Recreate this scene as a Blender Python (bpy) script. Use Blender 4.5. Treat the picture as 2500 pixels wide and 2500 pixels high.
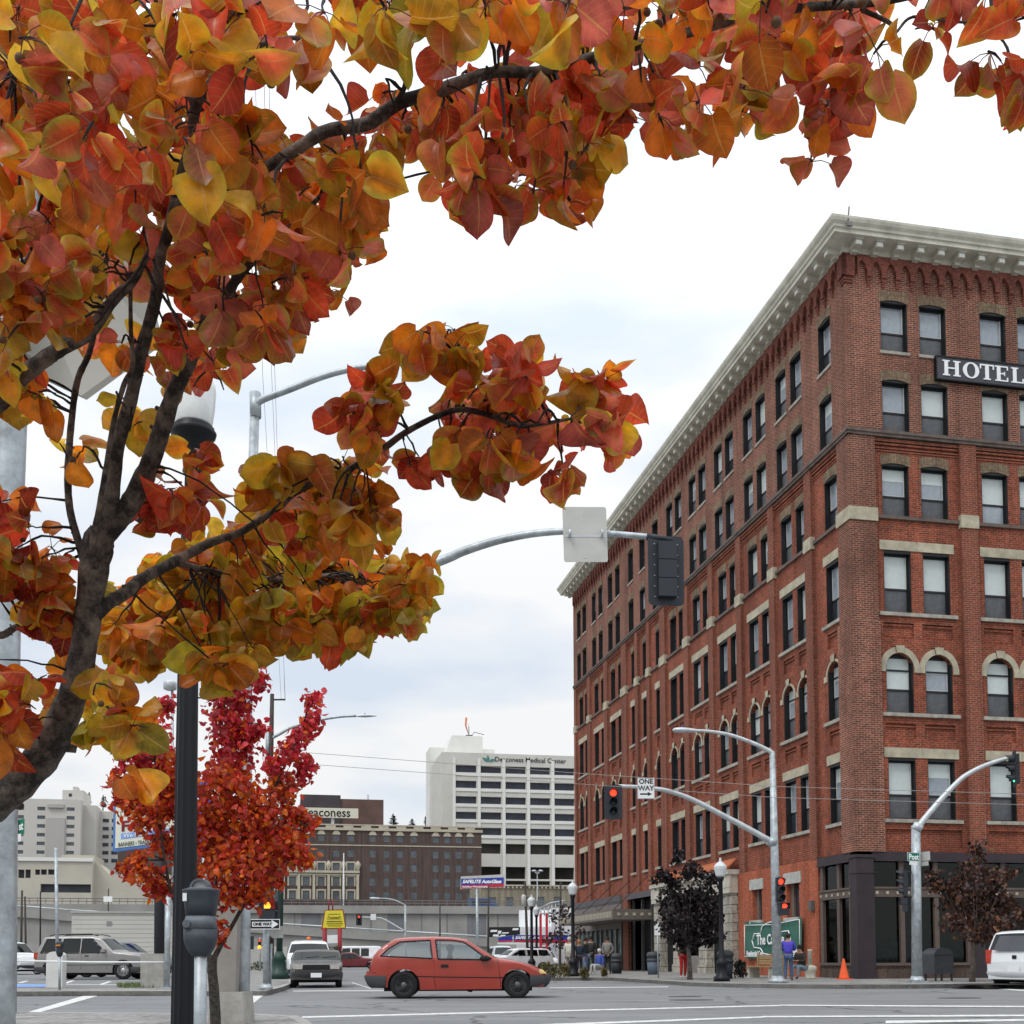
import bpy, bmesh, math, random
from mathutils import Vector, Matrix
random.seed(7)
for o in list(bpy.data.objects): bpy.data.objects.remove(o)
SC = bpy.context.scene
COL = SC.collection
R_ = math.radians
# ------------------------------------------------------------ camera
FP, PITCH, ROLL, PY, CH = 2746.0, R_(3.238), R_(0.207), 2182.0, 0.95
cam = bpy.data.cameras.new('camera'); camo = bpy.data.objects.new('camera', cam); COL.objects.link(camo)
SC.camera = camo
cam.sensor_width = 36; cam.sensor_fit = 'HORIZONTAL'; cam.lens = FP/2500*36
cam.shift_y = (PY-1250)/2500; cam.clip_start = .05; cam.clip_end = 4000
right = Vector((1,0,0)); up = Vector((0,-math.sin(PITCH),math.cos(PITCH))); fwd = Vector((0,math.cos(PITCH),math.sin(PITCH)))
cr, sr = math.cos(ROLL), math.sin(ROLL)
r2 = cr*right-sr*up; u2 = cr*up+sr*right
camo.matrix_world = Matrix(((r2.x,u2.x,-fwd.x,0),(r2.y,u2.y,-fwd.y,0),(r2.z,u2.z,-fwd.z,CH),(0,0,0,1)))
def ray(u,v):
    a=u-1250; b=PY-v
    U=(a*cr-b*sr)/FP; V=(a*sr+b*cr)/FP
    return Vector((U, math.cos(PITCH)-V*math.sin(PITCH), math.sin(PITCH)+V*math.cos(PITCH)))
O0 = Vector((0,0,CH))
def at(u,v,Y):
    d=ray(u,v); return O0+d*(Y/d.y)
def gnd(u,v,z=0.0):
    d=ray(u,v); return O0+d*((z-CH)/d.z)
AZ = R_(11.34)
SD = Vector((-math.sin(AZ),math.cos(AZ),0)); TD = Vector((math.cos(AZ),math.sin(AZ),0))
def ts(t,s,z=0): return TD*t+SD*s+Vector((0,0,z))
def pr(u,v,S):           # pixel -> (t,z) on the plane at street distance S
    d=ray(u,v); k=S/d.dot(SD); p=O0+d*k
    return p.dot(TD), p.z
SX, SY, SZ = 1250, 0, 0
# ------------------------------------------------------------ world, sun, exposure
SUN_EL, SUN_AZ = R_(52), R_(215)   # azimuth clockwise from +Y
W = bpy.data.worlds.new('World'); SC.world = W; W.use_nodes = True
nt = W.node_tree; nt.nodes.clear(); N = nt.nodes.new; LK = nt.links.new
outw = N('ShaderNodeOutputWorld'); bg = N('ShaderNodeBackground'); bg.inputs[1].default_value = 0.1
sky = N('ShaderNodeTexSky'); sky.sky_type='NISHITA'; sky.sun_disc=False; sky.sun_elevation=SUN_EL; sky.sun_rotation=SUN_AZ
tc = N('ShaderNodeTexCoord'); mp = N('ShaderNodeMapping'); mp.inputs['Scale'].default_value=(1.3,1.0,4.2); mp.inputs['Location'].default_value=(3.1,.4,1.7)
LK(tc.outputs['Generated'], mp.inputs['Vector'])
nz = N('ShaderNodeTexNoise'); nz.inputs['Scale'].default_value=2.3; nz.inputs['Detail'].default_value=5; nz.inputs['Roughness'].default_value=.5
LK(mp.outputs[0], nz.inputs['Vector'])
cr1 = N('ShaderNodeValToRGB')
cr1.color_ramp.elements[0].position=.38; cr1.color_ramp.elements[0].color=(.74,.82,.93,1)
cr1.color_ramp.elements[1].position=.57; cr1.color_ramp.elements[1].color=(1,1,1,1)
e=cr1.color_ramp.elements.new(.48); e.color=(.86,.905,.965,1)
LK(nz.outputs['Fac'], cr1.inputs[0])
sep = N('ShaderNodeSeparateXYZ'); LK(tc.outputs['Generated'], sep.inputs[0])
grad = N('ShaderNodeMapRange'); grad.inputs['From Min'].default_value=0; grad.inputs['From Max'].default_value=1
grad.inputs['To Min'].default_value=9.6; grad.inputs['To Max'].default_value=24
pw_=N('ShaderNodeMath'); pw_.operation='POWER'; pw_.inputs[1].default_value=2.4; pw_.use_clamp=True
mx0=N('ShaderNodeMath'); mx0.operation='MAXIMUM'; mx0.inputs[1].default_value=0; LK(sep.outputs['Z'], mx0.inputs[0]); LK(mx0.outputs[0],pw_.inputs[0]); LK(pw_.outputs[0], grad.inputs['Value'])
mul = N('ShaderNodeVectorMath'); mul.operation='SCALE'; LK(cr1.outputs[0], mul.inputs[0]); LK(grad.outputs[0], mul.inputs['Scale'])
mx = N('ShaderNodeMix'); mx.data_type='RGBA'; mx.inputs[0].default_value=.9
LK(sky.outputs[0], mx.inputs[6]); LK(mul.outputs[0], mx.inputs[7]); LK(mx.outputs[2], bg.inputs[0]); LK(bg.outputs[0], outw.inputs[0])
sl = bpy.data.lights.new('sun','SUN'); sl.energy=1.1; sl.angle=R_(14); sl.color=(1,.96,.9)
so = bpy.data.objects.new('sun', sl); COL.objects.link(so)
sdir = Vector((math.sin(SUN_AZ)*math.cos(SUN_EL), math.cos(SUN_AZ)*math.cos(SUN_EL), math.sin(SUN_EL)))
so.rotation_euler = sdir.to_track_quat('Z','Y').to_euler()
SC.view_settings.view_transform='Standard'; SC.view_settings.look='None'; SC.view_settings.exposure=0.0; SC.view_settings.gamma=1
# ------------------------------------------------------------ materials
MATS = {}
def mat(name, c, rough=.8, metal=0., var=.12, sc=3., bump=0., bsc=40., spec=.4, emit=0., coat=0., trans=0., alpha=1.):
    if name in MATS: return MATS[name]
    m = bpy.data.materials.new(name); m.use_nodes=True; t=m.node_tree; b=t.nodes['Principled BSDF']
    b.inputs['Base Color'].default_value=(*c,1); b.inputs['Roughness'].default_value=rough; b.inputs['Metallic'].default_value=metal
    b.inputs['Specular IOR Level'].default_value=spec
    if coat: b.inputs['Coat Weight'].default_value=coat; b.inputs['Coat Roughness'].default_value=.08
    if emit: b.inputs['Emission Color'].default_value=(*c,1); b.inputs['Emission Strength'].default_value=emit
    if trans: b.inputs['Transmission Weight'].default_value=trans
    n=t.nodes.new; l=t.links.new; co=n('ShaderNodeTexCoord')
    if var:
        z=n('ShaderNodeTexNoise'); z.inputs['Scale'].default_value=sc; z.inputs['Detail'].default_value=8; z.inputs['Roughness'].default_value=.65
        l(co.outputs['Object'], z.inputs['Vector'])
        r=n('ShaderNodeMapRange'); r.inputs['To Min'].default_value=1-var*1.6; r.inputs['To Max'].default_value=1+var*1.6
        r.inputs['From Min'].default_value=.25; r.inputs['From Max'].default_value=.75
        l(z.outputs['Fac'], r.inputs['Value'])
        v=n('ShaderNodeVectorMath'); v.operation='SCALE'; v.inputs[0].default_value=c; l(r.outputs[0], v.inputs['Scale']); l(v.outputs[0], b.inputs['Base Color'])
        rr=n('ShaderNodeMapRange'); rr.inputs['To Min'].default_value=max(0,rough-.08); rr.inputs['To Max'].default_value=min(1,rough+.12); l(z.outputs['Fac'], rr.inputs['Value']); l(rr.outputs[0], b.inputs['Roughness'])
    if bump:
        z2=n('ShaderNodeTexNoise'); z2.inputs['Scale'].default_value=bsc; z2.inputs['Detail'].default_value=4; l(co.outputs['Object'], z2.inputs['Vector'])
        bp=n('ShaderNodeBump'); bp.inputs['Strength'].default_value=bump; bp.inputs['Distance'].default_value=.02; l(z2.outputs['Fac'], bp.inputs['Height']); l(bp.outputs[0], b.inputs['Normal'])
    MATS[name]=m; return m
def brick(name, c1, c2, mortar, big=(.5,.5,.5), amt=.3, bw=.24, bh=.080, ms=.013):
    m=bpy.data.materials.new(name); m.use_nodes=True; t=m.node_tree; b=t.nodes['Principled BSDF']; n=t.nodes.new; l=t.links.new
    uv=n('ShaderNodeUVMap'); uv.uv_map='UVMap'
    br=n('ShaderNodeTexBrick'); br.inputs['Color1'].default_value=(*c1,1); br.inputs['Color2'].default_value=(*c2,1); br.inputs['Mortar'].default_value=(*mortar,1)
    br.inputs['Scale'].default_value=1; br.inputs['Brick Width'].default_value=bw; br.inputs['Row Height'].default_value=bh; br.inputs['Mortar Size'].default_value=ms; br.inputs['Bias'].default_value=-.1
    l(uv.outputs[0], br.inputs['Vector'])
    z=n('ShaderNodeTexNoise'); z.inputs['Scale'].default_value=.55; z.inputs['Detail'].default_value=7; z.inputs['Roughness'].default_value=.6; co=n('ShaderNodeTexCoord'); l(co.outputs['Object'], z.inputs['Vector'])
    z3=n('ShaderNodeTexNoise'); z3.inputs['Scale'].default_value=9; z3.inputs['Detail'].default_value=3; l(co.outputs['Object'], z3.inputs['Vector'])
    mr=n('ShaderNodeMapRange'); mr.inputs['From Min'].default_value=.42; mr.inputs['From Max'].default_value=.72; mr.inputs['To Max'].default_value=amt; l(z.outputs['Fac'], mr.inputs['Value'])
    mxx=n('ShaderNodeMix'); mxx.data_type='RGBA'; l(mr.outputs[0], mxx.inputs[0]); l(br.outputs['Color'], mxx.inputs[6]); mxx.inputs[7].default_value=(*big,1)
    mr2=n('ShaderNodeMapRange'); mr2.inputs['From Min'].default_value=.3; mr2.inputs['From Max'].default_value=.7; mr2.inputs['To Min'].default_value=.72; mr2.inputs['To Max'].default_value=1.28; l(z3.outputs['Fac'], mr2.inputs['Value'])
    sc=n('ShaderNodeVectorMath'); sc.operation='SCALE'; l(mxx.outputs[2], sc.inputs[0]); l(mr2.outputs[0], sc.inputs['Scale'])
    mps=n('ShaderNodeMapping'); mps.inputs['Scale'].default_value=(1.7,1.7,.10); l(co.outputs['Object'],mps.inputs[0]); zs=n('ShaderNodeTexNoise'); zs.inputs['Scale'].default_value=1; zs.inputs['Detail'].default_value=6; l(mps.outputs[0],zs.inputs['Vector'])
    ms_=n('ShaderNodeMapRange'); ms_.inputs['From Min'].default_value=.35; ms_.inputs['From Max'].default_value=.65; ms_.inputs['To Min'].default_value=.74; ms_.inputs['To Max'].default_value=1.14; l(zs.outputs['Fac'],ms_.inputs['Value'])
    sc2=n('ShaderNodeVectorMath'); sc2.operation='SCALE'; l(sc.outputs[0],sc2.inputs[0]); l(ms_.outputs[0],sc2.inputs['Scale']); sc=sc2
    l(sc.outputs[0], b.inputs['Base Color']); b.inputs['Roughness'].default_value=.88; b.inputs['Specular IOR Level'].default_value=.25
    bp=n('ShaderNodeBump'); bp.inputs['Strength'].default_value=.5; bp.inputs['Distance'].default_value=.01; bp.invert=True; l(br.outputs['Fac'], bp.inputs['Height']); l(bp.outputs[0], b.inputs['Normal'])
    MATS[name]=m; return m
def glass(name, tint=(.9,.95,.95), alpha=.08, rough=.03, base=.10, gc=.95):
    m=bpy.data.materials.new(name); m.use_nodes=True; t=m.node_tree; t.nodes.clear(); n=t.nodes.new; l=t.links.new
    o=n('ShaderNodeOutputMaterial'); tr=n('ShaderNodeBsdfTransparent'); tr.inputs[0].default_value=(*[x*(1-alpha) for x in tint],1)
    gl=n('ShaderNodeBsdfGlossy'); gl.inputs['Roughness'].default_value=rough; gl.inputs[0].default_value=(gc*.95,gc,gc,1)
    fr0=n('ShaderNodeFresnel'); fr0.inputs[0].default_value=1.5; fr=n('ShaderNodeMath'); fr.operation='ADD'; fr.use_clamp=True; fr.inputs[1].default_value=base; l(fr0.outputs[0],fr.inputs[0]); mx=n('ShaderNodeMixShader'); l(fr.outputs[0], mx.inputs[0]); l(tr.outputs[0], mx.inputs[1]); l(gl.outputs[0], mx.inputs[2]); l(mx.outputs[0], o.inputs[0])
    MATS[name]=m; return m
M_BR = brick('brick_red', (.31,.052,.022),(.15,.028,.016),(.27,.15,.10),(.17,.05,.03),.65)
M_BB = brick('brick_brown', (.24,.060,.034),(.11,.030,.021),(.34,.23,.17),(.12,.055,.04),.65)
M_BD = brick('brick_dark_hospital', (.088,.056,.048),(.065,.044,.039),(.13,.10,.09),(.075,.05,.044),.3,.3,.1,.015)
M_VO = brick('arch_brick_tan', (.27,.20,.125),(.17,.12,.075),(.12,.09,.065),(.20,.13,.085),.5,.07,.4,.012)
M_ST = mat('limestone', (.42,.38,.28), .85, var=.22, sc=2.5, bump=.2)
M_SI = mat('grey_sill_stone', (.34,.32,.27), .85, var=.3, sc=3)
M_BL = mat('dark_belt_stone', (.13,.10,.085), .85, var=.3, sc=3)
M_CO = mat('cornice_paint', (.57,.55,.46), .7, var=.2, sc=1.5)
M_FR = mat('black_window_frame', (.012,.014,.016), .5, var=.1)
M_P1 = mat('window_pane_with_white_blind', (.56,.62,.60), .22, var=.1, sc=.8, spec=.6)
M_P2 = mat('window_pane_grey', (.30,.34,.38), .12, var=.25, sc=.9, spec=.8)
M_P3 = mat('window_screen_dark', (.085,.09,.098), .45, var=.35, sc=1.5, spec=.5)
M_PD = mat('window_pane_dark', (.03,.035,.045), .06, var=.3, sc=1, spec=.9)
for _m in (M_P1,M_P2,M_PD):
    _t=_m.node_tree; _z=_t.nodes.new('ShaderNodeTexNoise'); _z.inputs['Scale'].default_value=1.6; _c=_t.nodes.new('ShaderNodeTexCoord'); _o=_t.nodes.new('ShaderNodeObjectInfo'); _v=_t.nodes.new('ShaderNodeVectorMath'); _t.links.new(_c.outputs['Object'],_v.inputs[0]); _t.links.new(_o.outputs['Random'],_v.inputs[1]); _t.links.new(_v.outputs[0],_z.inputs['Vector']); _b=_t.nodes.new('ShaderNodeBump'); _b.inputs['Strength'].default_value=.25; _b.inputs['Distance'].default_value=.05; _t.links.new(_z.outputs['Fac'],_b.inputs['Height']); _t.links.new(_b.outputs[0],_t.nodes['Principled BSDF'].inputs['Normal'])
M_GV = mat('galvanised_steel', (.40,.44,.46), .48, .55, var=.28, sc=6, bump=.05)
M_GL = mat('brushed_light_steel', (.52,.55,.56), .45, .4, var=.14, sc=5)
M_BK = mat('black_painted_iron', (.006,.007,.010), .42, var=.15, spec=.3)
M_SG = mat('signal_black', (.022,.026,.034), .5, var=.12)
M_WH = mat('white_sign_face', (.78,.80,.80), .5, var=.04)
M_AL = mat('aluminium_sign_back', (.50,.50,.47), .55, .2, var=.08, sc=3)
M_TB = mat('text_black', (.01,.01,.012), .6, var=0)
M_TW = mat('text_white', (.85,.87,.87), .6, var=0)
M_GRN= mat('sign_green', (.0,.16,.09), .5, var=.05)
M_CN = mat('concrete', (.34,.33,.30), .9, var=.2, sc=4, bump=.3, bsc=30)
M_RUB= mat('tyre_rubber', (.013,.013,.014), .85, var=.2)
M_GLS= glass('car_glass')
M_SHW= glass('shop_window_glass', (.55,.62,.58), .15, .03, 0., .45)
M_GLD= glass('car_glass_dark', (.5,.55,.6), .90, .05, .03, .6)
# ------------------------------------------------------------ mesh builder
class MB:
    def __init__(s, off=None): s.v=[]; s.f=[]; s.m=[]; s.off=Vector(off) if off is not None else None; s.cur=0; s.T=None; s.sm=[]; s.smooth=False
    def P(s,p):
        p=Vector(p)
        if s.T is not None: p=s.T@p
        if s.off is not None: p=p-s.off
        s.v.append(p); return len(s.v)-1
    def F(s,*ix): s.f.append(tuple(ix)); s.m.append(s.cur); s.sm.append(s.smooth)
    def poly(s,pts): s.F(*[s.P(p) for p in pts])
    def box(s,x0,x1,y0,y1,z0,z1):
        i=[s.P(p) for p in ((x0,y0,z0),(x1,y0,z0),(x1,y1,z0),(x0,y1,z0),(x0,y0,z1),(x1,y0,z1),(x1,y1,z1),(x0,y1,z1))]
        for q in ((0,3,2,1),(4,5,6,7),(0,1,5,4),(1,2,6,5),(2,3,7,6),(3,0,4,7)): s.F(*[i[k] for k in q])
    def hexa(s,b,t):      # b,t: four bottom and four top points
        i=[s.P(p) for p in list(b)+list(t)]
        for q in ((0,3,2,1),(4,5,6,7),(0,1,5,4),(1,2,6,5),(2,3,7,6),(3,0,4,7)): s.F(*[i[k] for k in q])
    def tube(s,pts,rad,n=10,cap=True,flat=None):
        pts=[Vector(p) for p in pts]; k=len(pts)
        if not hasattr(rad,'__len__'): rad=[rad]*k
        rings=[]; prev=None
        for i,p in enumerate(pts):
            d=(pts[min(i+1,k-1)]-pts[max(i-1,0)]).normalized()
            if prev is None:
                a=Vector((0,0,1)) if abs(d.z)<.9 else Vector((1,0,0)); x=d.cross(a).normalized()
            else: x=(prev-d*prev.dot(d)).normalized()
            prev=x; y=d.cross(x)
            rings.append([s.P(p+(x*math.cos(2*math.pi*j/n)+y*math.sin(2*math.pi*j/n))*rad[i]) for j in range(n)])
        o=s.smooth; s.smooth=True
        for a,b in zip(rings,rings[1:]):
            for j in range(n): s.F(a[j],a[(j+1)%n],b[(j+1)%n],b[j])
        s.smooth=o
        if cap: s.F(*rings[0][::-1]); s.F(*rings[-1])
    def lathe(s,prof,c=(0,0,0),n=16,smooth=True,ax='z',sx=1,sy=1):
        c=Vector(c); rings=[]
        for r,z in prof:
            ring=[]
            for j in range(n):
                a=2*math.pi*j/n; q=Vector((r*sx*math.cos(a),r*sy*math.sin(a),z))
                if ax=='x': q=Vector((z,q.x,q.y))
                if ax=='y': q=Vector((q.x,z,q.y))
                ring.append(s.P(c+q))
            rings.append(ring)
        o=s.smooth; s.smooth=smooth
        for a,b in zip(rings,rings[1:]):
            for j in range(n): s.F(a[j],a[(j+1)%n],b[(j+1)%n],b[j])
        s.smooth=o
        s.F(*rings[0][::-1]); s.F(*rings[-1])
    def prism(s,pts,d):   # planar points extruded by vector d
        a=[s.P(p) for p in pts]; b=[s.P(Vector(p)+Vector(d)) for p in pts]; k=len(pts)
        s.F(*a[::-1]); s.F(*b)
        for i in range(k): s.F(a[i],a[(i+1)%k],b[(i+1)%k],b[i])
    def mesh(s,name,mats):
        me=bpy.data.meshes.new(name); me.from_pydata([tuple(p) for p in s.v],[],s.f)
        if not isinstance(mats,(list,tuple)): mats=[mats]
        for m in mats: me.materials.append(m)
        me.polygons.foreach_set('material_index', s.m); me.polygons.foreach_set('use_smooth', s.sm)
        uv=me.uv_layers.new(name='UVMap'); me.update()
        for p in me.polygons:
            n=p.normal; ax=max(range(3),key=lambda i:abs(n[i]))
            for li in p.loop_indices:
                c=me.vertices[me.loops[li].vertex_index].co
                uv.data[li].uv=(c.y,c.z) if ax==0 else ((c.x,c.z) if ax==1 else (c.x,c.y))
        return me
    def build(s,name,mats,parent=None,label=None):
        o=bpy.data.objects.new(name,s.mesh(name,mats)); COL.objects.link(o)
        if parent is not None: o.parent=parent
        if label: o['label']=label
        return o
def tag(o,label,cat,group=None):
    o['label']=label; o['category']=cat
    if group: o['group']=group
    return o
def thing(name,label,cat,loc=(0,0,0),rz=0,group=None):
    o=bpy.data.objects.new(name,None); COL.objects.link(o); o.location=loc; o.rotation_euler=(0,0,rz); o.empty_display_size=.2
    return tag(o,label,cat,group)
def copy_tree(o,parent=None):
    c=o.copy(); COL.objects.link(c); c.parent=parent
    for ch in [x for x in bpy.data.objects if x.parent==o]: copy_tree(ch,c)
    return c
def struct(name,mb,m):
    o=mb.build(name,m); o['kind']='structure'; return o
def text(body,size,m,parent,loc,rot,name='lettering',ext=.004,sx=1.,align='CENTER',bold=0.,shear=0.):
    cu=bpy.data.curves.new('txt','FONT'); cu.body=body; cu.size=size; cu.extrude=ext; cu.align_x=align; cu.align_y='CENTER'; cu.offset=bold; cu.shear=shear; cu.resolution_u=3
    t=bpy.data.objects.new('txt',cu); COL.objects.link(t)
    dg=bpy.context.evaluated_depsgraph_get(); me=bpy.data.meshes.new_from_object(t.evaluated_get(dg)); bpy.data.objects.remove(t)
    me.materials.clear(); me.materials.append(m)
    for v in me.vertices: v.co.x*=sx
    o=bpy.data.objects.new(name,me); COL.objects.link(o); o.parent=parent; o.location=loc; o.rotation_euler=rot
    return o
RX=R_(90)
# ------------------------------------------------------------ ground, roads, pavements
def asphalt():
    m=bpy.data.materials.new('asphalt'); m.use_nodes=True; t=m.node_tree; b=t.nodes['Principled BSDF']; n=t.nodes.new; l=t.links.new
    co=n('ShaderNodeTexCoord'); z=n('ShaderNodeTexNoise'); z.inputs['Scale'].default_value=.35; z.inputs['Detail'].default_value=9; z.inputs['Roughness'].default_value=.7; l(co.outputs['Object'], z.inputs['Vector'])
    mp=n('ShaderNodeMapping'); mp.inputs['Rotation'].default_value=(0,0,-AZ); mp.inputs['Scale'].default_value=(.05,1.3,1); l(co.outputs['Object'], mp.inputs[0])
    z1=n('ShaderNodeTexNoise'); z1.inputs['Scale'].default_value=1; z1.inputs['Detail'].default_value=3; l(mp.outputs[0], z1.inputs['Vector'])
    z2=n('ShaderNodeTexNoise'); z2.inputs['Scale'].default_value=45; z2.inputs['Detail'].default_value=2; l(co.outputs['Object'], z2.inputs['Vector'])
    a=n('ShaderNodeMath'); a.operation='ADD'; l(z.outputs['Fac'],a.inputs[0]); l(z1.outputs['Fac'],a.inputs[1])
    a2=n('ShaderNodeMath'); a2.operation='ADD'; l(a.outputs[0],a2.inputs[0]); l(z2.outputs['Fac'],a2.inputs[1])
    r=n('ShaderNodeValToRGB'); r.color_ramp.elements[0].position=.36; r.color_ramp.elements[0].color=(.125,.127,.13,1); r.color_ramp.elements[1].position=.62; r.color_ramp.elements[1].color=(.225,.228,.233,1)
    d=n('ShaderNodeMath'); d.operation='DIVIDE'; d.inputs[1].default_value=3; l(a2.outputs[0],d.inputs[0]); l(d.outputs[0], r.inputs[0]); l(r.outputs[0], b.inputs['Base Color'])
    zc=n('ShaderNodeTexNoise'); zc.inputs['Scale'].default_value=.9; zc.inputs['Detail'].default_value=5; l(co.outputs['Object'],zc.inputs['Vector'])
    wv=n('ShaderNodeVectorMath'); wv.operation='ADD'; l(co.outputs['Object'],wv.inputs[0]); l(zc.outputs['Color'],wv.inputs[1])
    vo=n('ShaderNodeTexVoronoi'); vo.feature='DISTANCE_TO_EDGE'; vo.inputs['Scale'].default_value=.16; l(wv.outputs[0],vo.inputs['Vector'])
    cm=n('ShaderNodeMapRange'); cm.inputs['From Min'].default_value=.003; cm.inputs['From Max'].default_value=.009; cm.inputs['To Min'].default_value=.38; cm.inputs['To Max'].default_value=1; l(vo.outputs['Distance'],cm.inputs['Value'])
    oz=n('ShaderNodeTexNoise'); oz.inputs['Scale'].default_value=.7; oz.inputs['Detail'].default_value=4; l(co.outputs['Object'],oz.inputs['Vector'])
    om=n('ShaderNodeMapRange'); om.inputs['From Min'].default_value=.62; om.inputs['From Max'].default_value=.72; om.inputs['To Min'].default_value=1; om.inputs['To Max'].default_value=.72; l(oz.outputs['Fac'],om.inputs['Value'])
    mm=n('ShaderNodeMath'); mm.operation='MULTIPLY'; l(cm.outputs[0],mm.inputs[0]); l(om.outputs[0],mm.inputs[1])
    sv=n('ShaderNodeVectorMath'); sv.operation='SCALE'; l(r.outputs[0],sv.inputs[0]); l(mm.outputs[0],sv.inputs['Scale']); l(sv.outputs[0],b.inputs['Base Color'])
    b.inputs['Roughness'].default_value=.85
    bp=n('ShaderNodeBump'); bp.inputs['Strength'].default_value=.4; bp.inputs['Distance'].default_value=.01; l(z2.outputs['Fac'],bp.inputs['Height']); l(bp.outputs[0],b.inputs['Normal'])
    return m
M_AS=asphalt()
def pave():
    m=brick('pavement_slabs',(.29,.285,.27),(.25,.245,.235),(.12,.12,.11),(.20,.195,.18),.7,1.5,1.5,.015)
    return m
M_PV=pave(); M_KB=mat('kerb_concrete',(.33,.32,.30),.9,var=.2,sc=2); M_LN=mat('road_paint_white',(.60,.60,.58),.8,var=.3,sc=7)
g=MB(); g.box(-1500,1500,-300,1800,-2,-.02); struct('ground',g,mat('earth_ground',(.12,.115,.10),.95,var=.2,sc=.02))
g=MB(); g.poly([(-400,-60,0),(500,-60,0),(500,520,0),(-400,520,0)]); struct('road',g,M_AS)
def slab(name,pts,z0=-.01,z1=.124,m=None):
    g=MB(); g.prism([(p[0],p[1],z0) for p in pts],(0,0,z1-z0)); o=struct(name,g,m or M_PV)
    k=MB(); n=len(pts)
    return o
CB = at(2097,2396,41.0); CBt, CBs = CB.dot(TD), CB.dot(SD)
def bl(t,s): q=ts(CBt+t,CBs+s); return (q.x,q.y)      # building frame -> world
far=[(60,-7.8),(-2.6,-7.8),(-4.6,-7.3),(-6.1,-6.3),(-7.1,-4.9),(-7.6,-3.2),(-7.6,6.2),(-8.6,6.6),(-10.2,6.9),(-10.8,7.8),(-10.9,58),(60,58)]
slab('pavement', [bl(*p) for p in far])
def kerb(pts,w=.16,z=.128):
    k=MB(); P2=[Vector((p[0],p[1],0)) for p in pts]
    for a,b in zip(P2,P2[1:]):
        d=(b-a).normalized(); n=Vector((-d.y,d.x,0))*w
        k.hexa([a+Vector((0,0,-.01)),b+Vector((0,0,-.01)),b+n+Vector((0,0,-.01)),a+n+Vector((0,0,-.01))],[a+Vector((0,0,z)),b+Vector((0,0,z)),b+n+Vector((0,0,z)),a+n+Vector((0,0,z))])
    return struct('kerb',k,M_KB)
kerb([bl(*p) for p in far[:-1]],-.16)
# near corner (camera stands here) and far-left corner
def q2(u,v): p=gnd(u,v,.124); return (p.x,p.y)
nearp=[q2(-400,2455),q2(36,2462),q2(415,2468),q2(620,2471),q2(722,2476),q2(748,2487),q2(764,2500),(-3.2,12.5),(-3.6,3),(-3.6,-20),(-40,-20)]
nearp=[(-60,19.5)]+nearp[1:7]+[(-3.1,14.0),(-2.2,9),(-1.2,6),(3,4.4),(16,3.2),(60,-6),(60,-20),(-60,-20)]
slab('pavement',nearp); kerb(nearp[:13],-.16)
leftp=[q2(-300,2404),q2(35,2412),q2(240,2412.5),q2(395,2413.5),q2(560,2415),q2(650,2414.5),q2(690,2405),q2(712,2396),q2(716,2385)]
pL=[(-120,Vector(leftp[1]).y+4)]+leftp[1:]
end=Vector(leftp[-1])+Vector((SD.x,SD.y))*70
pL=pL+[tuple(end),(end.x-100,end.y)]
slab('pavement',pL); kerb(pL[:-1],.16)
# parking lot sheet on top of far-left pavement
g=MB(); g.poly([(*q2(-300,2400),.129),(*q2(35,2403),.129),(*q2(395,2405.5),.129),(*q2(400,2368),.129),(-70,75,.129)]); 
pk=[q2(30,2403.5),q2(398,2406),q2(404,2372),q2(30,2372)]
g=MB(); g.poly([(-60,32.5,.129),(pk[0][0],pk[0][1],.129),(pk[1][0],pk[1][1],.129),(-16.5,69,.129),(-60,69,.129)]); struct('parking_lot',g,M_AS)
# painted lines
def stripe(pts,z=.004,m=None,name='road_marking'):
    g=MB(); g.poly([(*gnd(u,v,0).xy,z) for u,v in pts]); return struct(name,g,m or M_LN)
stripe([(735,2478.2),(1905,2458.4),(1905,2461),(735,2482)])
stripe([(1903,2458.3),(2560,2466.8),(2560,2470),(1903,2461)],.008)
stripe([(1230,2504),(1862,2486),(1862,2489.5),(1330,2506)])
stripe([(1860,2485.9),(2560,2487.5),(2560,2491.5),(1860,2489.6)],.008)
stripe([(2160,2499),(2560,2497),(2560,2501.5),(2160,2505)])
stripe([(2340,2415.5),(2354,2414.8),(2560,2431),(2560,2434)])
stripe([(714,2415.2),(1060,2416),(1060,2417.6),(714,2416.8)])
stripe([(856,2396.5),(902,2411.5),(906,2411),(860,2396)])
stripe([(1340,2412),(1630,2411.4),(1630,2413),(1340,2413.6)])
stripe([(607,2426),(619,2416.4),(653,2416.4),(607,2453)])
stripe([(60,2464.5),(92,2464.5),(262,2417.5),(300,2414.8),(248,2414.8),(225,2417.3)],.004)
stripe([(300,2414.4),(420,2414.8),(420,2416.4),(300,2416)],.008)
stripe([(30,2423.5),(88,2414.4),(160,2413.6),(30,2413.4)],.004)
lotm=lambda pts,m=None: stripe(pts,.134,m,'lot_marking')
def stripe_l(pts,m=None):
    g=MB(); g.poly([(*gnd(u,v,.133).xy,.133) for u,v in pts]); return struct('lot_marking',g,m or M_LN)
stripe_l([(40,2391),(60,2386),(70,2386),(52,2391)]); stripe_l([(152,2393),(172,2386),(182,2386),(162,2393)]); stripe_l([(240,2396),(262,2389),(272,2389),(252,2396)])
stripe_l([(36,2394),(115,2395),(115,2400.5),(36,2400.5)], mat('lot_blue_paint',(.16,.30,.60),.8,var=.2,sc=3))
stripe_l([(158,2394.4),(300,2397),(300,2398),(158,2395.5)])
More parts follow.
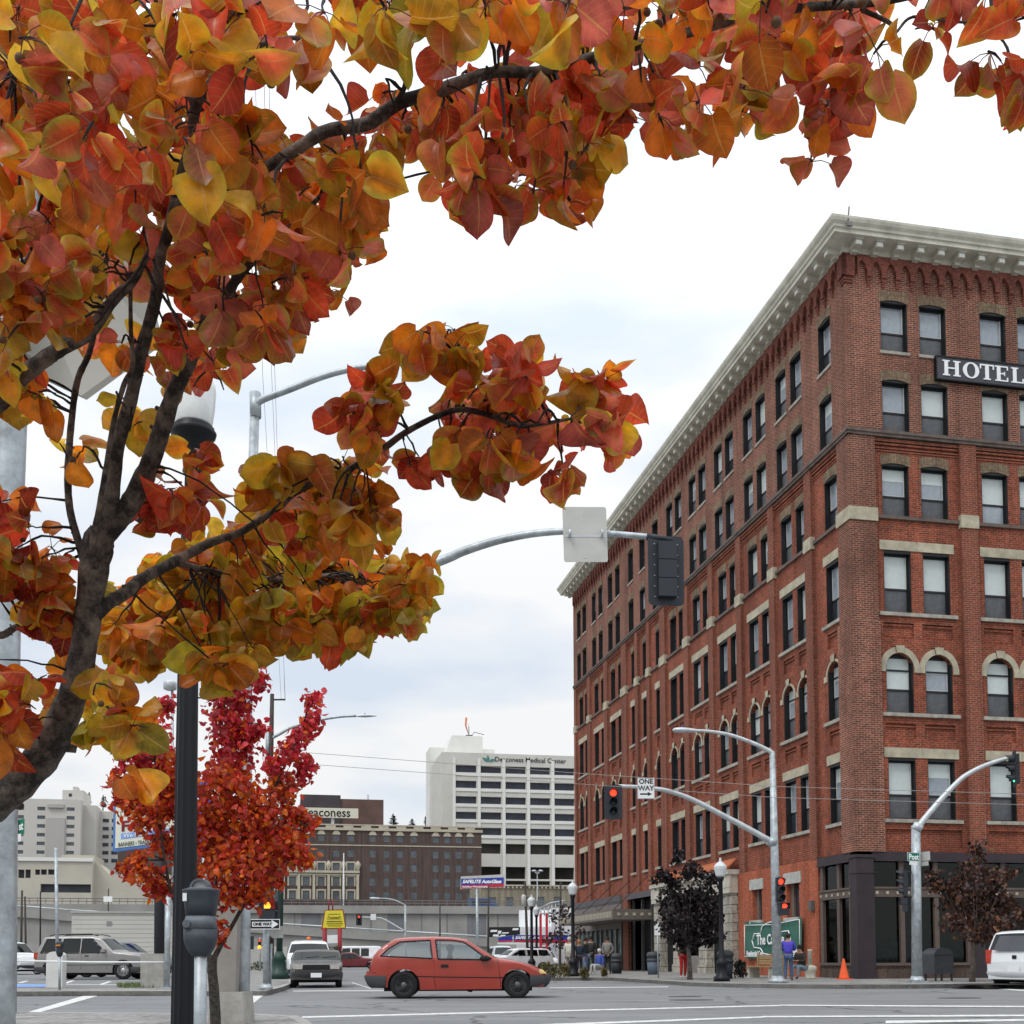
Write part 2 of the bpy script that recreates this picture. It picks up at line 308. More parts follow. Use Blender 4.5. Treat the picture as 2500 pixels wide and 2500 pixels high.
# manhole / seam marks
for (u0,u1,v) in ((1630,1710,2436.5),(1632,1740,2445),(2290,2392,2445)):
    g=MB(); c=gnd((u0+u1)/2,v,0); w=(gnd(u1,v,0)-gnd(u0,v,0)).length/2
    g.lathe([(w,.003),(w*.98,.010)],(c.x,c.y,0),24,False,sy=.42); struct('manhole_cover',g,mat('iron_cover',(.03,.03,.032),.7))
# ------------------------------------------------------------ brick hotel
HT = thing('brick_hotel','seven storey red brick corner hotel with cream bracketed cornice and arched third floor windows','hotel',(CB.x,CB.y,0.0),AZ)
LEN_L, LEN_R = 41.0, 18.0
PB=brick('brick_pilaster', (.26,.05,.024),(.14,.03,.018),(.27,.17,.12),(.17,.055,.035),.6)
def fp(side,a,z,o):           # a along facade, z up, o outward
    return (-o,a,z) if side=='L' else (a,-o,z)
def fbox(mb,side,a0,a1,z0,z1,o0,o1):
    p=fp(side,a0,z0,o0); q=fp(side,a1,z1,o1)
    mb.box(min(p[0],q[0]),max(p[0],q[0]),min(p[1],q[1]),max(p[1],q[1]),z0,z1)
def fgrid(mb,side,a0,a1,z0,z1,o,holes,rev=.2,back=None):
    A=sorted({a0,a1,*[h[0] for h in holes],*[h[1] for h in holes]}); Z=sorted({z0,z1,*[h[2] for h in holes],*[h[3] for h in holes]})
    A=[a for a in A if a0<=a<=a1]; Z=[z for z in Z if z0<=z<=z1]
    for i in range(len(A)-1):
        am=(A[i]+A[i+1])/2; run=None
        for j in range(len(Z)-1):
            zm=(Z[j]+Z[j+1])/2
            inside=any(h[0]<am<h[1] and h[2]<zm<h[3] for h in holes)
            if not inside and run is None: run=Z[j]
            if (inside or j==len(Z)-2) and run is not None:
                zt=Z[j] if inside else Z[j+1]
                mb.poly([fp(side,A[i],run,o),fp(side,A[i+1],run,o),fp(side,A[i+1],zt,o),fp(side,A[i],zt,o)]); run=None
    for h in holes:
        r=h[4] if len(h)>4 else rev
        b=[(h[0],h[2]),(h[1],h[2]),(h[1],h[3]),(h[0],h[3])]
        for k in range(4):
            p,q=b[k],b[(k+1)%4]
            mb.poly([fp(side,*p,o),fp(side,*q,o),fp(side,*q,o-r),fp(side,*p,o-r)])
        if len(h)>5: mb.poly([fp(side,*p,o-r) for p in b])
LW=[('s',1.23)]; Lp=[(3.77,5.2),(7.29,8.70),(10.9,12.3),(14.45,15.85),(18.0,19.4)]
for a,b in Lp: LW+=[('p',a),('q',b)]
LW+=[('s',21.85),('s',24.25),('s',26.5)]
for a,b in [(29.3,30.95),(33.25,34.9),(37.42,38.93)]: LW+=[('p',a),('q',b)]
WL=1.02
PIL_L=[(0,.95),(3.15,3.75),(6.7,7.25),(10.3,10.88),(13.82,14.43),(17.3,17.98),(20.95,21.82),(23.7,24.2),(25.9,26.45),(28.2,29.25),(32.4,33.2),(36.7,37.4),(40.45,41.0)]
RW=[]; 
for k in range(4): RW+=[('p',1.42+4.19*k),('q',3.04+4.19*k)]
WR=1.12
PIL_R=[(0,1.08)]+[(4.6+4.19*k,5.3+4.19*k) for k in range(3)]+[(17.17,18.0)]
ROWS={7:(23.80,25.80),6:(20.70,22.71),5:(17.50,19.54),4:(13.80,16.18),3:(10.0,12.28),2:(6.02,8.32)}
BAY=-.15
up_=MB(); lo=MB(); pil=MB(); vo=MB(); st=MB(); si=MB(); belt=MB(); arch=MB()
wins=[]   # side, a0, width, row, outplane
def fsill(*a):
    q=MB(); fbox(q,*a); q.build('sill',M_SI,HT)
def fpil(*a):
    q=MB(); fbox(q,*a); q.build('pilaster',PB,HT)
def seg_vous(mb,side,a0,w,zt,o):
    n=8; rise=.12; th=.36
    pts=[]; 
    for i in range(n+1):
        x=-.06+(w+.12)*i/n; u=2*i/n-1; pts.append((a0+x, zt-rise*u*u))
    for i in range(n):
        (a,za),(b,zb)=pts[i],pts[i+1]
        mb.poly([fp(side,a,za,o+.02),fp(side,b,zb,o+.02),fp(side,b,zt+th-rise*.5*(2*(i+1)/n-1)**2,o+.02),fp(side,a,zt+th-rise*.5*(2*i/n-1)**2,o+.02)])
        mb.poly([fp(side,a,za,o+.02),fp(side,b,zb,o+.02),fp(side,b,zb,o-.2),fp(side,a,za,o-.2)])
    for i in (0,n):
        a,za=pts[i]; zt2=zt+th-rise*.5
        mb.poly([fp(side,a,za,o+.02),fp(side,a,zt2,o+.02),fp(side,a,zt2,o),fp(side,a,za,o)])
def round_arch(side,a0,w,zt,o):
    r=w/2+.03; c=a0+w/2; zs=zt-r; n=14; th=.23
    A=[(c-r*math.cos(math.pi*i/n), zs+r*math.sin(math.pi*i/n)) for i in range(n+1)]
    B=[(c-(r+th)*math.cos(math.pi*i/n), zs+(r+th)*math.sin(math.pi*i/n)) for i in range(n+1)]
    for i in range(n):
        # brick spandrel in the wall plane
        lo.poly([fp(side,*A[i],o),fp(side,*A[i+1],o),fp(side,A[i+1][0],zt+.02,o),fp(side,A[i][0],zt+.02,o)])
        lo.poly([fp(side,*A[i],o),fp(side,*A[i+1],o),fp(side,*A[i+1],o-.2),fp(side,*A[i],o-.2)])
        key=abs(i+.5-n/2)<1.1
        if side=='R' or key or i in(0,n-1) or True:
            oo=o+(.07 if key else .035)
            f=1.0 if (side=='R' or key) else .38
            Bi=[(A[k][0]+(B[k][0]-A[k][0])*f*(1.15 if key else 1), A[k][1]+(B[k][1]-A[k][1])*f*(1.22 if key else 1)) for k in (i,i+1)]
            st.poly([fp(side,*A[i],oo),fp(side,*A[i+1],oo),fp(side,*Bi[1],oo),fp(side,*Bi[0],oo)])
            st.poly([fp(side,*A[i],oo),fp(side,*A[i+1],oo),fp(side,*A[i+1],o-.03),fp(side,*A[i],o-.03)])
            st.poly([fp(side,*Bi[0],oo),fp(side,*Bi[1],oo),fp(side,*Bi[1],o),fp(side,*Bi[0],o)])
    for sgn in (-1,1):
        x0=c+sgn*r; x1=c+sgn*(r+th)
        fbox(st,side,min(x0,x1),max(x0,x1),zs-.14,zs+.08,o,o+.045)
for side,WN,PL,Wd,LEN in (('L',LW,PIL_L,WL,LEN_L),('R',RW,PIL_R,WR,LEN_R)):
    # upper wall
    H=[]
    for k,a in WN:
        for r in (6,7):
            z0,z1=ROWS[r]; H.append((a,a+Wd,z0,z1)); wins.append((side,a,Wd,r,0.0)); seg_vous(vo,side,a,Wd,z1,0.0)
            if r==7: fsill(side,a-.06,a+Wd+.06,z0-.11,z0-.001,-.1,.05)
    fgrid(up_,side,0,LEN,20.6,27.5,0,H,.2)
    fbox(belt,side,-.07,LEN,20.46,20.57,-.1,.05); fbox(belt,side,-.1,LEN,20.57,20.69,-.1,.09)
    # pilasters
    zb=4.78
    for i,(a,b) in enumerate(PL):
        z0=zb
        if side=='L' and i==9: z0=0
        if i==0: continue
        fpil(side,a,b,z0,20.455,BAY-.05,0.0)
        fbox(st,side,a-.03,b+.03,17.19,17.69,BAY,.05)
    # bays
    for i in range(len(PL)-1):
        a0,a1=PL[i][1],PL[i+1][0]
        H=[]; ws=[(k,a) for k,a in WN if a0-.1<=a<a1]
        for k,a in ws:
            for r in (2,3,4,5):
                z0,z1=ROWS[r]; H.append((a,a+Wd,z0,z1)); wins.append((side,a,Wd,r,BAY))
            seg_vous(vo,side,a,Wd,ROWS[5][1],BAY); round_arch(side,a,Wd,ROWS[3][1],BAY)
            for zt in (13.43,9.61): H.append((a-.08,a+Wd-.05 if side=='L' else a+Wd+.06,zt-.57,zt,.10,1))
        if side=='R': H.append((a0+.2,a1-.2,4.98,5.64,.10,1))
        fgrid(lo,side,a0,a1,4.78,20.5,BAY,H,.2)
        for zt in (13.43,9.61):
            for k,a in ws: fbox(lo,side,a-.08,a+Wd-.05 if side=='L' else a+Wd+.06,zt-.13,zt-.06,BAY-.1,BAY-.045)
        for zc,dz,oo in ((20.36,.10,-.03),(20.22,.07,-.06),(20.09,.06,-.10),(19.98,.05,-.12)):
            fbox(lo,side,a0+.003,a1-.003,zc-dz/2,zc+dz/2,BAY-.02,oo)
        lo_,hi_=min(a for k,a in ws),max(a for k,a in ws)+Wd
        for r in (2,4):
            z1=ROWS[r][1]
            gap=.17; n=2 if len(ws)>1 else 1; x0=lo_-gap; x1=hi_+gap
            for q in range(n):
                fbox(st,side,x0+(x1-x0)*q/n+(.006 if q else 0),x0+(x1-x0)*(q+1)/n-(.006 if q<n-1 else 0),z1+.005,z1+.37,BAY-.1,BAY+.035)
        for r in (2,3,4): fsill(side,max(a0+.02,lo_-.25),min(a1-.02,hi_+.25),ROWS[r][0]-.135,ROWS[r][0]-.002,BAY-.18,BAY+.10)
        fbox(belt,side,a0+.002,a1-.002,17.36,17.49,BAY-.18,BAY+.10)
# corner pilaster as one block
pil.box(0,1.08,0,.95,4.78,20.455); st.box(-.05,1.13,-.05,1.0,17.19,17.69)
pil.box(-.07,1.12,-.07,.99,4.78,13.4)
# corbel table (pointed blind arches)
for side,LEN in (('L',LEN_L),('R',LEN_R)):
    p=.60; o=.15; n=int(LEN/p)
    fbox(arch,side,-.15,.34,26.5,27.36,0,o); fbox(arch,side,-.08,.30,26.38,26.5,0,.085); fbox(arch,side,-.05,.26,26.28,26.38,0,.055)
    for i in range(n):
        c=.34+p*(i+.5)-.0
        if c+p/2>LEN: break
        hw=.2; zs,za=26.80,27.15; K=5
        L_=[(c-hw+hw*k/K, zs+(za-zs)*math.sin(math.pi/2*(k/K))**.8) for k in range(K+1)]
        pts=[(c-hw,26.62)]+L_+[(2*c-x,z) for x,z in L_[::-1][1:]]+[(c+hw,26.62)]
        for (x0,z0),(x1,z1) in zip(pts,pts[1:]):
            if abs(x1-x0)>1e-6: arch.poly([fp(side,x0,z0,o),fp(side,x1,z1,o),fp(side,x1,27.37,o),fp(side,x0,27.37,o)])
            arch.poly([fp(side,x0,z0,o),fp(side,x1,z1,o),fp(side,x1,z1,0),fp(side,x0,z0,0)])
        x=c+hw; fbox(arch,side,x,x+p-2*hw,26.56,27.37,0,o); fbox(arch,side,x+.02,x+p-2*hw-.02,26.44,26.56,0,.09); fbox(arch,side,x+.04,x+p-2*hw-.04,26.34,26.44,0,.065); fbox(arch,side,x+.045,x+p-2*hw-.045,26.25,26.34,0,.045)
# unseen sides
bk=MB()
bk.poly([(0,LEN_L,0),(LEN_R,LEN_L,0),(LEN_R,LEN_L,28),(0,LEN_L,28)]); bk.poly([(LEN_R,0,0),(LEN_R,LEN_L,0),(LEN_R,LEN_L,28),(LEN_R,0,28)])
bk.build('rear_wall',M_BB,HT)
rf=MB(); rf.box(-.3,LEN_R,-.3,LEN_L,28.0,28.12); RFO=rf.build('roof',mat('roof_gravel',(.2,.19,.18)),HT)
up_.build('upper_wall',M_BB,HT); lo.build('bay_wall',M_BR,HT); 
pil.build('corner_pier',M_BB,HT); vo.build('window_arches',M_VO,HT); st.build('stone_dressings',M_ST,HT); belt.build('belt_course',M_BL,HT)
arch.build('corbel_table',brick('brick_corbel',(.25,.06,.04),(.17,.042,.03),(.2,.11,.08),(.16,.05,.04),.5),HT)
# cornice
co=MB(); prof=[(0,27.36),(.10,27.36),(.14,27.44),(.14,27.62),(.78,27.66),(.80,27.67),(.80,27.82),(.86,27.84),(.87,27.93),(.95,28.02),(.99,28.12),(1.0,28.2),(.9,28.24),(0,28.26)]
def st_pts(o,z): return [(-o,LEN_L+o,z),(-o,-o,z),(LEN_R+o,-o,z)]
rows=[[co.P(p) for p in st_pts(o,z)] for o,z in prof]
for a,b in zip(rows,rows[1:]):
    for k in range(2): co.F(a[k],a[k+1],b[k+1],b[k])
co.F(*[r[0] for r in rows]); co.F(*[r[2] for r in rows])
rows2=[[co.P((-o,LEN_L+o,z)),co.P((LEN_R,LEN_L+o,z))] for o,z in prof]
for a,b in zip(rows2,rows2[1:]): co.F(a[0],a[1],b[1],b[0])
co.build('cornice',M_CO,HT)
brm=None
for side,LEN in (('L',LEN_L),('R',LEN_R)):
    n=int(LEN/.85); brm=None
    for i in range(n+1):
        a=.12+i*.85
        if brm is None:
            br_=MB(); c=0
            fbox(br_,side,c,c+.30,27.42,27.655,.141,.60); fbox(br_,side,c+.03,c+.27,27.30,27.42,.141,.34); fbox(br_,side,c-.03,c+.33,27.60,27.657,.60,.68); brm=br_.mesh('cornice_bracket',M_CO)
        o=bpy.data.objects.new('cornice_bracket',brm); COL.objects.link(o); o.parent=HT; o.location=fp(side,a,0,0)
pn=MB(); 
for side,LEN in (('L',LEN_L),('R',LEN_R)):
    for i in range(int(LEN/.85)+1):
        a=.12+i*.85; fbox(pn,side,a+.04,a+.26,27.44,27.59,.60,.625)
pn.build('bracket_end_panels',mat('cornice_white',(.80,.80,.74),.7,var=.05),HT)
# windows (one of each kind, copied)
WCACHE={}
def wmeshes(w,h,arched,kind):
    key=(round(w,2),round(h,2),arched,kind)
    if key in WCACHE: return WCACHE[key]
    f=MB(); t=.075; mid=h*.40; top=h
    f.box(-w/2,-w/2+t,0,.08,0,h); f.box(w/2-t,w/2,0,.08,0,h); f.box(-w/2+t,w/2-t,0,.08,0,t); f.box(-w/2+t,w/2-t,.0,.08,mid-.035,mid+.035)
    f.box(-w/2+t,w/2-t,0,.08,h-.16,h)
    if arched: zz=h-w/2-.06; f.box(-w/2+t,w/2-t,0,.08,zz-.03,zz+.03)
    f.box(-w/2-.001,-w/2+.025,-.185,-.001,0,h); f.box(w/2-.025,w/2+.001,-.185,-.001,0,h)
    if not arched: f.box(-w/2+.025,w/2-.025,-.185,-.001,h-.10,h)
    f.poly([(-w/2,.1,0),(w/2,.1,0),(w/2,.1,h),(-w/2,.1,h)])
    u=MB(); u.box(-w/2+t+.004,w/2-t-.004,.045,.06,mid+.04,h-.165 if not arched else h-.1)
    l=MB(); l.box(-w/2+t+.004,w/2-t-.004,.03,.045,t+.004,mid-.04)
    um,lm={'w':(M_P1,M_P3),'g':(M_P2,M_P3),'k':(M_P2,M_PD),'d':(M_PD,M_PD),'h':(M_P2,M_P3),'v':(M_P1,M_P2)}[kind]
    if kind=='h': bz=h*.70; u.box(-w/2+t+.004,w/2-t-.004,.035,.044,bz,h-.165); [u.m.__setitem__(k_,1) for k_ in range(6,12)]; um=[M_P2,M_P1]
    white=MB() 
    if kind in 'wgkhv':
        for (x0,x1,z0,z1) in ((-w/2+t,-w/2+t+.035,mid+.036,h-.17),(w/2-t-.035,w/2-t,mid+.036,h-.17),(-w/2+t+.035,w/2-t-.035,mid+.036,mid+.065)): white.box(x0,x1,.02,.04,z0,z1)
    WCACHE[key]=(f.mesh('window',M_FR),u.mesh('upper_pane',um),l.mesh('lower_pane',lm),white.mesh('sash',mat('sash_white',(.55,.57,.56),.5,var=.05)) if white.v else None)
    return WCACHE[key]
rnd=random.Random(3)
def wkey(x):
    side,a,w,r,o=x
    if side=='R': return a*1.0 if a<8.5 else 900+a
    return 8+a+.15*abs(r-4)
wins.sort(key=wkey)
rest=[MB(),MB(),MB()]
for i,(side,a,w,r,o) in enumerate(wins):
    z0,z1=ROWS[r]; h=z1-z0; arched=(r==3)
    if side=='R': kind='g' if (r==7 or (r==6 and a<2)) else ('h' if (r==5 and a<4) or rnd.random()<.12 else ('w' if r<5 and a<4.6 or rnd.random()<.8 else 'v'))
    else: kind=rnd.choice('ggghwk') if a<16 else ('k' if rnd.random()<.28 else 'd')
    fm,um,lm,wm=wmeshes(w,h,arched,kind)
    if i<100:
        c=a+w/2
        wo=bpy.data.objects.new('window',fm); COL.objects.link(wo); wo.parent=HT
        if side=='R': wo.location=(c,-(o-.2),z0)
        else: wo.location=(-(o-.2),c,z0); wo.rotation_euler=(0,0,-math.pi/2)
        for nm,me in (('upper_pane',um),('lower_pane',lm),('sash',wm)):
            if me is None: continue
            p=bpy.data.objects.new(nm,me); COL.objects.link(p); p.parent=wo
    else:
        mb=rest[0]; oo=o-.2
        fbox(mb,side,a,a+w,z0,z1,oo-.12,oo-.10); 
        fbox(mb,side,a,a+.03,z0,z1,oo,oo+.185); fbox(mb,side,a+w-.03,a+w,z0,z1,oo,oo+.185)
        for q in ((a,a+.075,z0,z1),(a+w-.075,a+w,z0,z1),(a+.075,a+w-.075,z0+h*.4-.035,z0+h*.4+.035),(a+.075,a+w-.075,z1-.15,z1),(a+.075,a+w-.075,z0,z0+.07)): fbox(mb,side,*q,oo-.08,oo)
        fbox(rest[2] if kind=='k' else rest[1],side,a+.08,a+w-.08,z0+h*.4+.04,z1-.155,oo-.06,oo-.045); fbox(rest[1],side,a+.08,a+w-.08,z0+.075,z0+h*.4-.04,oo-.04,oo-.03)
wf=MB(); 
for k,mb in enumerate(rest):
    base=len(wf.v); wf.v+=mb.v; wf.f+=[tuple(i+base for i in f) for f in mb.f]; wf.m+=[k]*len(mb.f); wf.sm+=mb.sm
wo=wf.build('further_windows',[M_FR,M_PD,M_P2],HT); wo['kind']='stuff'
# ---- HOTEL sign with serif letters
hs=MB(); x0,x1,z0,z1=2.99,9.0,22.62,23.52
a0,zt=3.0,23.50
hs.box(3.62,8.2,-.16,-.02,22.86,23.72)
M_HS=mat('dark_grey_sign',(.06,.062,.075),.6)
HS=hs.build('hotel_sign',M_HS,HT)
fr=MB()
for q in ((3.60,8.22,22.82,22.87),(3.60,8.22,23.71,23.76),(3.60,3.64,22.87,23.71),(8.18,8.22,22.87,23.71)): fr.box(q[0],q[1],-.185,-.02,q[2],q[3])
fr.build('sign_frame',M_BK,HS)
L_=MB(); hh=.60; zb=23.0; y0,y1=-.19,-.161
def lb(x0,x1,z0,z1): L_.box(x0,x1,y0,y1,zb+z0*hh,zb+z1*hh)
def serif(x,w=.25): lb(x-w/2,x+w/2,0,.08); lb(x-w/2,x+w/2,.92,1)
x=4.02; lb(x-.075,x+.075,.08,.92); lb(x+.45-.075,x+.45+.075,.08,.92); serif(x,.30); serif(x+.45,.30); lb(x+.075,x+.375,.46,.55)
cx=5.07; n=24
for i in range(n):
    a,b=2*math.pi*i/n,2*math.pi*(i+1)/n
    f=lambda t,r,q:(cx+q*math.cos(t),zb+hh/2+r*math.sin(t))
    o0,o1=f(a,.315,.345),f(b,.315,.345); i0,i1=f(a,.265,.185),f(b,.265,.185)
    L_.poly([(o0[0],y0,o0[1]),(o1[0],y0,o1[1]),(i1[0],y0,i1[1]),(i0[0],y0,i0[1])]); L_.poly([(o0[0],y0,o0[1]),(o1[0],y0,o1[1]),(o1[0],y1,o1[1]),(o0[0],y1,o0[1])]); L_.poly([(i0[0],y0,i0[1]),(i1[0],y0,i1[1]),(i1[0],y1,i1[1]),(i0[0],y1,i0[1])])
x=5.75; lb(x-.075,x+.075,.08,.91); lb(x-.15,x+.15,0,.08); lb(x-.30,x+.30,.91,1); lb(x-.30,x-.25,.70,.91); lb(x+.25,x+.30,.70,.91)
x=6.25; lb(x-.075,x+.075,.08,.92); lb(x-.15,x+.40,0,.08); lb(x-.15,x+.40,.92,1); lb(x+.075,x+.26,.46,.54); lb(x+.35,x+.40,.08,.27); lb(x+.35,x+.40,.75,.92); lb(x+.23,x+.27,.37,.63)
x=6.94; lb(x-.075,x+.075,.08,.92); lb(x-.15,x+.38,0,.08); lb(x-.15,x+.15,.92,1); lb(x+.33,x+.38,.08,.3)
L_.build('lettering',M_TW,HS)
# ---- ground floor, right facade
M_DC=mat('shopfront_dark_iron',(.035,.024,.030),.6,var=.25,sc=2,bump=.1); M_TR=mat('shopfront_brown_trim',(.115,.085,.072),.65,var=.15)
M_SHG=mat('shop_glass',(.010,.014,.012),.10,var=.6,sc=.8,spec=.18)
sf=MB()
for k in range(4):
    b0=4.19*k; c0,c1=(0,.61) if k==0 else (b0+.6,b0+.95)
sf.box(-.10,.61,-.10,.41,.124,4.62); sf.box(-.14,.65,-.14,.45,.124,.42); sf.box(-.13,.64,-.13,.44,3.98,4.06); sf.box(-.14,.66,-.14,.46,4.55,4.66)
for k in range(1,5): a=.4+4.19*k; sf.box(a,a+.5,-.06,.3,.124,4.47)
sf.box(.61,18,-.03,.1,4.485,4.785); sf.box(.66,18,-.09,.0,4.43,4.484)
sf.box(.05,.12+2.95,.0,.0001,0,0) if False else None
sf.box(-.03,.1,.46,3.1,4.50,4.785); sf.box(-.09,.0,.47,3.05,4.43,4.5)
sfo=sf.build('shopfront_columns_and_beam',M_DC,HT)
tr=MB(); gl=MB(); dots=MB(); bs=MB()
def sfbay(side,a0,a1,muls):
    fbox(tr,side,a0,a1,3.42,3.49,-.12,.04); fbox(tr,side,a0,a1,3.12,3.42,-.12,0)
    fbox(tr,side,a0,a1,.60,.70,-.12,.06)
    fbox(bs,side,a0,a1,.124,.60,-.12,0)
    for m,w in muls: fbox(tr,side,m,m+w,.70,3.12,-.14,-.02); fbox(tr,side,m,m+w,3.49,4.43,-.14,-.04)
    fbox(gl,side,a0,a1,.70,3.12,-.17,-.15); fbox(gl,side,a0,a1,3.49,4.47,-.17,-.15)
    x=a0+.1
    while x<a1-.1: fbox(dots,side,x,x+.11,3.22,3.33,0,.02); x+=.42 if side=='R' else .46
for k in range(4):
    b=4.19*k; sfbay('R',b+.61+(.29 if k else 0),b+4.59,[(b+1.70,.18),(b+3.09,.18),(b+4.41,.17)])
sfbay('L',.42,3.0,[(.55,.16),(1.45,.20),(2.78,.22)])
tr.build('shopfront_frames',M_TR,HT); gl.build('shop_windows',M_SHW,HT); dots.build('square_ornaments',M_ST,HT)
bs.build('tiled_base',brick('base_tile',(.11,.075,.06),(.08,.055,.045),(.05,.04,.035),(.08,.06,.05),.3,.45,.5,.015),HT)
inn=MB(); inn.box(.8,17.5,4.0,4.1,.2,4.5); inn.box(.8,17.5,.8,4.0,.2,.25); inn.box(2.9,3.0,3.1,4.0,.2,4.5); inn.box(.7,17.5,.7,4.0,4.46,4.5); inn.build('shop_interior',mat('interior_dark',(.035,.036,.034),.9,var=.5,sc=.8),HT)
rr_=random.Random(8); it1=MB(); it2=MB()
for i_ in range(26):
    x=.9+rr_.random()*15; y=.6+rr_.random()*2.4; h_=.35+rr_.random()*.9; w_=.15+rr_.random()*.5; (it1 if i_%2 else it2).box(x,x+w_,y,y+.3,.26,.26+h_)
it1.build('display_goods',mat('goods_blue_grey',(.16,.22,.28),.7,var=.3),HT); it2.build('display_goods',mat('goods_pale',(.34,.33,.28),.7,var=.3),HT)
pl_=MB()
for i_ in range(420):
    k_=i_%7; x=1.0+k_*1.25+rr_.gauss(0,.28); y=.8+rr_.random()*.9; z=1.1+rr_.gauss(0,.35)+.4*(k_%2); a_=rr_.uniform(0,6.28); b_=rr_.uniform(-1,1); d_=Vector((math.cos(a_),math.sin(a_),b_))*.14; n_=Vector((-math.sin(a_),math.cos(a_),0))*.05; c_=Vector((x,y,z)); pl_.poly([c_,c_+d_*.5+n_,c_+d_,c_+d_*.5-n_])
pl_.build('window_plants',mat('window_plant_green',(.07,.14,.03),.7,var=.3,sc=3),HT)
cu=MB(); fbox(cu,'L',2.05,2.5,.72,3.1,-.25,-.22); fbox(cu,'L',1.7,1.95,.72,3.1,-.25,-.22); cu.build('curtain',mat('curtain_pale',(.32,.35,.32),.9,var=.2),HT)
# ---- ground floor, left facade
lw=MB()
H=[(8.50,9.52,2.55,3.92),(4.80,6.0,2.55,3.95)]
fgrid(lw,'L',3.13,11.15,0,4.78,-.02,H,.3); fbox(lw,'L',3.13,3.16,0,4.78,-.4,-.02)
lw.build('ground_floor_wall',brick('brick_orange',(.40,.095,.045),(.34,.075,.035),(.36,.15,.09),(.38,.09,.045),.5),HT)
q=MB(); q2_=MB()
for (a0,a1,z0,z1) in H:
    for nm_,ar in (('lintel',(a0-.2,a1+.2,z1,z1+.46,-.03,.03)),('sill',(a0-.1,a1+.1,z0-.14,z0,-.25,.10))): q=MB(); fbox(q,'L',*ar); q.build(nm_,mat('painted_stone_grey',(.42,.42,.39),.8,var=.2,sc=4),HT)
    fbox(q2_,'L',a0+.3,a1-.25,z0,z1,-.34,-.30)
    fr=MB(); fbox(fr,'L',a0,a0+.3,z0,z1,-.34,-.22); fbox(fr,'L',a1-.25,a1,z0,z1,-.34,-.22); fr.build('window_frame',mat('grey_brown_frame',(.17,.13,.11),.7),HT)
q2_.build('small_window_panes',M_PD,HT)
mb=MB(); fbox(mb,'L',3.45,3.72,2.75,3.15,-.02,.14); mb.build('utility_box',mat('grey_box',(.12,.11,.10)),HT)
# stone portal, tile roof
M_BLK=brick('stone_blocks',(.42,.39,.33),(.37,.34,.29),(.12,.10,.09),(.35,.33,.28),.4,.7,.42,.02)
sp=MB(); 
for a,b in ((11.2,12.5),(14.4,15.5),(18.2,19.3),(21.3,22.45)):
    sp=MB(); fbox(sp,'L',a,b,.124,3.9,-.1,.28); fbox(sp,'L',a-.05,b+.05,.124,.55,-.1,.34); sp.build('portal_pier',M_BLK,HT)
se=MB(); fbox(se,'L',11.15,22.5,3.9,4.15,-.1,.40); fbox(se,'L',11.2,22.45,4.15,4.75,-.1,.30); fbox(se,'L',11.1,22.55,4.75,4.98,-.1,.5)
for a,b in ((11.2,12.5),(21.3,22.45)): fbox(se,'L',a-.06,b+.06,4.15,4.74,.3,.42)
se.build('portal_entablature',mat('portal_stone',(.50,.47,.40),.85,var=.15,sc=3,bump=.2),HT)
rt=MB(); 
a=11.2
while a<22.4:
    rt.tube([fp('L',a,5.0,.55),fp('L',a,5.45,.05)],.09,6); a+=.2
rt.build('tile_roof',mat('terracotta',(.45,.14,.06),.8,var=.2,sc=8),HT)
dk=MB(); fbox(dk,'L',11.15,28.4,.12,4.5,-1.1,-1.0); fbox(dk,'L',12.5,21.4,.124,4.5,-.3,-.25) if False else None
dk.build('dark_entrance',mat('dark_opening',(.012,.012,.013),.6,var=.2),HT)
pf=MB(); fbox(pf,'L',12.5,14.4,.124,2.7,-.6,-.5); fbox(pf,'L',15.5,18.2,.124,1.0,-.5,-.1); fbox(pf,'L',19.3,21.3,.124,2.7,-.6,-.5); pf.build('entrance_panels',mat('entrance_grey',(.20,.185,.17),.7,var=.2),HT)
# marquee canopy and panelled front
M_CP=mat('canopy_grey_brown',(.14,.12,.10),.6,var=.12)
cp=MB(); fbox(cp,'L',23.5,36.5,3.08,3.66,0,2.35); cpo=cp.build('canopy',M_CP,HT)
cs=MB(); a=23.7
for i in range(5): cs.box(-2.1+i*.46,-1.92+i*.46,23.46,23.5,3.3,3.46)
for i in range(40): a=23.8+i*.31; fbox(cs,'L',a,a+.12,3.2,3.55,2.35,2.38)
cs.build('canopy_studs',mat('canopy_stud',(.42,.38,.30),.6),cpo)
hw=MB(); 
for a in (24.2,27.6,31.2,34.8): hw.tube([fp('L',a,3.66,2.1),fp('L',a,5.6,.02)],.018,5)
hw.build('hanger_rods',M_BK,cpo)
pp=MB(); fbox(pp,'L',29.6,40.95,2.72,4.78,-.1,.02)
for z in (3.15,3.55,3.95,4.35): fbox(pp,'L',29.6,40.95,z,z+.05,.02,.05)
fbox(pp,'L',35.1,35.25,2.72,4.85,.02,.06); pp.build('panelled_front',mat('mauve_grey_panels',(.17,.145,.135),.75,var=.12,sc=2),HT)
tp=MB(); fbox(tp,'L',29.6,40.95,4.42,4.79,.021,.08); fbox(tp,'L',22.5,28.38,4.43,4.775,-.1,.06); tp.build('iron_beam',mat('iron_beam_purple',(.085,.08,.09),.6),HT)
gm=MB(); gg=MB()
fbox(gg,'L',29.6,40.95,.5,2.7,-.2,-.15); 
a=29.7
while a<40.9: fbox(gm,'L',a,a+.09,.124,2.72,-.14,-.02); a+=1.15
fbox(gm,'L',29.6,40.95,.124,.55,-.14,0); 
for a in (22.6,24.6,26.4,28.2): fbox(gm,'L',a,a+.12,.124,4.4,-.45,-.3)
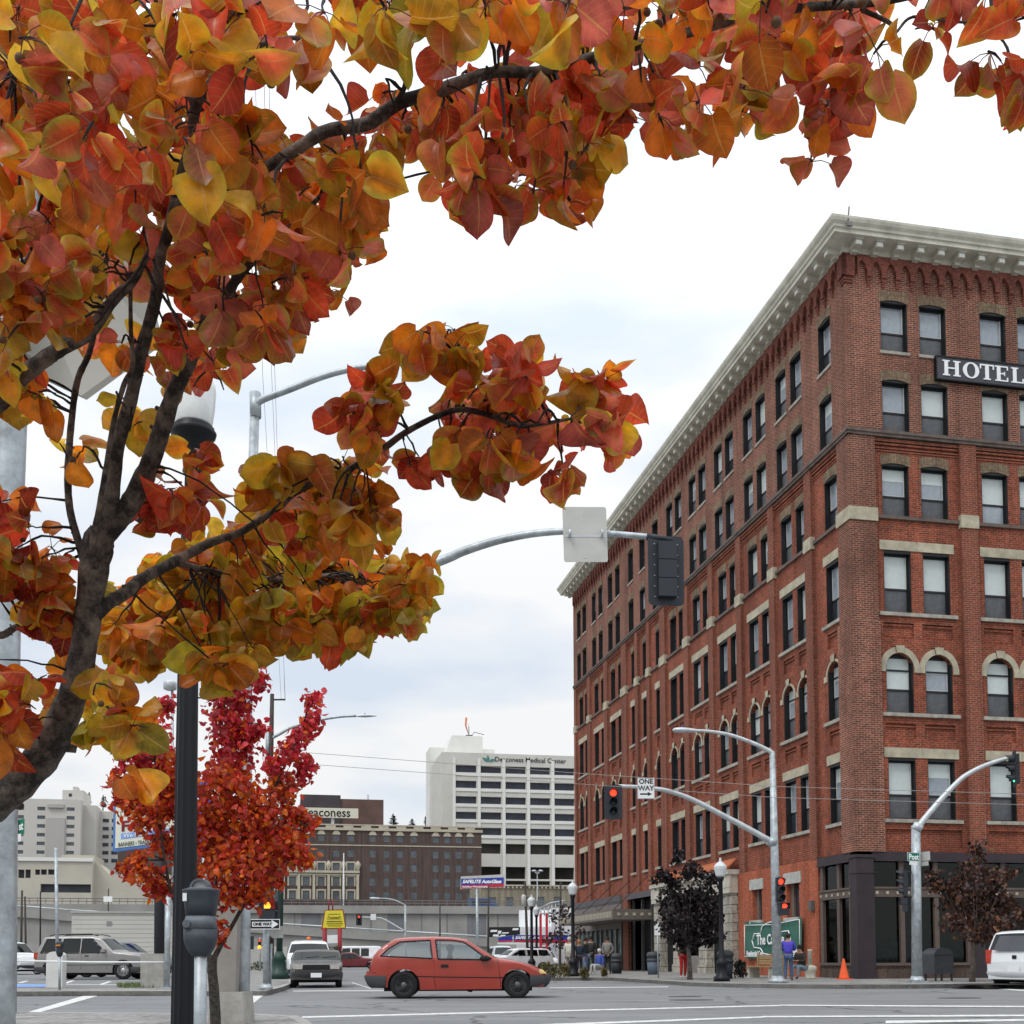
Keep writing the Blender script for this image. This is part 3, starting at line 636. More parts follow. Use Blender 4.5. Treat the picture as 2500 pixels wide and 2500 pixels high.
gm.build('glazing_bars',mat('bar_grey',(.10,.10,.10),.6),HT); gg.build('curtained_glazing',mat('curtained_glass',(.16,.19,.18),.2,var=.6,sc=1.2),HT)
# roof antenna
an=MB(); an.tube([(-.35,-.95,27.9),(-.3,-.98,28.55)],.03,6); an.box(-.42,-.2,-1.03,-.95,27.8,27.95); an.build('roof_vent_pipe',mat('dull_pipe',(.2,.2,.19)),HT)
# banner on the wall
BN=thing('banner','green cloth banner with white scalloped outline and lettering hung on the orange brick wall','banner',tuple(HT.location),AZ)
def cloth(a0,a1,z0,z1,o,nx=24,nz=10):
    b=MB(); b.smooth=True; ix=[]
    for j in range(nz+1):
        row=[]
        for i in range(nx+1):
            u,v=i/nx,j/nz
            w=.03*math.sin(u*9+v*3)+.02*math.sin(v*7-u*14)
            sag=.10*math.sin(math.pi*u)*(1 if j==nz else 0)+.05*math.sin(math.pi*u)*(v)
            row.append(b.P(fp('L',a0+(a1-a0)*u,z0+(z1-z0)*v-sag,o+w)))
        ix.append(row)
    for j in range(nz):
        for i in range(nx): b.F(ix[j][i],ix[j][i+1],ix[j+1][i+1],ix[j+1][i])
    return b
cloth(4.32,10.08,.86,2.55,.12).build('cloth',mat('banner_green',(.035,.13,.095),.75,var=.15,sc=2),BN)
bo=MB(); oo=.185
def rib(pts,w=.035):
    for p,q in zip(pts,pts[1:]): bo.tube([fp('L',p[0],p[1],oo),fp('L',q[0],q[1],oo)],w/2,5)
rib([(4.42,.95),(9.98,.95),(9.98,2.36),(7.2,2.30),(4.42,2.44),(4.42,.95)])
c=7.15
rib([(c+2.0,1.65),(c+1.75,1.95),(c+1.1,1.95),(c+.9,2.25),(c+.35,2.38),(c,2.42),(c-.35,2.36),(c-.8,2.2),(c-1.0,1.98),(c-1.7,2.0),(c-1.9,1.7),(c-1.75,1.35),(c-1.0,1.3),(c-.7,1.08),(c,1.0),(c+.8,1.08),(c+1.1,1.3),(c+1.8,1.35),(c+2.0,1.65)],.05)
bo.build('outline',M_TW,BN)
rl=(RX,0,-math.pi/2)
text('The Carlyle',.62,M_TW,BN,fp('L',7.25,1.66,oo+.01),rl,sx=.95,bold=.012)
text('Residential Care',.30,M_TW,BN,fp('L',8.85,1.08,oo+.01),rl,sx=.9,bold=.008)
text('199',.34,M_TW,BN,fp('L',4.95,1.10,oo+.01),rl,sx=1.2,bold=.012)
# ------------------------------------------------------------ street furniture helpers
def root_at(name,label,cat,p,group=None,rz=0): return thing(name,label,cat,tuple(p),rz,group)
def emis(name,c,s): return mat(name,c,.4,var=0,emit=s)
E_RED=emis('lit_red_lamp',(1,.05,.02),2.2); E_AMB=emis('lit_orange_hand',(1,.30,.02),2.6); E_GRE=emis('lit_green_lamp',(.1,1,.55),1.6); M_LOFF=mat('unlit_lens',(.02,.03,.03),.3,var=0)
def signal_head(parent,c,yaw,S=1.,lit=0,plate=False,hd=1.05):
    """three-lamp head; local +x of head = lamp direction; c = centre (local)"""
    T=Matrix.Translation(c)@Matrix.Rotation(yaw,4,'Z')@Matrix.Scale(S,4)
    b=MB(); b.T=T; w=.17
    for k in range(3): z=(1-k)*.35; b.box(-.16,0,-w,w,z-.168,z+.168)
    if plate:
        pts=[]; W2,H2,r=.34,.66,.09
        for (sx,sz,a0) in ((1,1,0),(-1,1,90),(-1,-1,180),(1,-1,270)):
            for k in range(5): a=R_(a0+k*22.5); pts.append((-.02,sx*(W2-r)+r*math.cos(a),sz*(H2-r)+r*math.sin(a)))
        b.prism(pts,(.012,0,0))
    h=b.build('signal_head',M_SG,parent)
    for k in range(3):
        z=(1-k)*.35; v=MB(); v.T=T; v.smooth=True; n=12; R1=.15
        A=[]; B=[]
        for j in range(n+1):
            a=R_(-30)+R_(240)*j/n; A.append(v.P((0,R1*math.cos(a),z+R1*math.sin(a)))); B.append(v.P((.26 if 20<math.degrees(a)<160 else .16,R1*math.cos(a),z+R1*math.sin(a)*.97)))
        for j in range(n): v.F(A[j],A[j+1],B[j+1],B[j])
        v.build('visor',M_SG,h)
        l=MB(); l.T=T; l.lathe([(.0,.0),(.13,.002),(.11,.03),(.0,.045)],(0,0,z),14,ax='x')
        m=M_LOFF
        if k+1==lit: m={1:E_RED,2:E_AMB,3:E_GRE}[lit]
        l.build('lens',m,h)
    if plate: 
        rv=MB(); rv.T=T
        for z in [-.5+.2*i for i in range(6)]:
            for y in (-.22,.22): rv.box(-.035,-.02,y-.008,y+.008,z-.008,z+.008)
        rv.build('rivets',M_AL,h)
    return h
def ped_head(parent,c,yaw,S=1.,lit=None):
    T=Matrix.Translation(c)@Matrix.Rotation(yaw,4,'Z')@Matrix.Scale(S,4)
    b=MB(); b.T=T; b.box(-.14,0,-.2,.2,-.24,-.005); b.box(-.14,0,-.2,.2,.005,.24); b.box(0,.1,-.2,.2,.235,.25); b.box(0,.1,-.2,-.19,.005,.235); b.box(0,.1,.19,.2,.005,.235)
    h=b.build('pedestrian_signal',M_SG,parent)
    l=MB(); l.T=T
    if lit is not None:   # hand symbol
        l.prism([(.004,-.08,.04),(.004,.07,.04),(.004,.08,.13),(.004,-.08,.13)],(.004,0,0))
        for k in range(4): y=-.075+k*.042; l.box(.004,.008,y,y+.03,.13,.21-.01*abs(k-1.5))
        l.hexa([(.004,.07,.06),(.008,.07,.06),(.008,.12,.12),(.004,.12,.12)],[(.004,.07,.1),(.008,.07,.1),(.008,.12,.15),(.004,.12,.15)])
        l.build('hand_symbol',lit,h)
    return h
def oneway_h(parent,c,yaw,S=1.,left=False,name='one_way_sign'):
    T=Matrix.Translation(c)@Matrix.Rotation(yaw,4,'Z')@Matrix.Scale(S,4)
    b=MB(); b.T=T; b.box(-.5,.5,0,.012,-.17,.17); o=b.build(name,M_TB,parent)
    w=MB(); w.T=T; 
    for q in ((-.5,.5,.15,.17),(-.5,.5,-.17,-.15),(-.5,-.48,-.15,.15),(.48,.5,-.15,.15)): w.box(q[0],q[1],-.004,0,q[2],q[3])
    w.prism([(-.43,-.004,-.08),(.22,-.004,-.08),(.22,-.004,-.14),(.45,-.004,0),(.22,-.004,.14),(.22,-.004,.08),(-.43,-.004,.08)],(0,.004,0))
    w.build('white_arrow',M_WH,o)
    t=text('ONE WAY',.135*S,M_TB,o,T@Vector((-.08,-.007,0)),(RX,0,yaw),bold=.006)
    return o
def oneway_v(parent,c,yaw,S=1.):
    T=Matrix.Translation(c)@Matrix.Rotation(yaw,4,'Z')@Matrix.Scale(S,4)
    b=MB(); b.T=T; b.box(-.30,.30,0,.012,-.37,.37); o=b.build('one_way_sign',M_WH,parent)
    w=MB(); w.T=T
    for q in ((-.29,.29,.35,.36),(-.29,.29,-.36,-.35),(-.29,-.28,-.35,.35),(.28,.29,-.35,.35)): w.box(q[0],q[1],-.003,0,q[2],q[3])
    w.prism([(-.21,-.004,-.225),(.06,-.004,-.225),(.06,-.004,-.27),(.21,-.004,-.2),(.06,-.004,-.13),(.06,-.004,-.175),(-.21,-.004,-.175)],(0,.004,0))
    w.build('arrow',M_TB,o)
    text('ONE',.235*S,M_TB,o,T@Vector((0,-.005,.235)),(RX,0,yaw),bold=.006*S)
    text('WAY',.235*S,M_TB,o,T@Vector((0,-.005,.0)),(RX,0,yaw),bold=.006*S)
    return o
def cobra(parent,p,d,L=.85,m=None):
    """cobra head lamp at p pointing along d"""
    d=Vector(d).normalized(); yaw=math.atan2(d.y,d.x)
    b=MB(); b.T=Matrix.Translation(p)@Matrix.Rotation(yaw,4,'Z')@Matrix.Rotation(-math.asin(max(-1,min(1,d.z)))*.6,4,'Y')
    b.smooth=True; prof=[(0,.05,.05),(.12,.07,.07),(.3,.13,.09),(.55,.17,.10),(.75,.14,.08),(L,.03,.03)]
    rings=[]
    for x,w,h in prof: rings.append([b.P((x,w*math.cos(a),h*math.sin(a)*(1 if math.sin(a)>0 else .75)-.01)) for a in [2*math.pi*j/12 for j in range(12)]])
    for r0,r1 in zip(rings,rings[1:]):
        for j in range(12): b.F(r0[j],r0[(j+1)%12],r1[(j+1)%12],r1[j])
    h=b.build('luminaire',m or M_GL,parent)
    e=MB(); e.T=b.T; e.lathe([(.03,.08),(.035,.13),(.02,.15)],(.5,0,.0),8); e.build('photocell',mat('photocell_blue',(.05,.08,.35),.4,var=0),h)
    return h
def arm(mb,pts,Y,r0,r1,off,Y1=None):
    n=len(pts); P=[at(u,v,Y+(0 if Y1 is None else (Y1-Y)*i/(n-1)))-off for i,(u,v) in enumerate(pts)]
    Q=[]
    for i in range(n-1):       # smooth by Catmull-Rom
        p0,p1,p2,p3=P[max(i-1,0)],P[i],P[i+1],P[min(i+2,n-1)]
        for k in range(4):
            t=k/4; Q.append(.5*((2*p1)+(-p0+p2)*t+(2*p0-5*p1+4*p2-p3)*t*t+(-p0+3*p1-3*p2+p3)*t**3))
    Q.append(P[-1]); k=len(Q)
    mb.tube(Q,[r0+(r1-r0)*i/(k-1) for i in range(k)],12); return Q
# ---- centre-right signal pole
b0=gnd(1897,2404,.124); Y=b0.y
sp1=root_at('signal_pole','tall galvanised signal pole by the green banner carrying a ONE WAY sign and red light','signal pole',b0)
top=at(1888,1840,Y)-b0
m=MB(); m.tube([(0,0,0),(top.x*.5,0,top.z*.5),top],[.165,.13,.085],14); m.lathe([(.30,0),(.30,.09),(.2,.13),(.17,.22)],(0,0,0),14); m.build('pole',M_GV,sp1)
m=MB(); Q=arm(m,[(1887,2061),(1820,2023),(1760,1991),(1712,1965),(1670,1946),(1629,1933),(1600,1928),(1557,1923.6),(1512,1921)],Y,.10,.055,b0,Y-1.2); m.build('mast_arm',M_GL,sp1)
m=MB(); m.tube([Vector(Q[0])+Vector((.1,0,-.05)),Vector(Q[0])+Vector((-.12,0,.06))],.16,10); m.build('arm_bracket',M_GV,sp1)
m=MB(); Q=arm(m,[(1888,1842),(1860,1827),(1830,1814),(1790,1799.5),(1755,1792),(1722,1788),(1698,1787)],Y,.075,.045,b0); m.build('lamp_arm',M_GL,sp1)
cobra(sp1,Vector(Q[-1])+Vector((.12,0,.0)),(-1,0,.05),.82)
fc=-math.pi/2      # facing the camera
signal_head(sp1,at(1499,1960,Y-1.4)-b0,fc,.80,1,plate=True)
oneway_v(sp1,at(1579,1927,Y-1.55)-b0,0,.87)
signal_head(sp1,at(1906,2177,Y-.3)-b0,fc+.15,.74,1)
ped_head(sp1,at(1915,2224,Y-.3)-b0,fc+.1,.80,E_RED)
m=MB(); m.tube([at(1893,2150,Y)-b0,at(1906,2147,Y-.3)-b0],.03,8); m.tube([at(1895,2238,Y)-b0,at(1910,2238,Y-.25)-b0],.03,8); m.build('signal_brackets',M_SG,sp1)
# ---- right signal pole
b0=gnd(2237.5,2406,.124); Y=b0.y
sp2=root_at('signal_pole','galvanised signal pole with green Post street sign beside the grey mailbox','signal pole',b0)
top=at(2237,2023,Y)-b0
m=MB(); m.tube([(0,0,0),top],[.165,.135],14); m.box(-.26,.26,-.26,.26,0,.04); m.lathe([(.24,.04),(.22,.10),(.17,.2)],(0,0,0),12); m.build('pole',M_GV,sp2)
m=MB(); Q=arm(m,[(2242,2028),(2262,2002),(2303,1955),(2330,1927),(2357,1903),(2400,1880),(2438,1866.5),(2466,1859)],Y,.10,.06,b0); m.tube([top+Vector((-.0,0,-.15)),top+Vector((.1,0,.05))],.16,12); m.build('mast_arm',M_GL,sp2)
signal_head(sp2,at(2478,1886,Y)-b0,math.pi-.25,.88,3,plate=True)
signal_head(sp2,at(2205,2162,Y)-b0,math.pi-.2,.78,0)
ped_head(sp2,at(2204,2216,Y)-b0,math.pi-.2,.85)
m=MB(); 
for v in (2136,2197): m.tube([at(2237,v,Y)-b0,at(2205,v-1,Y)-b0],.022,8)
m.build('signal_brackets',M_SG,sp2)
m=MB(); c=at(2231,2099,Y-.42)-b0; T=Matrix.Translation(c)@Matrix.Rotation(R_(28),4,'Z'); m.T=T; m.box(-.27,.27,0,.01,-.135,.135); s_=m.build('street_name_sign',M_GRN,sp2); 
m=MB(); m.T=T
for q in ((-.26,.26,.12,.128),(-.26,.26,-.128,-.12),(-.26,-.252,-.12,.12),(.252,.26,-.12,.12)): m.box(q[0],q[1],-.004,0,q[2],q[3])
m.build('sign_border',M_TW,s_); text('Post',.24,M_TW,s_,T@Vector((0,-.006,-.01)),(RX,0,R_(28)),bold=.006)
m=MB(); c=at(2231,2114,Y-.42)-b0; m.T=Matrix.Translation(c)@Matrix.Rotation(R_(28),4,'Z'); m.box(-.17,.17,0,.01,-.06,.06); m.build('block_number_plate',M_WH,sp2)
m=MB(); c=at(2254,2098,Y)-b0; m.T=Matrix.Translation(c)@Matrix.Rotation(R_(-62),4,'Z'); m.box(-.27,.27,0,.01,-.14,.14); m.box(-.2,.2,0,.01,-.3,-.16); m.build('sign_back',M_AL,sp2)
# ---- near galvanised signal pole (whose base block is at lower left)
Y=14.6; b0=gnd(570,2512,.124); b0=Vector((at(588,2500,Y).x,Y,.124))
sp3=root_at('signal_pole','near galvanised signal pole on concrete footing, its signal and sign seen from behind','signal pole',b0)
g_=lambda u,v,dy=0: at(u,v,Y+dy)-b0
m=MB(); m.tube([Vector((.0,0,0)),g_(592,2350),g_(607,1600),g_(632,960)],[.10,.095,.075,.062],8); m.build('pole',M_GV,sp3)
m=MB(); P_=[g_(606,1560),g_(700,1520)]
Q=arm(m,[(612,1530),(740,1492),(860,1450),(980,1405),(1093,1364),(1135,1346),(1200,1325),(1260,1311),(1320,1302),(1400,1298),(1500,1305),(1602,1314)],Y,.075,.035,b0,Y-1.0); m.build('mast_arm',M_GV,sp3)
m=MB(); Q=arm(m,[(633,985),(650,971),(720,945),(800,915),(870,898),(940,889),(1000,885),(1060,883)],Y,.05,.032,b0,Y-.4); m.tube([g_(632,955),g_(632.5,1015)],.075,10); m.build('lamp_arm',M_GV,sp3)
cobra(sp3,g_(1058,883,-.4),(1,0,0),.5)
Ts=Matrix.Translation(g_(1435,1306,-1.05))@Matrix.Rotation(R_(-1.5),4,'Y')@Matrix.Rotation(R_(5),4,'Z')
m=MB(); W2,H2,r=.272,.345,.03; pts=[]
for (sx,sz,a0) in ((1,1,0),(-1,1,90),(-1,-1,180),(1,-1,270)):
    for k in range(5): a=R_(a0+k*22.5); pts.append((sx*(W2-r)+r*math.cos(a),0,sz*(H2-r)+r*math.sin(a)))
m.T=Ts; m.prism(pts,(0,.006,0)); m.box(-.02,.0,-.003,0,.24,.27); m.box(-.03,.0,-.003,0,-.30,-.27); sb=m.build('sign_back',M_AL,sp3)
m=MB(); m.T=Ts; 
for x in (-.2,.2): m.tube([(x-.012,-.04,.0),(x+.012,-.04,.0)],.046,10)
m.box(-.25,.25,-.004,.002,-.035,-.01); m.build('sign_clamps',M_GL,sb)
m=MB(); m.tube([g_(1585,1312,-1.0),g_(1648,1322,-1.0)],[.05,.03],8); m.build('signal_bracket',M_SG,sp3)
signal_head(sp3,g_(1631,1397,-1.0),math.pi/2+.12,.66,0,plate=True)
Tb=at(556,2428,Y-.6)
m=MB(); cx=g_(556,2300,-.2).x; m.hexa([(cx-.17,-.30,.30),(cx+.12,-.30,.30),(cx+.12,-.02,.30),(cx-.17,-.02,.30)],[(cx-.15,-.30,1.9),(cx+.15,-.30,1.9),(cx+.15,-.02,1.9),(cx-.15,-.02,1.9)]); m.build('cabinet_column',mat('tan_cabinet',(.27,.25,.225),.7,var=.12),sp3)
m=MB(); m.hexa([(cx-.20,-.40,-.05),(cx+.27,-.40,-.05),(cx+.27,.2,-.05),(cx-.20,.2,-.05)],[(cx-.17,-.38,.40),(cx+.24,-.38,.40),(cx+.24,.14,.40),(cx-.17,.14,.40)]); m.build('concrete_footing',M_CN,sp3)
# ---- far-left big pole with panel
Y=9.0; b0=Vector((at(-6,2500,Y).x,Y,.124))
gp=root_at('sign_pole','thick galvanised pole at the left edge carrying a large beige panel behind the autumn leaves','pole',b0)
g_=lambda u,v,dy=0: at(u,v,Y+dy)-b0
m=MB(); m.tube([(0,0,0),g_(-8,2400),g_(18,1400),g_(46,800),g_(78,330),g_(96,60)],[.135,.132,.125,.12,.115,.105],16); m.build('pole',M_GV,gp)
m=MB(); q=[g_(207,959,.3),g_(398,823,.9),g_(262,262,.5),g_(-80,300,.1),g_(-120,800,.1)]; m.prism(q,(0.02,.07,0)); m.build('panel',mat('panel_beige',(.42,.40,.35),.7,var=.06,sc=1),gp)
# thin sign post with green street sign
b0=gnd(31,2465,.124); Y=b0.y
pt=root_at('sign_post','thin galvanised post with green 1st street sign beside the thick pole at far left','sign post',b0)
m=MB(); m.tube([(0,0,0),at(38,1985,Y)-b0],.045,10); m.box(-.06,.06,-.06,.06,0,.012); m.build('post',M_GV,pt)
m=MB(); c=at(49,2010,Y)-b0; T=Matrix.Translation(c)@Matrix.Rotation(R_(-38),4,'Z')@Matrix.Rotation(R_(0),4,'Y'); m.T=T; m.box(-.13,.13,0,.008,-.115,.115); s_=m.build('street_name_sign',M_GRN,pt)
text('1st',.17,M_TW,s_,T@Vector((.01,-.005,0)),(RX,0,R_(-38)),bold=.004)
m=MB(); c=at(44,2037,Y)-b0; m.T=Matrix.Translation(c)@Matrix.Rotation(R_(-38),4,'Z'); m.box(-.09,.09,0,.008,-.06,.06); m.box(-.07,.07,-.003,0,-.03,.03); m.build('block_number_plate',M_WH,pt)
# ---- fluted black street lamp
Y=6.3; b0=Vector((at(442,2500,Y).x,Y,.124))
lp=root_at('street_lamp','near black fluted street lamp with frosted white glass globe behind the parking meter','street lamp',b0)
g_=lambda u,v: at(u,v,Y)-b0
m=MB(); n=24; P_=[Vector((0,0,0)),g_(443.5,2500),g_(450,2250),g_(458,1850),g_(466,1500),g_(472,1240)]; rr=[.07,.0665,.066,.0625,.057,.05]
rings=[]
for p,r in zip(P_,rr): rings.append([m.P(p+Vector((r*(1-(.10 if j%2 else 0))*math.cos(2*math.pi*j/n),r*(1-(.10 if j%2 else 0))*math.sin(2*math.pi*j/n),0))) for j in range(n)])
for a,b in zip(rings,rings[1:]):
    for j in range(n): m.F(a[j],a[(j+1)%n],b[(j+1)%n],b[j])
m.lathe([(.14,0),(.14,.10),(.11,.13),(.09,.30),(.075,.36)],(0,0,0),16)
m.build('fluted_pole',M_BK,lp)
c=g_(479,1130)
m=MB(); m.lathe([(.05,-.28),(.045,-.06),(.06,-.04),(.05,0),(.055,.05),(.085,.11),(.10,.15),(.125,.17),(.13,.19),(.115,.205),(.118,.215),(.105,.23)],c,24); m.build('lamp_collar',M_BK,lp)
m=MB(); m.lathe([(.095,.225),(.105,.24),(.118,.33),(.125,.43),(.12,.47),(.10,.52),(.09,.55)],c,24); m.build('glass_globe',mat('frosted_globe',(.80,.83,.82),.25,var=.06,sc=9,spec=.6),lp)
m=MB(); m.lathe([(.095,.548),(.10,.57),(.05,.64),(.015,.68),(.01,.74)],c,16); m.build('lamp_cap',M_BK,lp)
# ---- near parking meter
Y=5.7; b0=Vector((at(486,2500,Y).x,Y,.124))
pm=root_at('parking_meter','large grey double parking meter on a galvanised post in the foreground','parking meter',b0)
g_=lambda u,v,dy=0: at(u,v,Y+dy)-b0
M_PM=mat('meter_grey_casting',(.042,.052,.066),.5,.2,var=.15,sc=25,bump=.12,bsc=200); M_PL=mat('meter_light_grey',(.12,.135,.155),.5,.3,var=.15,sc=25,bump=.12,bsc=200)
m=MB(); m.tube([(0,0,0),g_(486,2500),g_(489,2322)],.031,14); m.build('post',M_GV,pm)
def loft(mb,secs,n=20,e=3.2):
    rings=[]
    for (uc,v,wl,d) in secs:
        c=g_(uc,v); w=wl/2/FP*Y; dd=d/2
        ring=[]
        for j in range(n):
            a=2*math.pi*j/n; ca,sa=math.cos(a),math.sin(a)
            ring.append(mb.P(c+Vector((w*math.copysign(abs(ca)**(2/e),ca),dd*math.copysign(abs(sa)**(2/e),sa),0))))
        rings.append(ring)
    o=mb.smooth; mb.smooth=True
    for a,b in zip(rings,rings[1:]):
        for j in range(n): mb.F(a[j],a[(j+1)%n],b[(j+1)%n],b[j])
    mb.smooth=o; mb.F(*rings[0][::-1]); mb.F(*rings[-1])
m=MB(); loft(m,[(489,2328,40,.07),(489,2320,52,.09),(489,2308,66,.11),(489,2292,77,.12),(489,2262,78,.13)]); hd=m.build('meter_body',M_PM,pm)
m=MB(); loft(m,[(489,2261.5,79,.132),(489,2246,74,.128),(490,2231,68,.12)]); m.build('meter_mid_housing',M_PL,pm)
m=MB(); loft(m,[(490,2231,69,.118),(491,2200,78,.125),(491.5,2172,86,.13),(491.5,2169,88,.135),(491.5,2166,86,.13)]); m.build('upper_housing',M_PM,pm)
m=MB(); loft(m,[(491.5,2166,85,.125),(490,2162,50,.10)]) ; m.build('housing_lid',M_PL,pm)
m=MB(); m.smooth=True; c=g_(490.5,2163); rO=.048; n=16; A=[]
for y in (-.035,.035):
    A.append([m.P(c+Vector((rO*math.cos(math.pi*j/n),y,rO*math.sin(math.pi*j/n)))) for j in range(n+1)])
for j in range(n): m.F(A[0][j],A[0][j+1],A[1][j+1],A[1][j])
B=[[m.P(c+Vector((.037*math.cos(math.pi*j/n),y,.037*math.sin(math.pi*j/n)))) for j in range(n+1)] for y in (-.035,.035)]
m.smooth=False
for j in range(n): m.F(A[0][j],A[0][j+1],B[0][j+1],B[0][j]); m.F(B[0][j],B[0][j+1],B[1][j+1],B[1][j]); m.F(A[1][j],A[1][j+1],B[1][j+1],B[1][j])
m.build('dome_hood',M_PL,pm)
m=MB(); m.poly([c+Vector((.036*math.cos(math.pi*j/n),-.022,.036*math.sin(math.pi*j/n))) for j in range(n+1)]); m.build('display_window',mat('display_glass_grey',(.30,.30,.31),.2,var=.1,sc=30),pm)
m=MB(); c=g_(463,2250); m.lathe([(.019,-.075),(.019,-.067),(.014,-.066),(.013,-.07),(.006,-.07),(.006,-.076)],(c.x+.002,0,c.z),16,ax='y'); m.build('coin_slot_ring',M_PL,pm)
c=g_(460,2186); m=MB(); m.box(c.x-.010,c.x+.010,-.068,-.062,c.z-.020,c.z+.020); m.build('meter_sticker',M_WH,pm)
# ---- mid pedestrian signal post with ONE WAY
b0=gnd(648,2412,.124); Y=b0.y; g_=lambda u,v,dy=0: at(u,v,Y+dy)-b0
mp_=root_at('signal_post','galvanised post across the street with glowing orange hand signal above a black ONE WAY sign','signal post',b0)
m=MB(); m.tube([(0,0,0),g_(650,2190)],.085,12); m.lathe([(.18,0),(.17,.08),(.1,.16)],(0,0,0),12); m.build('post',M_GV,mp_)
ped_head(mp_,g_(652,2217,-.25),fc+.1,1.0,E_AMB)
m=MB(); c=g_(664,2216,-.1); m.box(c.x-.16,c.x+.16,-.12,.1,c.z-.02,c.z+.2); m.box(c.x-.16,c.x+.16,-.12,.1,c.z-.25,c.z-.04); c=g_(652,2187,-.1); m.lathe([(.12,-.18),(.14,0),(.09,.16)],c,12); m.build('side_signal_housings',M_SG,mp_)
oneway_h(mp_,g_(646.5,2252,-.3),0,.78)
m=MB(); c=g_(665,2273,.2); m.prism([c+Vector((-.18,0,0)),c+Vector((0,0,.18)),c+Vector((.28,0,.18)),c+Vector((.28,0,-.14)),c+Vector((0,0,-.14))],(0,.01,0)); m.build('lower_sign_back',M_AL,mp_)
m=MB(); m.tube([g_(658,2410,.1),g_(662,2300,.1)],.03,8); m.build('guard_pole',M_GV,mp_)
# green lamp post
b0=gnd(680,2386,.124); Y=b0.y; g_=lambda u,v,dy=0: at(u,v,Y+dy)-b0
gl_=root_at('lamp_post','dark green fluted lamp post base beside the parked cars','lamp post',b0)
m=MB(); m.tube([(0,0,.9),g_(686,2140),g_(689,2000),g_(660,1700)*1 if False else g_(690,1960)],[.13,.12,.10,.09],12); m.lathe([(.38,0),(.38,.25),(.30,.3),(.26,.75),(.3,.8),(.2,.95),(.14,1.1)],(0,0,0),14); m.build('post',mat('dark_green_paint',(.015,.045,.035),.45,var=.15),gl_)
m=MB(); Q=arm(m,[(689,2000),(700,1985),(712,1972),(730,1962),(752,1953)] if False else [(688,2030),(700,2010),(740,1985)],Y,.05,.03,b0); m.build('lamp_arm',M_GV,gl_)
# utility pole with crossarm and cobra lamp
Y=62.; b0=Vector((at(659,2350,Y).x,Y,0.0)); g_=lambda u,v,dy=0: at(u,v,Y+dy)-b0
up1=root_at('utility_pole','wooden utility pole with crossarm and long street lamp arm rising behind the red maple','utility pole',b0)
M_WD=mat('weathered_wood',(.06,.05,.043),.9,var=.3,sc=3)
m=MB(); m.tube([(0,0,0),g_(664,1840),g_(668,1690)],[.2,.14,.11],10); m.tube([g_(668,1704),g_(700,1704)],.05,6); m.box(-.01,.01,0,.01,0,.01); m.build('pole',M_WD,up1)
m=MB(); Q=arm(m,[(657,1802),(685,1788),(720,1770),(780,1755),(830,1747),(872,1745)],Y,.10,.07,b0); m.tube([g_(657,1785),g_(656,1840)],.13,8); m.build('lamp_arm',M_GV,up1)
cobra(up1,Vector(Q[-1])+Vector((0,0,0)),(1,0,0),1.15)
# tall shoebox / mushroom lamp far left of black pole
Y=70.; b0=Vector((at(424,2350,Y).x,Y,0.)); g_=lambda u,v,dy=0: at(u,v,Y+dy)-b0
ms=root_at('parking_lamp','tall thin lamp with flat round drum head behind the black pole','street lamp',b0)
m=MB(); m.tube([(0,0,0),g_(424,1680)],.09,8); m.build('post',M_GV,ms); m=MB(); m.lathe([(.25,-.45),(.40,-.38),(.42,0),(.38,.08),(.2,.2)],g_(419,1662),16); m.build('drum_head',M_GL,ms)
# acorn lamps: one built, others copied
def acorn(b0,h,label,src=None):
    if src is not None:
        c=copy_tree(src); c.location=b0; c['label']=label; c.scale=(h/4.15,)*3; return c
    r=root_at('acorn_lamp',label,'street lamp',b0,'black lamp posts with white acorn lanterns')
    m=MB(); m.lathe([(.28,0),(.28,.14),(.20,.2),(.19,.55),(.22,.6),(.14,.72),(.085,.8),(.07,3.35),(.10,3.4),(.13,3.5)],(0,0,0),16); m.build('post',M_BK,r)
    m=MB(); m.lathe([(.11,3.5),(.16,3.55),(.215,3.78),(.22,3.86),(.12,3.98),(.05,4.02),(.03,4.15)],(0,0,0),10,smooth=False); m.build('lantern',mat('acorn_white',(.62,.65,.66),.3,var=.03),r)
    return r
ac=acorn(gnd(1761,2399.5,.124),4.15,'black lamp post with white acorn lantern right of the dark tree by the portal')
acorn(gnd(1398,2385,.124),4.15,'black lamp post with white acorn lantern at the far end of the brick hotel',ac)
for (u,vt,vb,Y,l) in ((1297,2184,2352,66,'left and taller of two distant acorn lamps above the red car bonnet'),(1309,2209,2355,76,'right and smaller of two distant acorn lamps above the red car bonnet')):
    b=at(u,vb,Y); b.z=0; acorn(b,(at(u,vt,Y)-b).z,l,ac)
# mailbox
b0=gnd(2290,2402,.124); Y=b0.y
mbx=root_at('mailbox','grey round-topped mailbox on four legs right of the Post sign pole','mailbox',b0,rz=R_(16))
m=MB(); n=14; w=.37; pts=[(-w,-.3,.22),(w,-.3,.22)]+[(w*math.cos(math.pi*j/n),-.3,.86+w*.62*math.sin(math.pi*j/n)) for j in range(n+1)]
m.prism(pts,(0,.62,0)); m.build('body',mat('mailbox_grey',(.05,.055,.062),.5,var=.15,sc=4),mbx)
m=MB(); m.box(-w-.01,w+.01,-.32,-.301,.84,.88); m.build('seam_rim',mat('mailbox_rim',(.035,.04,.045),.5),mbx)
for x in (-w+.04,w-.08):
    for y in (-.28,.24): 
        m=MB(); m.box(x,x+.05,y,y+.05,0,.22); m.build('leg',mat('mailbox_rim',(.035,.04,.045)),mbx)
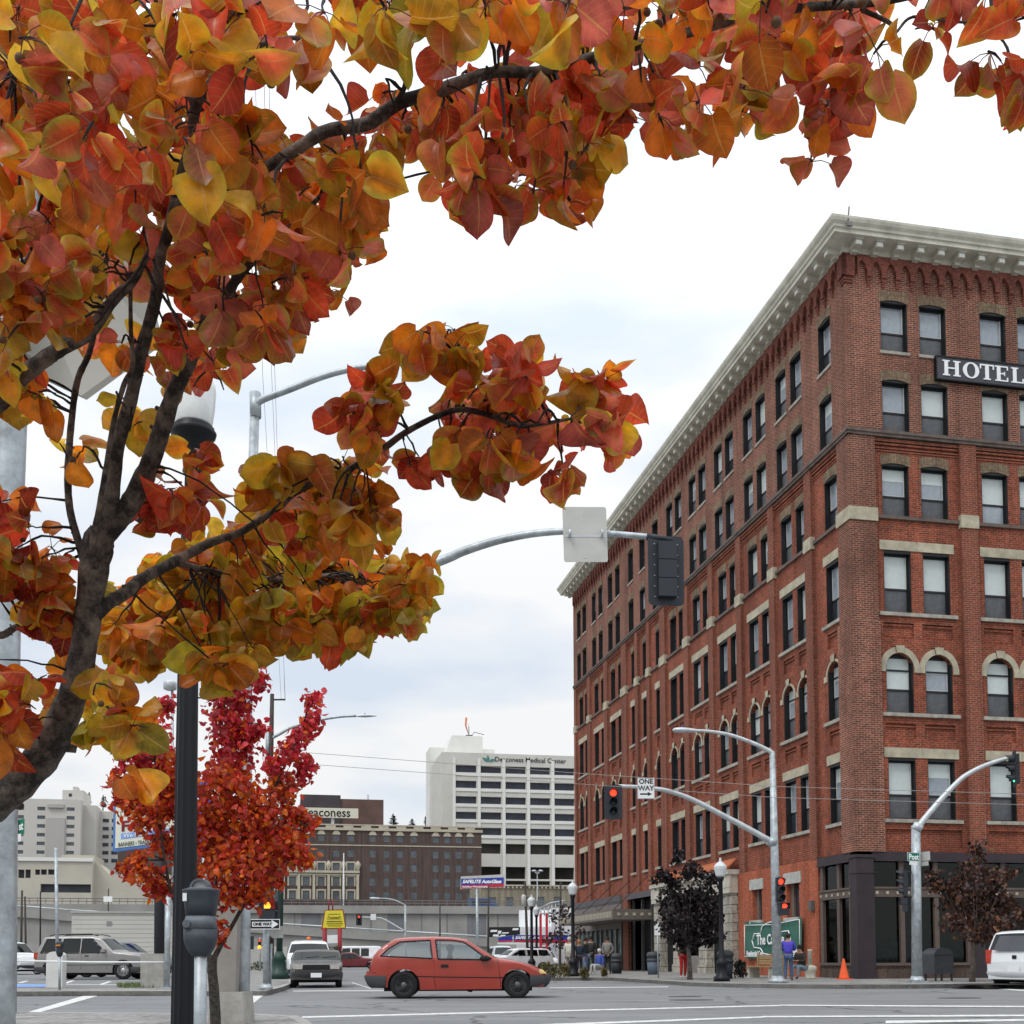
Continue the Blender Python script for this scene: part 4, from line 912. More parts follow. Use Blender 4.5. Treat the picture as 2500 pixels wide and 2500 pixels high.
# cone and bins
b0=gnd(2059,2397,.124)
cn=root_at('traffic_cone','orange traffic cone on the pavement in front of the bin','traffic cone',b0)
M_OR=mat('cone_orange',(.85,.11,.02),.5,var=.06)
m=MB(); m.box(-.24,.24,-.24,.24,0,.035); m.build('base',M_OR,cn); m=MB(); m.lathe([(.185,.035),(.17,.07),(.035,.72),(.03,.74)],(0,0,0),18); m.build('cone',M_OR,cn)
M_BIN=mat('bin_grey',(.085,.09,.10),.6,var=.15); M_LID=mat('bin_lid_dark',(.045,.05,.058),.55)
def bin_(u,v,label,col=None,src=None,s=1.):
    b=gnd(u,v,.124)
    if src is not None:
        c=copy_tree(src); c.location=b; c['label']=label; c.scale=(s,)*3
        if col:
            for ch in bpy.data.objects:
                if ch.parent==c and ch.name.startswith('body'): ch.data=ch.data.copy(); ch.data.materials[0]=col
        return c
    r=root_at('rubbish_bin',label,'rubbish bin',b,'domed rubbish bins on the pavement')
    m=MB(); m.lathe([(.27,0),(.31,.66)],(0,0,0),16); m.build('body',M_BIN,r)
    m=MB(); m.lathe([(.34,.66),(.34,.72),(.30,.74),(.30,.86),(.34,.88),(.34,.98),(.28,1.08),(.12,1.12)],(0,0,0),16); m.build('domed_lid',M_LID,r); return r
bn=bin_(2057,2392.5,'grey domed bin against the shop corner just behind the orange cone')
bin_(1770,2393,'dark bin just right of the black acorn lamp by the portal',mat('bin_navy',(.025,.03,.05),.6),bn,.95)
bin_(1594,2382,'grey-blue bin beside the small parking sign post near the hotel canopy',mat('bin_blue_grey',(.09,.12,.16),.6),bn,.95)
bin_(1504,2379,'dark square-looking bin by the brick pier under the hotel canopy',mat('bin_black',(.02,.022,.026),.6),bn,.9)
bin_(2398,2391,'dark bin right of the brown tree by the shop window',mat('bin_black2',(.018,.02,.022),.6),bn,.85)
# urns with pedestal ashtray
M_URN=mat('urn_concrete',(.44,.42,.35),.85,var=.15,sc=6)
def urn(u,v,label,src=None):
    b=gnd(u,v,.124)
    if src is not None: c=copy_tree(src); c.location=b; c['label']=label; return c
    r=root_at('ash_urn',label,'ash urn',b,'concrete smoking urns'); m=MB(); m.lathe([(.19,0),(.20,.05),(.17,.10),(.19,.25),(.235,.34),(.24,.42),(.18,.48),(.06,.52)],(0,0,0),18); m.build('bowl',M_URN,r)
    m=MB(); m.lathe([(.085,.5),(.075,1.0),(.09,1.02),(.09,1.06),(.05,1.08)],(0,0,0),12); m.build('column',M_URN,r); return r
u1=urn(1977,2395.5,'cream concrete ash urn with tall neck at the right end of the bench')
urn(2420,2393,'cream concrete ash urn with tall neck between the brown tree and the white car',u1)
# bench
b0=gnd(1885,2393,.124)
be=root_at('bench','long wooden slat bench with concrete ends below the green banner','bench',b0,rz=AZ+math.pi/2)
M_SL=mat('bench_wood',(.36,.24,.12),.7,var=.2,sc=10)
L2=3.0 
for x in (-L2+1.2,L2-2.6,.2):
    m=MB(); m.box(x-.12,x+.12,-.22,.22,0,.40); m.build('concrete_support',M_URN,be)
m=MB(); 
for k in range(5): m.box(-2.0,.9,-.27+k*.1,-.19+k*.1,.42,.455)
m.build('seat',M_SL,be)
m=MB(); 
for k in range(4): m.box(-2.0,.9,.24+k*.015,.27+k*.015,.52+k*.1,.60+k*.1)
for x in (-1.9,-.6,.8): m.box(x,x+.06,.20,.245,.1,.95)
m.build('backrest',M_SL,be)
be.rotation_euler=(0,0,AZ-math.pi/2); 
# small no parking sign
b0=gnd(1606,2390,.124); Y=b0.y; g_=lambda u,v,dy=0: at(u,v,Y+dy)-b0
ns=root_at('parking_sign','small white parking sign on a thin post left of the dark tree','sign',b0)
m=MB(); m.tube([(0,0,0),g_(1604,2256)],.03,8); m.build('post',M_GV,ns); c=g_(1604,2270,-.04); m=MB(); m.box(c.x-.11,c.x+.11,c.y,c.y+.008,c.z-.26,c.z+.22); m.build('sign_plate',M_WH,ns)
# left group: bollard, small meter, tall thin post, concrete block, cable rail, galvanised post
b0=gnd(135,2403,.124); Y=b0.y; g_=lambda u,v,dy=0: at(u,v,Y+dy)-b0
bo_=root_at('utility_pedestal','white round-topped utility pedestal beside the parking lot','pedestal',b0)
m=MB(); w=.235; h=(g_(135,2315)).z; n=12; m.prism([(-w,-.15,0),(w,-.15,0)]+[(w*math.cos(math.pi*j/n),-.15,h-.12+.12*math.sin(math.pi*j/n)) for j in range(n+1)],(0,.3,0)); m.build('pedestal',mat('pedestal_white',(.62,.62,.60),.6,var=.08),bo_)
b0=gnd(144,2409,.124); Y=b0.y; g_=lambda u,v,dy=0: at(u,v,Y+dy)-b0
m2=root_at('parking_meter','small black parking meter on a thin post in front of the white pedestal','parking meter',b0)
m=MB(); m.tube([(0,0,0),g_(144,2325)],.035,10); m.build('post',M_GV,m2)
m=MB(); c=g_(144.5,2328); m.lathe([(.05,0),(.09,.08),(.10,.16),(.085,.2),(.10,.26),(.115,.34),(.09,.40),(.03,.42)],c,14,sy=.7); m.build('meter_head',M_SG,m2); m=MB(); c=g_(144,2300); m.box(c.x-.06,c.x+.06,-.09,-.075,c.z-.02,c.z+.02); m.build('orange_label',emis('label_orange',(.6,.25,.03),0.) ,m2)
b0=gnd(140,2400,.124); Y=b0.y; g_=lambda u,v,dy=0: at(u,v,Y+dy)-b0
tp_=root_at('flag_post','tall thin galvanised post rising above the white pedestal','post',b0); m=MB(); m.tube([(0,0,0),g_(137,2062)],.05,10); m.build('post',M_GV,tp_)
b0=gnd(374,2404,.124); 
cb_=root_at('concrete_block','weathered square concrete block at the corner of the parking lot','block',b0); m=MB(); w=.30; h=(at(374,2322,b0.y)-b0).z; m.box(-.33,.33,-.2,.45,0,h); m.build('block',M_CN,cb_)
b0=gnd(405,2407,.124); Y=b0.y; g_=lambda u,v,dy=0: at(u,v,Y+dy)-b0
p5=root_at('metal_post','galvanised post standing just left of the black lamp','post',b0); m=MB(); m.tube([(0,0,0),g_(411,2180)],.075,10); m.box(-.14,.14,-.14,.14,0,.03); m.build('post',M_GV,p5)
a,b=at(30,2336.5,31.5),at(400,2343,31.5); m=MB(off=a); m.tube([a,at(215,2341.5,31.5),b],.028,6)
rl_=m.build('cable_rail',M_WH); rl_.location=a; tag(rl_,'low white cable rail strung across the front of the parking lot','rail')
g=MB(off=gnd(330,2402,.124)); random.seed(5)
for i in range(500):
    p=gnd(random.uniform(285,375),random.uniform(2395,2405),.13); a=random.uniform(0,6.28); h=random.uniform(.03,.12)
    g.poly([p,p+Vector((.03*math.cos(a),.03*math.sin(a),0)),p+Vector((random.uniform(-.05,.05),0,h))])
o=g.build('weeds',mat('weed_green',(.10,.14,.03),.8,var=.3,sc=8)); o.location=gnd(330,2402,.124); o['kind']='stuff'; o['label']='green weeds growing by the concrete block'
# overhead wires
def wire(pts,Y,label,Y1=None,r=.007):
    P_=[at(u,v,Y+((Y1-Y)*i/(len(pts)-1) if Y1 else 0)) for i,(u,v) in enumerate(pts)]
    m=MB(off=P_[0]); m.tube(P_,r,5); o=m.build('overhead_wire',mat('wire_grey',(.30,.27,.26),.6,var=0)); o.location=P_[0]; tag(o,label,'wire','overhead wires'); return o
wire([(740,1833),(1400,1888),(1900,1925),(2560,1950)],30,'upper overhead wire running across the hospital and brick hotel',24)
wire([(755,1862),(1400,1914),(1900,1952),(2560,1976)],30,'lower overhead wire running across the hospital and brick hotel',24)
for i,(u0,u1,u2) in enumerate(((634,650,690),(655,672,700),(668,680,699))): wire([(u0,-40),(u1,900),(u2,1704+i*2)],24+0*i,['left','middle','right'][i]+' one of three thin wires dropping past the luminaire arm to the utility pole',61,.008)
# ------------------------------------------------------------ vehicles
def interp(pts,x):
    if x<=pts[0][0]: return pts[0][1]
    for (x0,y0),(x1,y1) in zip(pts,pts[1:]):
        if x<=x1: return y0+(y1-y0)*(x-x0)/(x1-x0)
    return pts[-1][1]
def inpoly(x,z,P):
    c=False; j=len(P)-1
    for i in range(len(P)):
        xi,zi=P[i]; xj,zj=P[j]
        if (zi>z)!=(zj>z) and x<(xj-xi)*(z-zi)/(zj-zi)+xi: c=not c
        j=i
    return c
def car(name,label,loc,yaw,L,Wd,top,wheels,R,belt,sill,wins,ws,rw,paint,group=None,tumble=.30,bump_h=.48,bumper=True,bcol=None,step=.045,dark_glass=False,rim=None,hub=True,nz=22,plan=.10,front=None,rear=None,bb=None):
    t=thing(name,label,'car',loc,yaw,group)
    X0,X1=top[0][0],top[-1][0]
    xs=[]; n=int((X1-X0)/step)
    xs=sorted(set([round(X0+(X1-X0)*i/n,4) for i in range(n+1)]+[round(w+s*(R+.055)*k,4) for w in wheels for s in(-1,1) for k in (.8,.92,.985,1.0)]))
    W2=Wd/2
    def hw(x,z):
        e=max(0,(abs(x-(X0+X1)/2)-((X1-X0)/2-.55))/.55); w=W2*(1-plan*e*e)
        b=interp(belt,x)
        if z>b: w-=(z-b)*tumble
        else: w-=max(0,(b-.12-z))**2*.10; 
        return w
    def zb(x):
        z=interp(sill,x)
        for w in wheels:
            d=abs(x-w); ra=R+.055
            if d<ra-1e-4: z=max(z,R+math.sqrt(ra*ra-d*d)*.98)
        return z
    body=MB(); gl=MB(); body.smooth=True; gl.smooth=True
    def ring(x,mb=None):
        b,tp=zb(x),interp(top,x); r=min(.09,(tp-b)*.3); pts=[]
        for k in range(nz+1): z=b+(tp-r-b)*k/nz; pts.append((hw(x,z),z))
        w=pts[-1][0]
        for k in range(1,5): a=math.pi/2*k/4; pts.append((w-r*1.3*(1-math.cos(a)),tp-r+r*math.sin(a)))
        w2=pts[-1][0]
        for k in range(1,6): y=w2*(1-k/5); pts.append((y,tp+.025*(1-(y/w2)**2)))
        return pts
    RG=[ring(x) for x in xs]; ids={}
    def vid(mb,i,k,s):
        key=(id(mb),i,k,s)
        if key not in ids: y,z=RG[i][k]; ids[key]=mb.P((xs[i],y*s,z))
        return ids[key]
    K=len(RG[0])
    for i in range(len(xs)-1):
        xm=(xs[i]+xs[i+1])/2
        for k in range(K-1):
            zm=sum(RG[a][b][1] for a in (i,i+1) for b in (k,k+1))/4; ym=(RG[i][k][0]+RG[i][k+1][0])/2
            isg=False
            if k<nz: isg=any(inpoly(xm,zm,P) for P in wins)
            elif k>=nz+3 and (ws[0]<xm<ws[1] or rw[0]<xm<rw[1]): isg=True
            mb=gl if isg else body
            for s in (-1,1):
                q=[vid(mb,i,k,s),vid(mb,i+1,k,s),vid(mb,i+1,k+1,s),vid(mb,i,k+1,s)]
                mb.F(*(q if s<0 else q[::-1]))
    body.smooth=False
    for i in (0,len(xs)-1):
        q=[(xs[i],-y,z) for y,z in RG[i]]+[(xs[i],y,z) for y,z in RG[i][::-1]]; body.poly(q if i else q[::-1])
    bo=body.build('body',paint,t)
    gl.build('windows',M_GLD if dark_glass else M_GLS,t)
    ub=MB(); hw_=W2-.22
    ub.box(X0+.42,X1-.42,-hw_,hw_,.17,.40); ub.box(X0+.2,X1-.3,-hw_-.1,hw_+.1,.30,.56) 
    ub.build('underbody',M_RUB,t)
    sm=MB()
    for P in wins:
        for s in (-1,1):
            pts=[(x,(hw(x,z)+.002)*s,z) for x,z in P]; pts.append(pts[0]); 
            dense=[]
            for p,q in zip(pts,pts[1:]):
                for k in range(5):
                    x=p[0]+(q[0]-p[0])*k/5; z=p[2]+(q[2]-p[2])*k/5; dense.append((x,(hw(x,z)+.002)*s,z))
            dense.append(dense[0]); sm.tube(dense,.017,5)
    sm.build('window_seals',M_RUB,t)
    rm=rim or mat('steel_rim_dark',(.12,.12,.125),.45,.6,var=.1)
    for w in wheels:
        for s in (-1,1):
            m=MB(); y0=s*(W2-.205); y1=s*(W2-.015)
            m.lathe([(R*.62,y0),(R*.96,y0),(R,y0+s*.03),(R,y1-s*.03),(R*.95,y1),(R*.66,y1),(R*.62,y1-s*.02)],(w,0,R),28,ax='y')
            wo_=m.build('wheel',M_RUB,t)
            m=MB(); m.lathe([(R*.63,y1-s*.02),(R*.60,y1-s*.015),(R*.55,y1-s*.045),(R*.25,y1-s*.05),(R*.2,y1-s*.02),(R*.05,y1-s*.015)],(w,0,R),20,ax='y')
            for k in range(5 if rim else 8):
                a=2*math.pi*k/(5 if rim else 8); c=Vector((w+R*.42*math.cos(a),y1-s*.045,R+R*.42*math.sin(a)))
                if rim: m.hexa([c+Vector((-R*.09,-.012,-R*.09)),c+Vector((R*.09,-.012,-R*.09)),c+Vector((R*.09,-.012,R*.09)),c+Vector((-R*.09,-.012,R*.09))],[c+Vector((-R*.06,.02,-R*.06)),c+Vector((R*.06,.02,-R*.06)),c+Vector((R*.06,.02,R*.06)),c+Vector((-R*.06,.02,R*.06))])
            m.build('rim',rm,wo_)
    if bumper:
        for (e,xa,xb) in ((-1,X0-.03,X0+.48),(1,X1-.48,X1+.03)):
            m=MB(); m.smooth=True; n=8; zz=bb or [(.25,-.03),(.28,0),(.33,.018),(bump_h-.05,.018),(bump_h,0.)]
            cols=[]
            X=[xa+(xb-xa)*k/n for k in range(n+1)]
            if e<0: X=X[::-1]
            tp=lambda x,z: x-(e*max(0,.40-z)*.9*max(0,1-abs(X[-1]-x)/.35))
            for x in X: cols.append([m.P((tp(x,z),-(hw(x,z)+d+.012),z)) for z,d in zz])
            xe=X[-1]
            for k in range(1,6):
                f=1-k/3; cols.append([m.P((tp(xe,z)+e*(.05*(1-f*f)),-(hw(xe,z)+d)*f,z)) for z,d in zz])
            for x in X[::-1]: cols.append([m.P((tp(x,z),(hw(x,z)+d+.012),z)) for z,d in zz])
            for a,b in zip(cols,cols[1:]):
                for k in range(len(zz)-1): m.F(a[k],b[k],b[k+1],a[k+1])
            m.build('bumper',bcol or mat('bumper_grey',(.045,.047,.052),.65,var=.12),t)
    t['hw']=0.0; del t['hw']
    return t,hw
def panel_line(t,hw,pts,r=.006,m=None,name='door_seam',sides=(-1,1)):
    b=MB()
    for s in sides: b.tube([(x,(hw(x,z)+.001)*s,z) for x,z in pts],r,4)
    return b.build(name,m or M_RUB,t)
M_RED=mat('red_car_paint',(.33,.032,.016),.30,var=.10,sc=1.2,coat=.8,spec=.5)
# red hatchback: nose to the right of the picture
b0=gnd(1117,2437,0)
ppm=FP/b0.y   # px per metre at its near side
Sx=lambda u:(u-1117)/ppm; Sz=lambda v:(2437-v)/ppm
K_=lambda x,y:((860+x/3.864-1117)/ppm,(2437-(2250+y/3.864))/ppm)   # zoom pixel -> car metres
top=[K_(108,470),K_(140,440),K_(170,330),K_(215,270),K_(300,205),K_(380,160),K_(500,148),K_(750,141),K_(950,150),K_(1060,168),K_(1130,212),K_(1220,270),K_(1290,315),K_(1345,345),K_(1450,358),K_(1580,388),K_(1680,415),K_(1740,440),K_(1800,488),K_(1845,510),K_(1852,530)]
RWh=(K_(0,470)[1])/2*1.02
wl=[K_(470,0)[0],K_(1540,0)[0]]
belt=[(-3,K_(0,340)[1]),(3,K_(0,355)[1])]
sill=[(-3,.44),(K_(108,0)[0],.44),(K_(150,0)[0],.33),(K_(250,0)[0],.28),(K_(330,0)[0],.26),(K_(620,0)[0],K_(0,640)[1]),(K_(1400,0)[0],K_(0,635)[1]),(K_(1690,0)[0],.25),(K_(1780,0)[0],.27),(K_(1850,0)[0],.46),(3,.46)]
wn=[[K_(250,322),K_(320,255),K_(430,188),K_(715,172),K_(738,345)],[K_(765,170),K_(920,172),K_(1030,190),K_(1120,250),K_(1225,328),K_(1200,358),K_(790,350)]]
red,hw=car('red_hatchback','red two-door hatchback crossing the junction in front of the parked dark car','',0,0,1.62,top,wl,RWh,belt,sill,wn,(K_(1075,0)[0],K_(1330,0)[0]),(K_(175,0)[0],K_(335,0)[0]),M_RED,tumble=.42,bump_h=K_(0,500)[1],plan=.16) if False else (None,None)
yaw=R_(2.0)
b_red=(b0.x,b0.y+.80)
red,hw=car('red_hatchback','red two-door hatchback crossing the junction in front of the parked dark car',(b0.x,b0.y+.80,0),yaw,0,1.60,top,wl,RWh,belt,sill,wn,(K_(1075,0)[0],K_(1330,0)[0]),(K_(175,0)[0],K_(335,0)[0]),M_RED,tumble=.42,bump_h=K_(0,505)[1],plan=.26)
panel_line(red,hw,[K_(752,348),K_(760,560),K_(770,625)]); panel_line(red,hw,[K_(1352,352),K_(1372,500),K_(1380,560),K_(1378,620)])
panel_line(red,hw,[K_(590,512),K_(770,518),K_(1100,524),K_(1430,528)],.012,name='side_moulding'); panel_line(red,hw,[K_(110,470),K_(200,478),K_(330,500)],.008,name='rear_bumper_seam')
m=MB(); 
for s in (-1,1):
    a,b=K_(820,402),K_(888,430); y=hw(a[0],a[1])*s; m.box(a[0],b[0],min(y,y+s*.018),max(y,y+s*.018),b[1],a[1])
m.build('door_handle',M_RUB,red)
for s in (-1,1):
    a,b=K_(1185,325),K_(1300,368); y=hw(a[0],a[1])*s
    m=MB(); m.lathe([(.02,a[0]),(.075,a[0]+.03),(.085,b[0]-.12),(.03,b[0]-.03),(.005,b[0])],(0,y+s*.11,(a[1]+b[1])/2),12,ax='x',sx=1.0,sy=.8); m.tube([(b[0]-.12,y,b[1]+.02),(b[0]-.14,y+s*.08,b[1]+.06)],.02,6); m.build('wing_mirror',M_RUB,red)
    m=MB(); a,b=K_(1765,450),K_(1812,492); y0=hw(a[0],a[1]); m.hexa([(a[0]-.06,s*(y0-.30),b[1]),(b[0]+.02,s*(y0-.34),b[1]),(b[0]+.02,s*(y0-.012),b[1]),(a[0]-.06,s*(y0+.012),b[1])],[(a[0]-.05,s*(y0-.30),a[1]+.01),(a[0]+.03,s*(y0-.34),a[1]-.01),(a[0]+.03,s*(y0-.012),a[1]-.01),(a[0]-.05,s*(y0+.012),a[1]+.01)]); m.build('headlight',mat('headlight_amber_clear',(.75,.55,.22),.15,var=.3,sc=8,spec=.8),red)
    m=MB(); a,b=K_(150,405),K_(240,460); y0=hw(a[0],a[1]); m.box(a[0]-.02,b[0],min(s*(y0-.3),s*(y0+.012)),max(s*(y0-.3),s*(y0+.012)),b[1],a[1]); m.build('tail_light',mat('tail_red_dark',(.16,.015,.012),.2,var=.2,spec=.8),red)
M_SEAT=mat('seat_grey',(.10,.10,.11),.9)
for (x,y) in ((K_(880,0)[0],-.38),(K_(880,0)[0],.38)):
    m=MB(); m.box(x-.25,x+.25,y-.24,y+.24,.50,.62); m.hexa([(x-.28,y-.23,.55),(x-.16,y-.23,.55),(x-.16,y+.23,.55),(x-.28,y+.23,.55)],[(x-.42,y-.19,1.08),(x-.34,y-.19,1.08),(x-.34,y+.19,1.08),(x-.42,y+.19,1.08)]); m.box(x-.43,x-.34,y-.11,y+.11,1.09,1.22); m.build('seat',M_SEAT,red)
m=MB(); x=K_(420,0)[0]; m.hexa([(x-.2,-.6,.5),(x,-.6,.5),(x,.6,.5),(x-.2,.6,.5)],[(x-.32,-.55,.98),(x-.22,-.55,.98),(x-.22,.55,.98),(x-.32,.55,.98)]); m.build('rear_seat',M_SEAT,red)
# dark sedan facing the camera
M_DG=mat('brown_grey_paint',(.045,.04,.036),.35,var=.1,coat=.4)
def simple_top(L,h,hood,kind='sedan'):
    a=-L/2
    if kind=='sedan': return [(a,.62),(a+.06,.86),(a+.75,.92),(a+1.35,h-.04),(a+1.8,h),(a+2.35,h-.02),(a+3.05,hood+.02),(L/2-.35,hood-.10),(L/2-.02,hood-.17),(L/2,.55)]
    if kind=='suv': return [(a,.75),(a+.05,1.0),(a+.32,h-.04),(a+.55,h),(a+2.3,h+.01),(a+2.65,h-.06),(a+3.25,hood+.02),(L/2-.3,hood-.08),(L/2-.03,hood-.14),(L/2,.60)]
    if kind=='van': return [(a,.8),(a+.02,h-.15),(a+.15,h),(a+L*.62,h+.01),(a+L*.70,h-.04),(a+L*.84,hood),(L/2-.1,hood-.22),(L/2,.6)]
def simple_car(label,u,v,yaw,L,Wd,h,hood,paint,kind='sedan',group='cars parked in the distance',z=0.0,R=.31,name='parked_car',dark=True,rim=None,Y=None,step=.09,bcol=None,name2=None):
    b=gnd(u,v,z) if Y is None else at(u,v,Y); 
    if Y is not None: b.z=z
    a=-L/2; bl_=.88 if kind=='sedan' else 1.03
    top=simple_top(L,h,hood,kind); wl=[a+.78,L/2-.80]
    if kind=='sedan': wn=[[(a+.95,bl_+.04),(a+1.45,h-.10),(a+1.9,h-.09),(a+1.95,bl_+.02)],[(a+2.02,bl_+.02),(a+2.0,h-.09),(a+2.3,h-.10),(a+2.85,bl_+.04)]]; ws=(a+2.45,a+2.98); rw=(a+.82,a+1.28)
    elif kind=='suv': wn=[[(a+.28,bl_+.03),(a+.48,h-.10),(a+1.05,h-.09),(a+.98,bl_+.03)],[(a+1.12,bl_+.02),(a+1.18,h-.09),(a+1.85,h-.09),(a+1.87,bl_+.02)],[(a+1.95,bl_+.02),(a+1.93,h-.09),(a+2.35,h-.10),(a+2.92,bl_+.04)]]; ws=(a+2.68,a+3.2); rw=(a+.08,a+.28)
    else: wn=[[(a+.2+k*.9,bl_+.1),(a+.2+k*.9,h-.2),(a+.95+k*.9,h-.2),(a+.95+k*.9,bl_+.1)] for k in range(int((L*.6)/.9))]; ws=(a+L*.71,a+L*.83); rw=(a+.005,a+.1)
    return (*car(name,label,(b.x,b.y,z),yaw,L,Wd,top,wl,R,[(-9,bl_),(9,bl_)],[(-9,.27),(9,.27)],wn,ws,rw,paint,group,bump_h=.50,step=step,dark_glass=dark,rim=rim,bcol=bcol,nz=12),a,bl_)
t,hw_,a,bl_=simple_car('dark brown-grey sedan facing the camera at the stop line left of the red car',772,2409,0,4.2,1.66,1.22,.83,M_DG,group='cars waiting in the side street',step=.06)
t.location.y+=2.1; t.location.x=at(772,2400,t.location.y-2.0).x-.35; t.rotation_euler=(0,0,AZ-math.pi/2-R_(2))
X1=2.1
m=MB(); m.box(X1-.05,X1+.012,-.42,.42,.60,.74); m.build('grille',M_RUB,t)
for s in (-1,1): m=MB(); m.box(X1-.12,X1+.016,min(s*.44,s*.72),max(s*.44,s*.72),.60,.74); m.build('headlight',mat('headlight_clear',(.45,.42,.38),.15,var=.3,sc=12,spec=.8),t)
m=MB(); m.box(X1+.085,X1+.10,-.17,.17,.34,.48); m.build('licence_plate',M_WH,t)
m=MB(); 
for y in (-.35,.2): m.tube([(X1-1.05,y,.965),(X1-1.16,y+.42,1.0)],.012,5)
m.build('wiper',M_RUB,t)
# white pickup behind it
t,hw_,a,bl_=simple_car('white pickup truck with amber roof beacon queued behind the dark sedan',752,2390,AZ-math.pi/2,4.8,1.85,1.66,1.08,mat('white_car_paint',(.70,.72,.74),.35,var=.04,coat=.4),'suv','cars waiting in the side street',R=.36,name='pickup_truck')
m=MB(); m.box(-.5,-.1,-.6,.6,1.67,1.72); m.build('beacon_bar',M_AL,t); m=MB(); m.lathe([(.1,1.72),(.09,1.84),(.03,1.87)],(-.3,0,0),10); m.build('beacon',mat('beacon_orange',(.8,.2,.05),.4),t)
# silver suv in the lot (nose right)
M_SIL=mat('champagne_silver_paint',(.28,.27,.26),.32,.35,var=.06,coat=.4)
M_ALU=mat('alloy_rim',(.55,.55,.55),.3,.7,var=.05)
b=gnd(214,2384,.13)
t,hw_,a,bl_=simple_car('silver grey estate SUV with tinted windows parked in the lot at left','' if False else 214,2384,R_(-3),4.45,1.76,1.72,1.10,M_SIL,'suv','cars in the parking lot',z=.13,R=.37,name='parked_suv',rim=M_ALU,step=.05)
t.location.y+=.9; t.scale=(1.0,)*3
m=MB(); 
for s in (-1,1): m.tube([(-1.7,s*.60,1.74),(-1.5,s*.60,1.80),(0,s*.60,1.81),(.3,s*.60,1.74)],.02,6)
m.build('roof_rack',M_RUB,t)
for s in (-1,1):
    m=MB(); y0=hw_(a+.1,1.0); m.box(a-.005,a+.22,min(s*(y0-.14),s*(y0+.01)),max(s*(y0-.14),s*(y0+.01)),.82,1.08); m.build('tail_light',mat('tail_red',(.45,.04,.02),.25,var=.2),t)
    m=MB(); x=a+2.9; y0=hw_(x,1.1); m.box(x-.1,x+.06,min(s*y0,s*(y0+.16)),max(s*y0,s*(y0+.16)),1.08,1.2); m.build('wing_mirror',M_SIL,t)
for xx in (a+1.12,a+1.95,a+2.98): panel_line(t,hw_,[(xx,1.0),(xx,.42)],.008)
panel_line(t,hw_,[(a+.5,.60),(a+3.9,.60)],.03,mat('lower_trim_grey',(.20,.19,.18),.6),'side_moulding')
m=MB(); 
for xx in (a+1.25,a+2.1):
    for s in (-1,1): y0=hw_(xx,.95)*s; m.box(xx,xx+.16,min(y0,y0+s*.02),max(y0,y0+s*.02),.92,.96)
m.build('door_handle',M_RUB,t)
t,hw_,a,bl_=simple_car('dark car mostly hidden behind the silver SUV, only its windscreen showing',306,2379,R_(-4),4.5,1.75,1.55,1.0,mat('navy_paint',(.03,.04,.06),.3,coat=.5),'sedan','cars in the parking lot',z=.13,Y=50.5)
t,hw_,a,bl_=simple_car('white SUV at the left edge behind the thin sign post',22,2370,R_(-35),4.4,1.75,1.72,1.08,mat('white_car_paint',(.7,.7,.7)),'suv','cars in the parking lot',z=.13,R=.38,name='parked_suv')
# white SUV at right edge
MW=mat('white_suv_paint',(.72,.74,.76),.3,var=.04,coat=.5)
t,hw_,a,bl_=simple_car('white SUV with dark rear glass leaving the picture at the right edge',2430,2428,R_(40),4.7,1.85,1.66,1.15,MW,'suv',None,R=.38,name='white_suv',rim=M_ALU,step=.05,bcol=MW)
bx=gnd(2424,2425,0); rot=R_(38)
t.rotation_euler=(0,0,rot); cx,sx_=math.cos(rot),math.sin(rot)
t.location=(bx.x+1.45+2.42*cx-.78*sx_,bx.y+2.42*sx_+.78*cx+.3,0)
m=MB(); m.box(a-.075,a-.065,-.17,.17,.50,.66); m.build('licence_plate',M_WH,t)
m=MB(); m.box(a-.012,a+.02,-.06,.06,.86,.96); m.build('badge',M_RUB,t)
for s in (-1,1): m=MB(); y0=hw_(a+.05,1.0); m.box(a-.01,a+.14,min(s*(y0-.14),s*(y0+.01)),max(s*(y0-.14),s*(y0+.01)),.72,1.12); m.build('tail_light',mat('tail_red',(.5,.04,.02)),t)
m=MB(); m.prism([(a-.008,-.62,1.10),(a-.008,.62,1.10),(a+.16,.50,1.52),(a+.16,-.50,1.52)],(.006,0,0)); m.build('rear_glass',M_PD,t)
# distant cars
FARC=[('small white van far down the street above the yellow sign legs',900,2330,R_(5),5.5,1.95,2.1,1.2,(.7,.71,.72),'van',112),
('dark red sedan far down the street left of the red hatchback',862,2340,R_(5),4.5,1.7,1.4,.95,(.16,.02,.025),'sedan',95),
('pale van glimpsed above the red hatchback bonnet',1222,2335,R_(-80),4.8,1.9,1.95,1.2,(.55,.6,.6),'van',100),
('white hatch with dark rear window above the red hatchback bonnet',1262,2345,R_(200),4.4,1.75,1.5,1.0,(.7,.7,.72),'suv',72),
('small white car beside the distant acorn lamps',1322,2350,R_(100),4.2,1.7,1.4,.95,(.7,.7,.7),'sedan',85)]
for (l,u,v,yw,L,Wd,h,hd,c,k,Y) in FARC: simple_car(l,u,v,yw,L,Wd,h,hd,mat('far_paint_%d'%u,c,.4,coat=.3),k,'cars parked in the distance',Y=Y,step=.15)
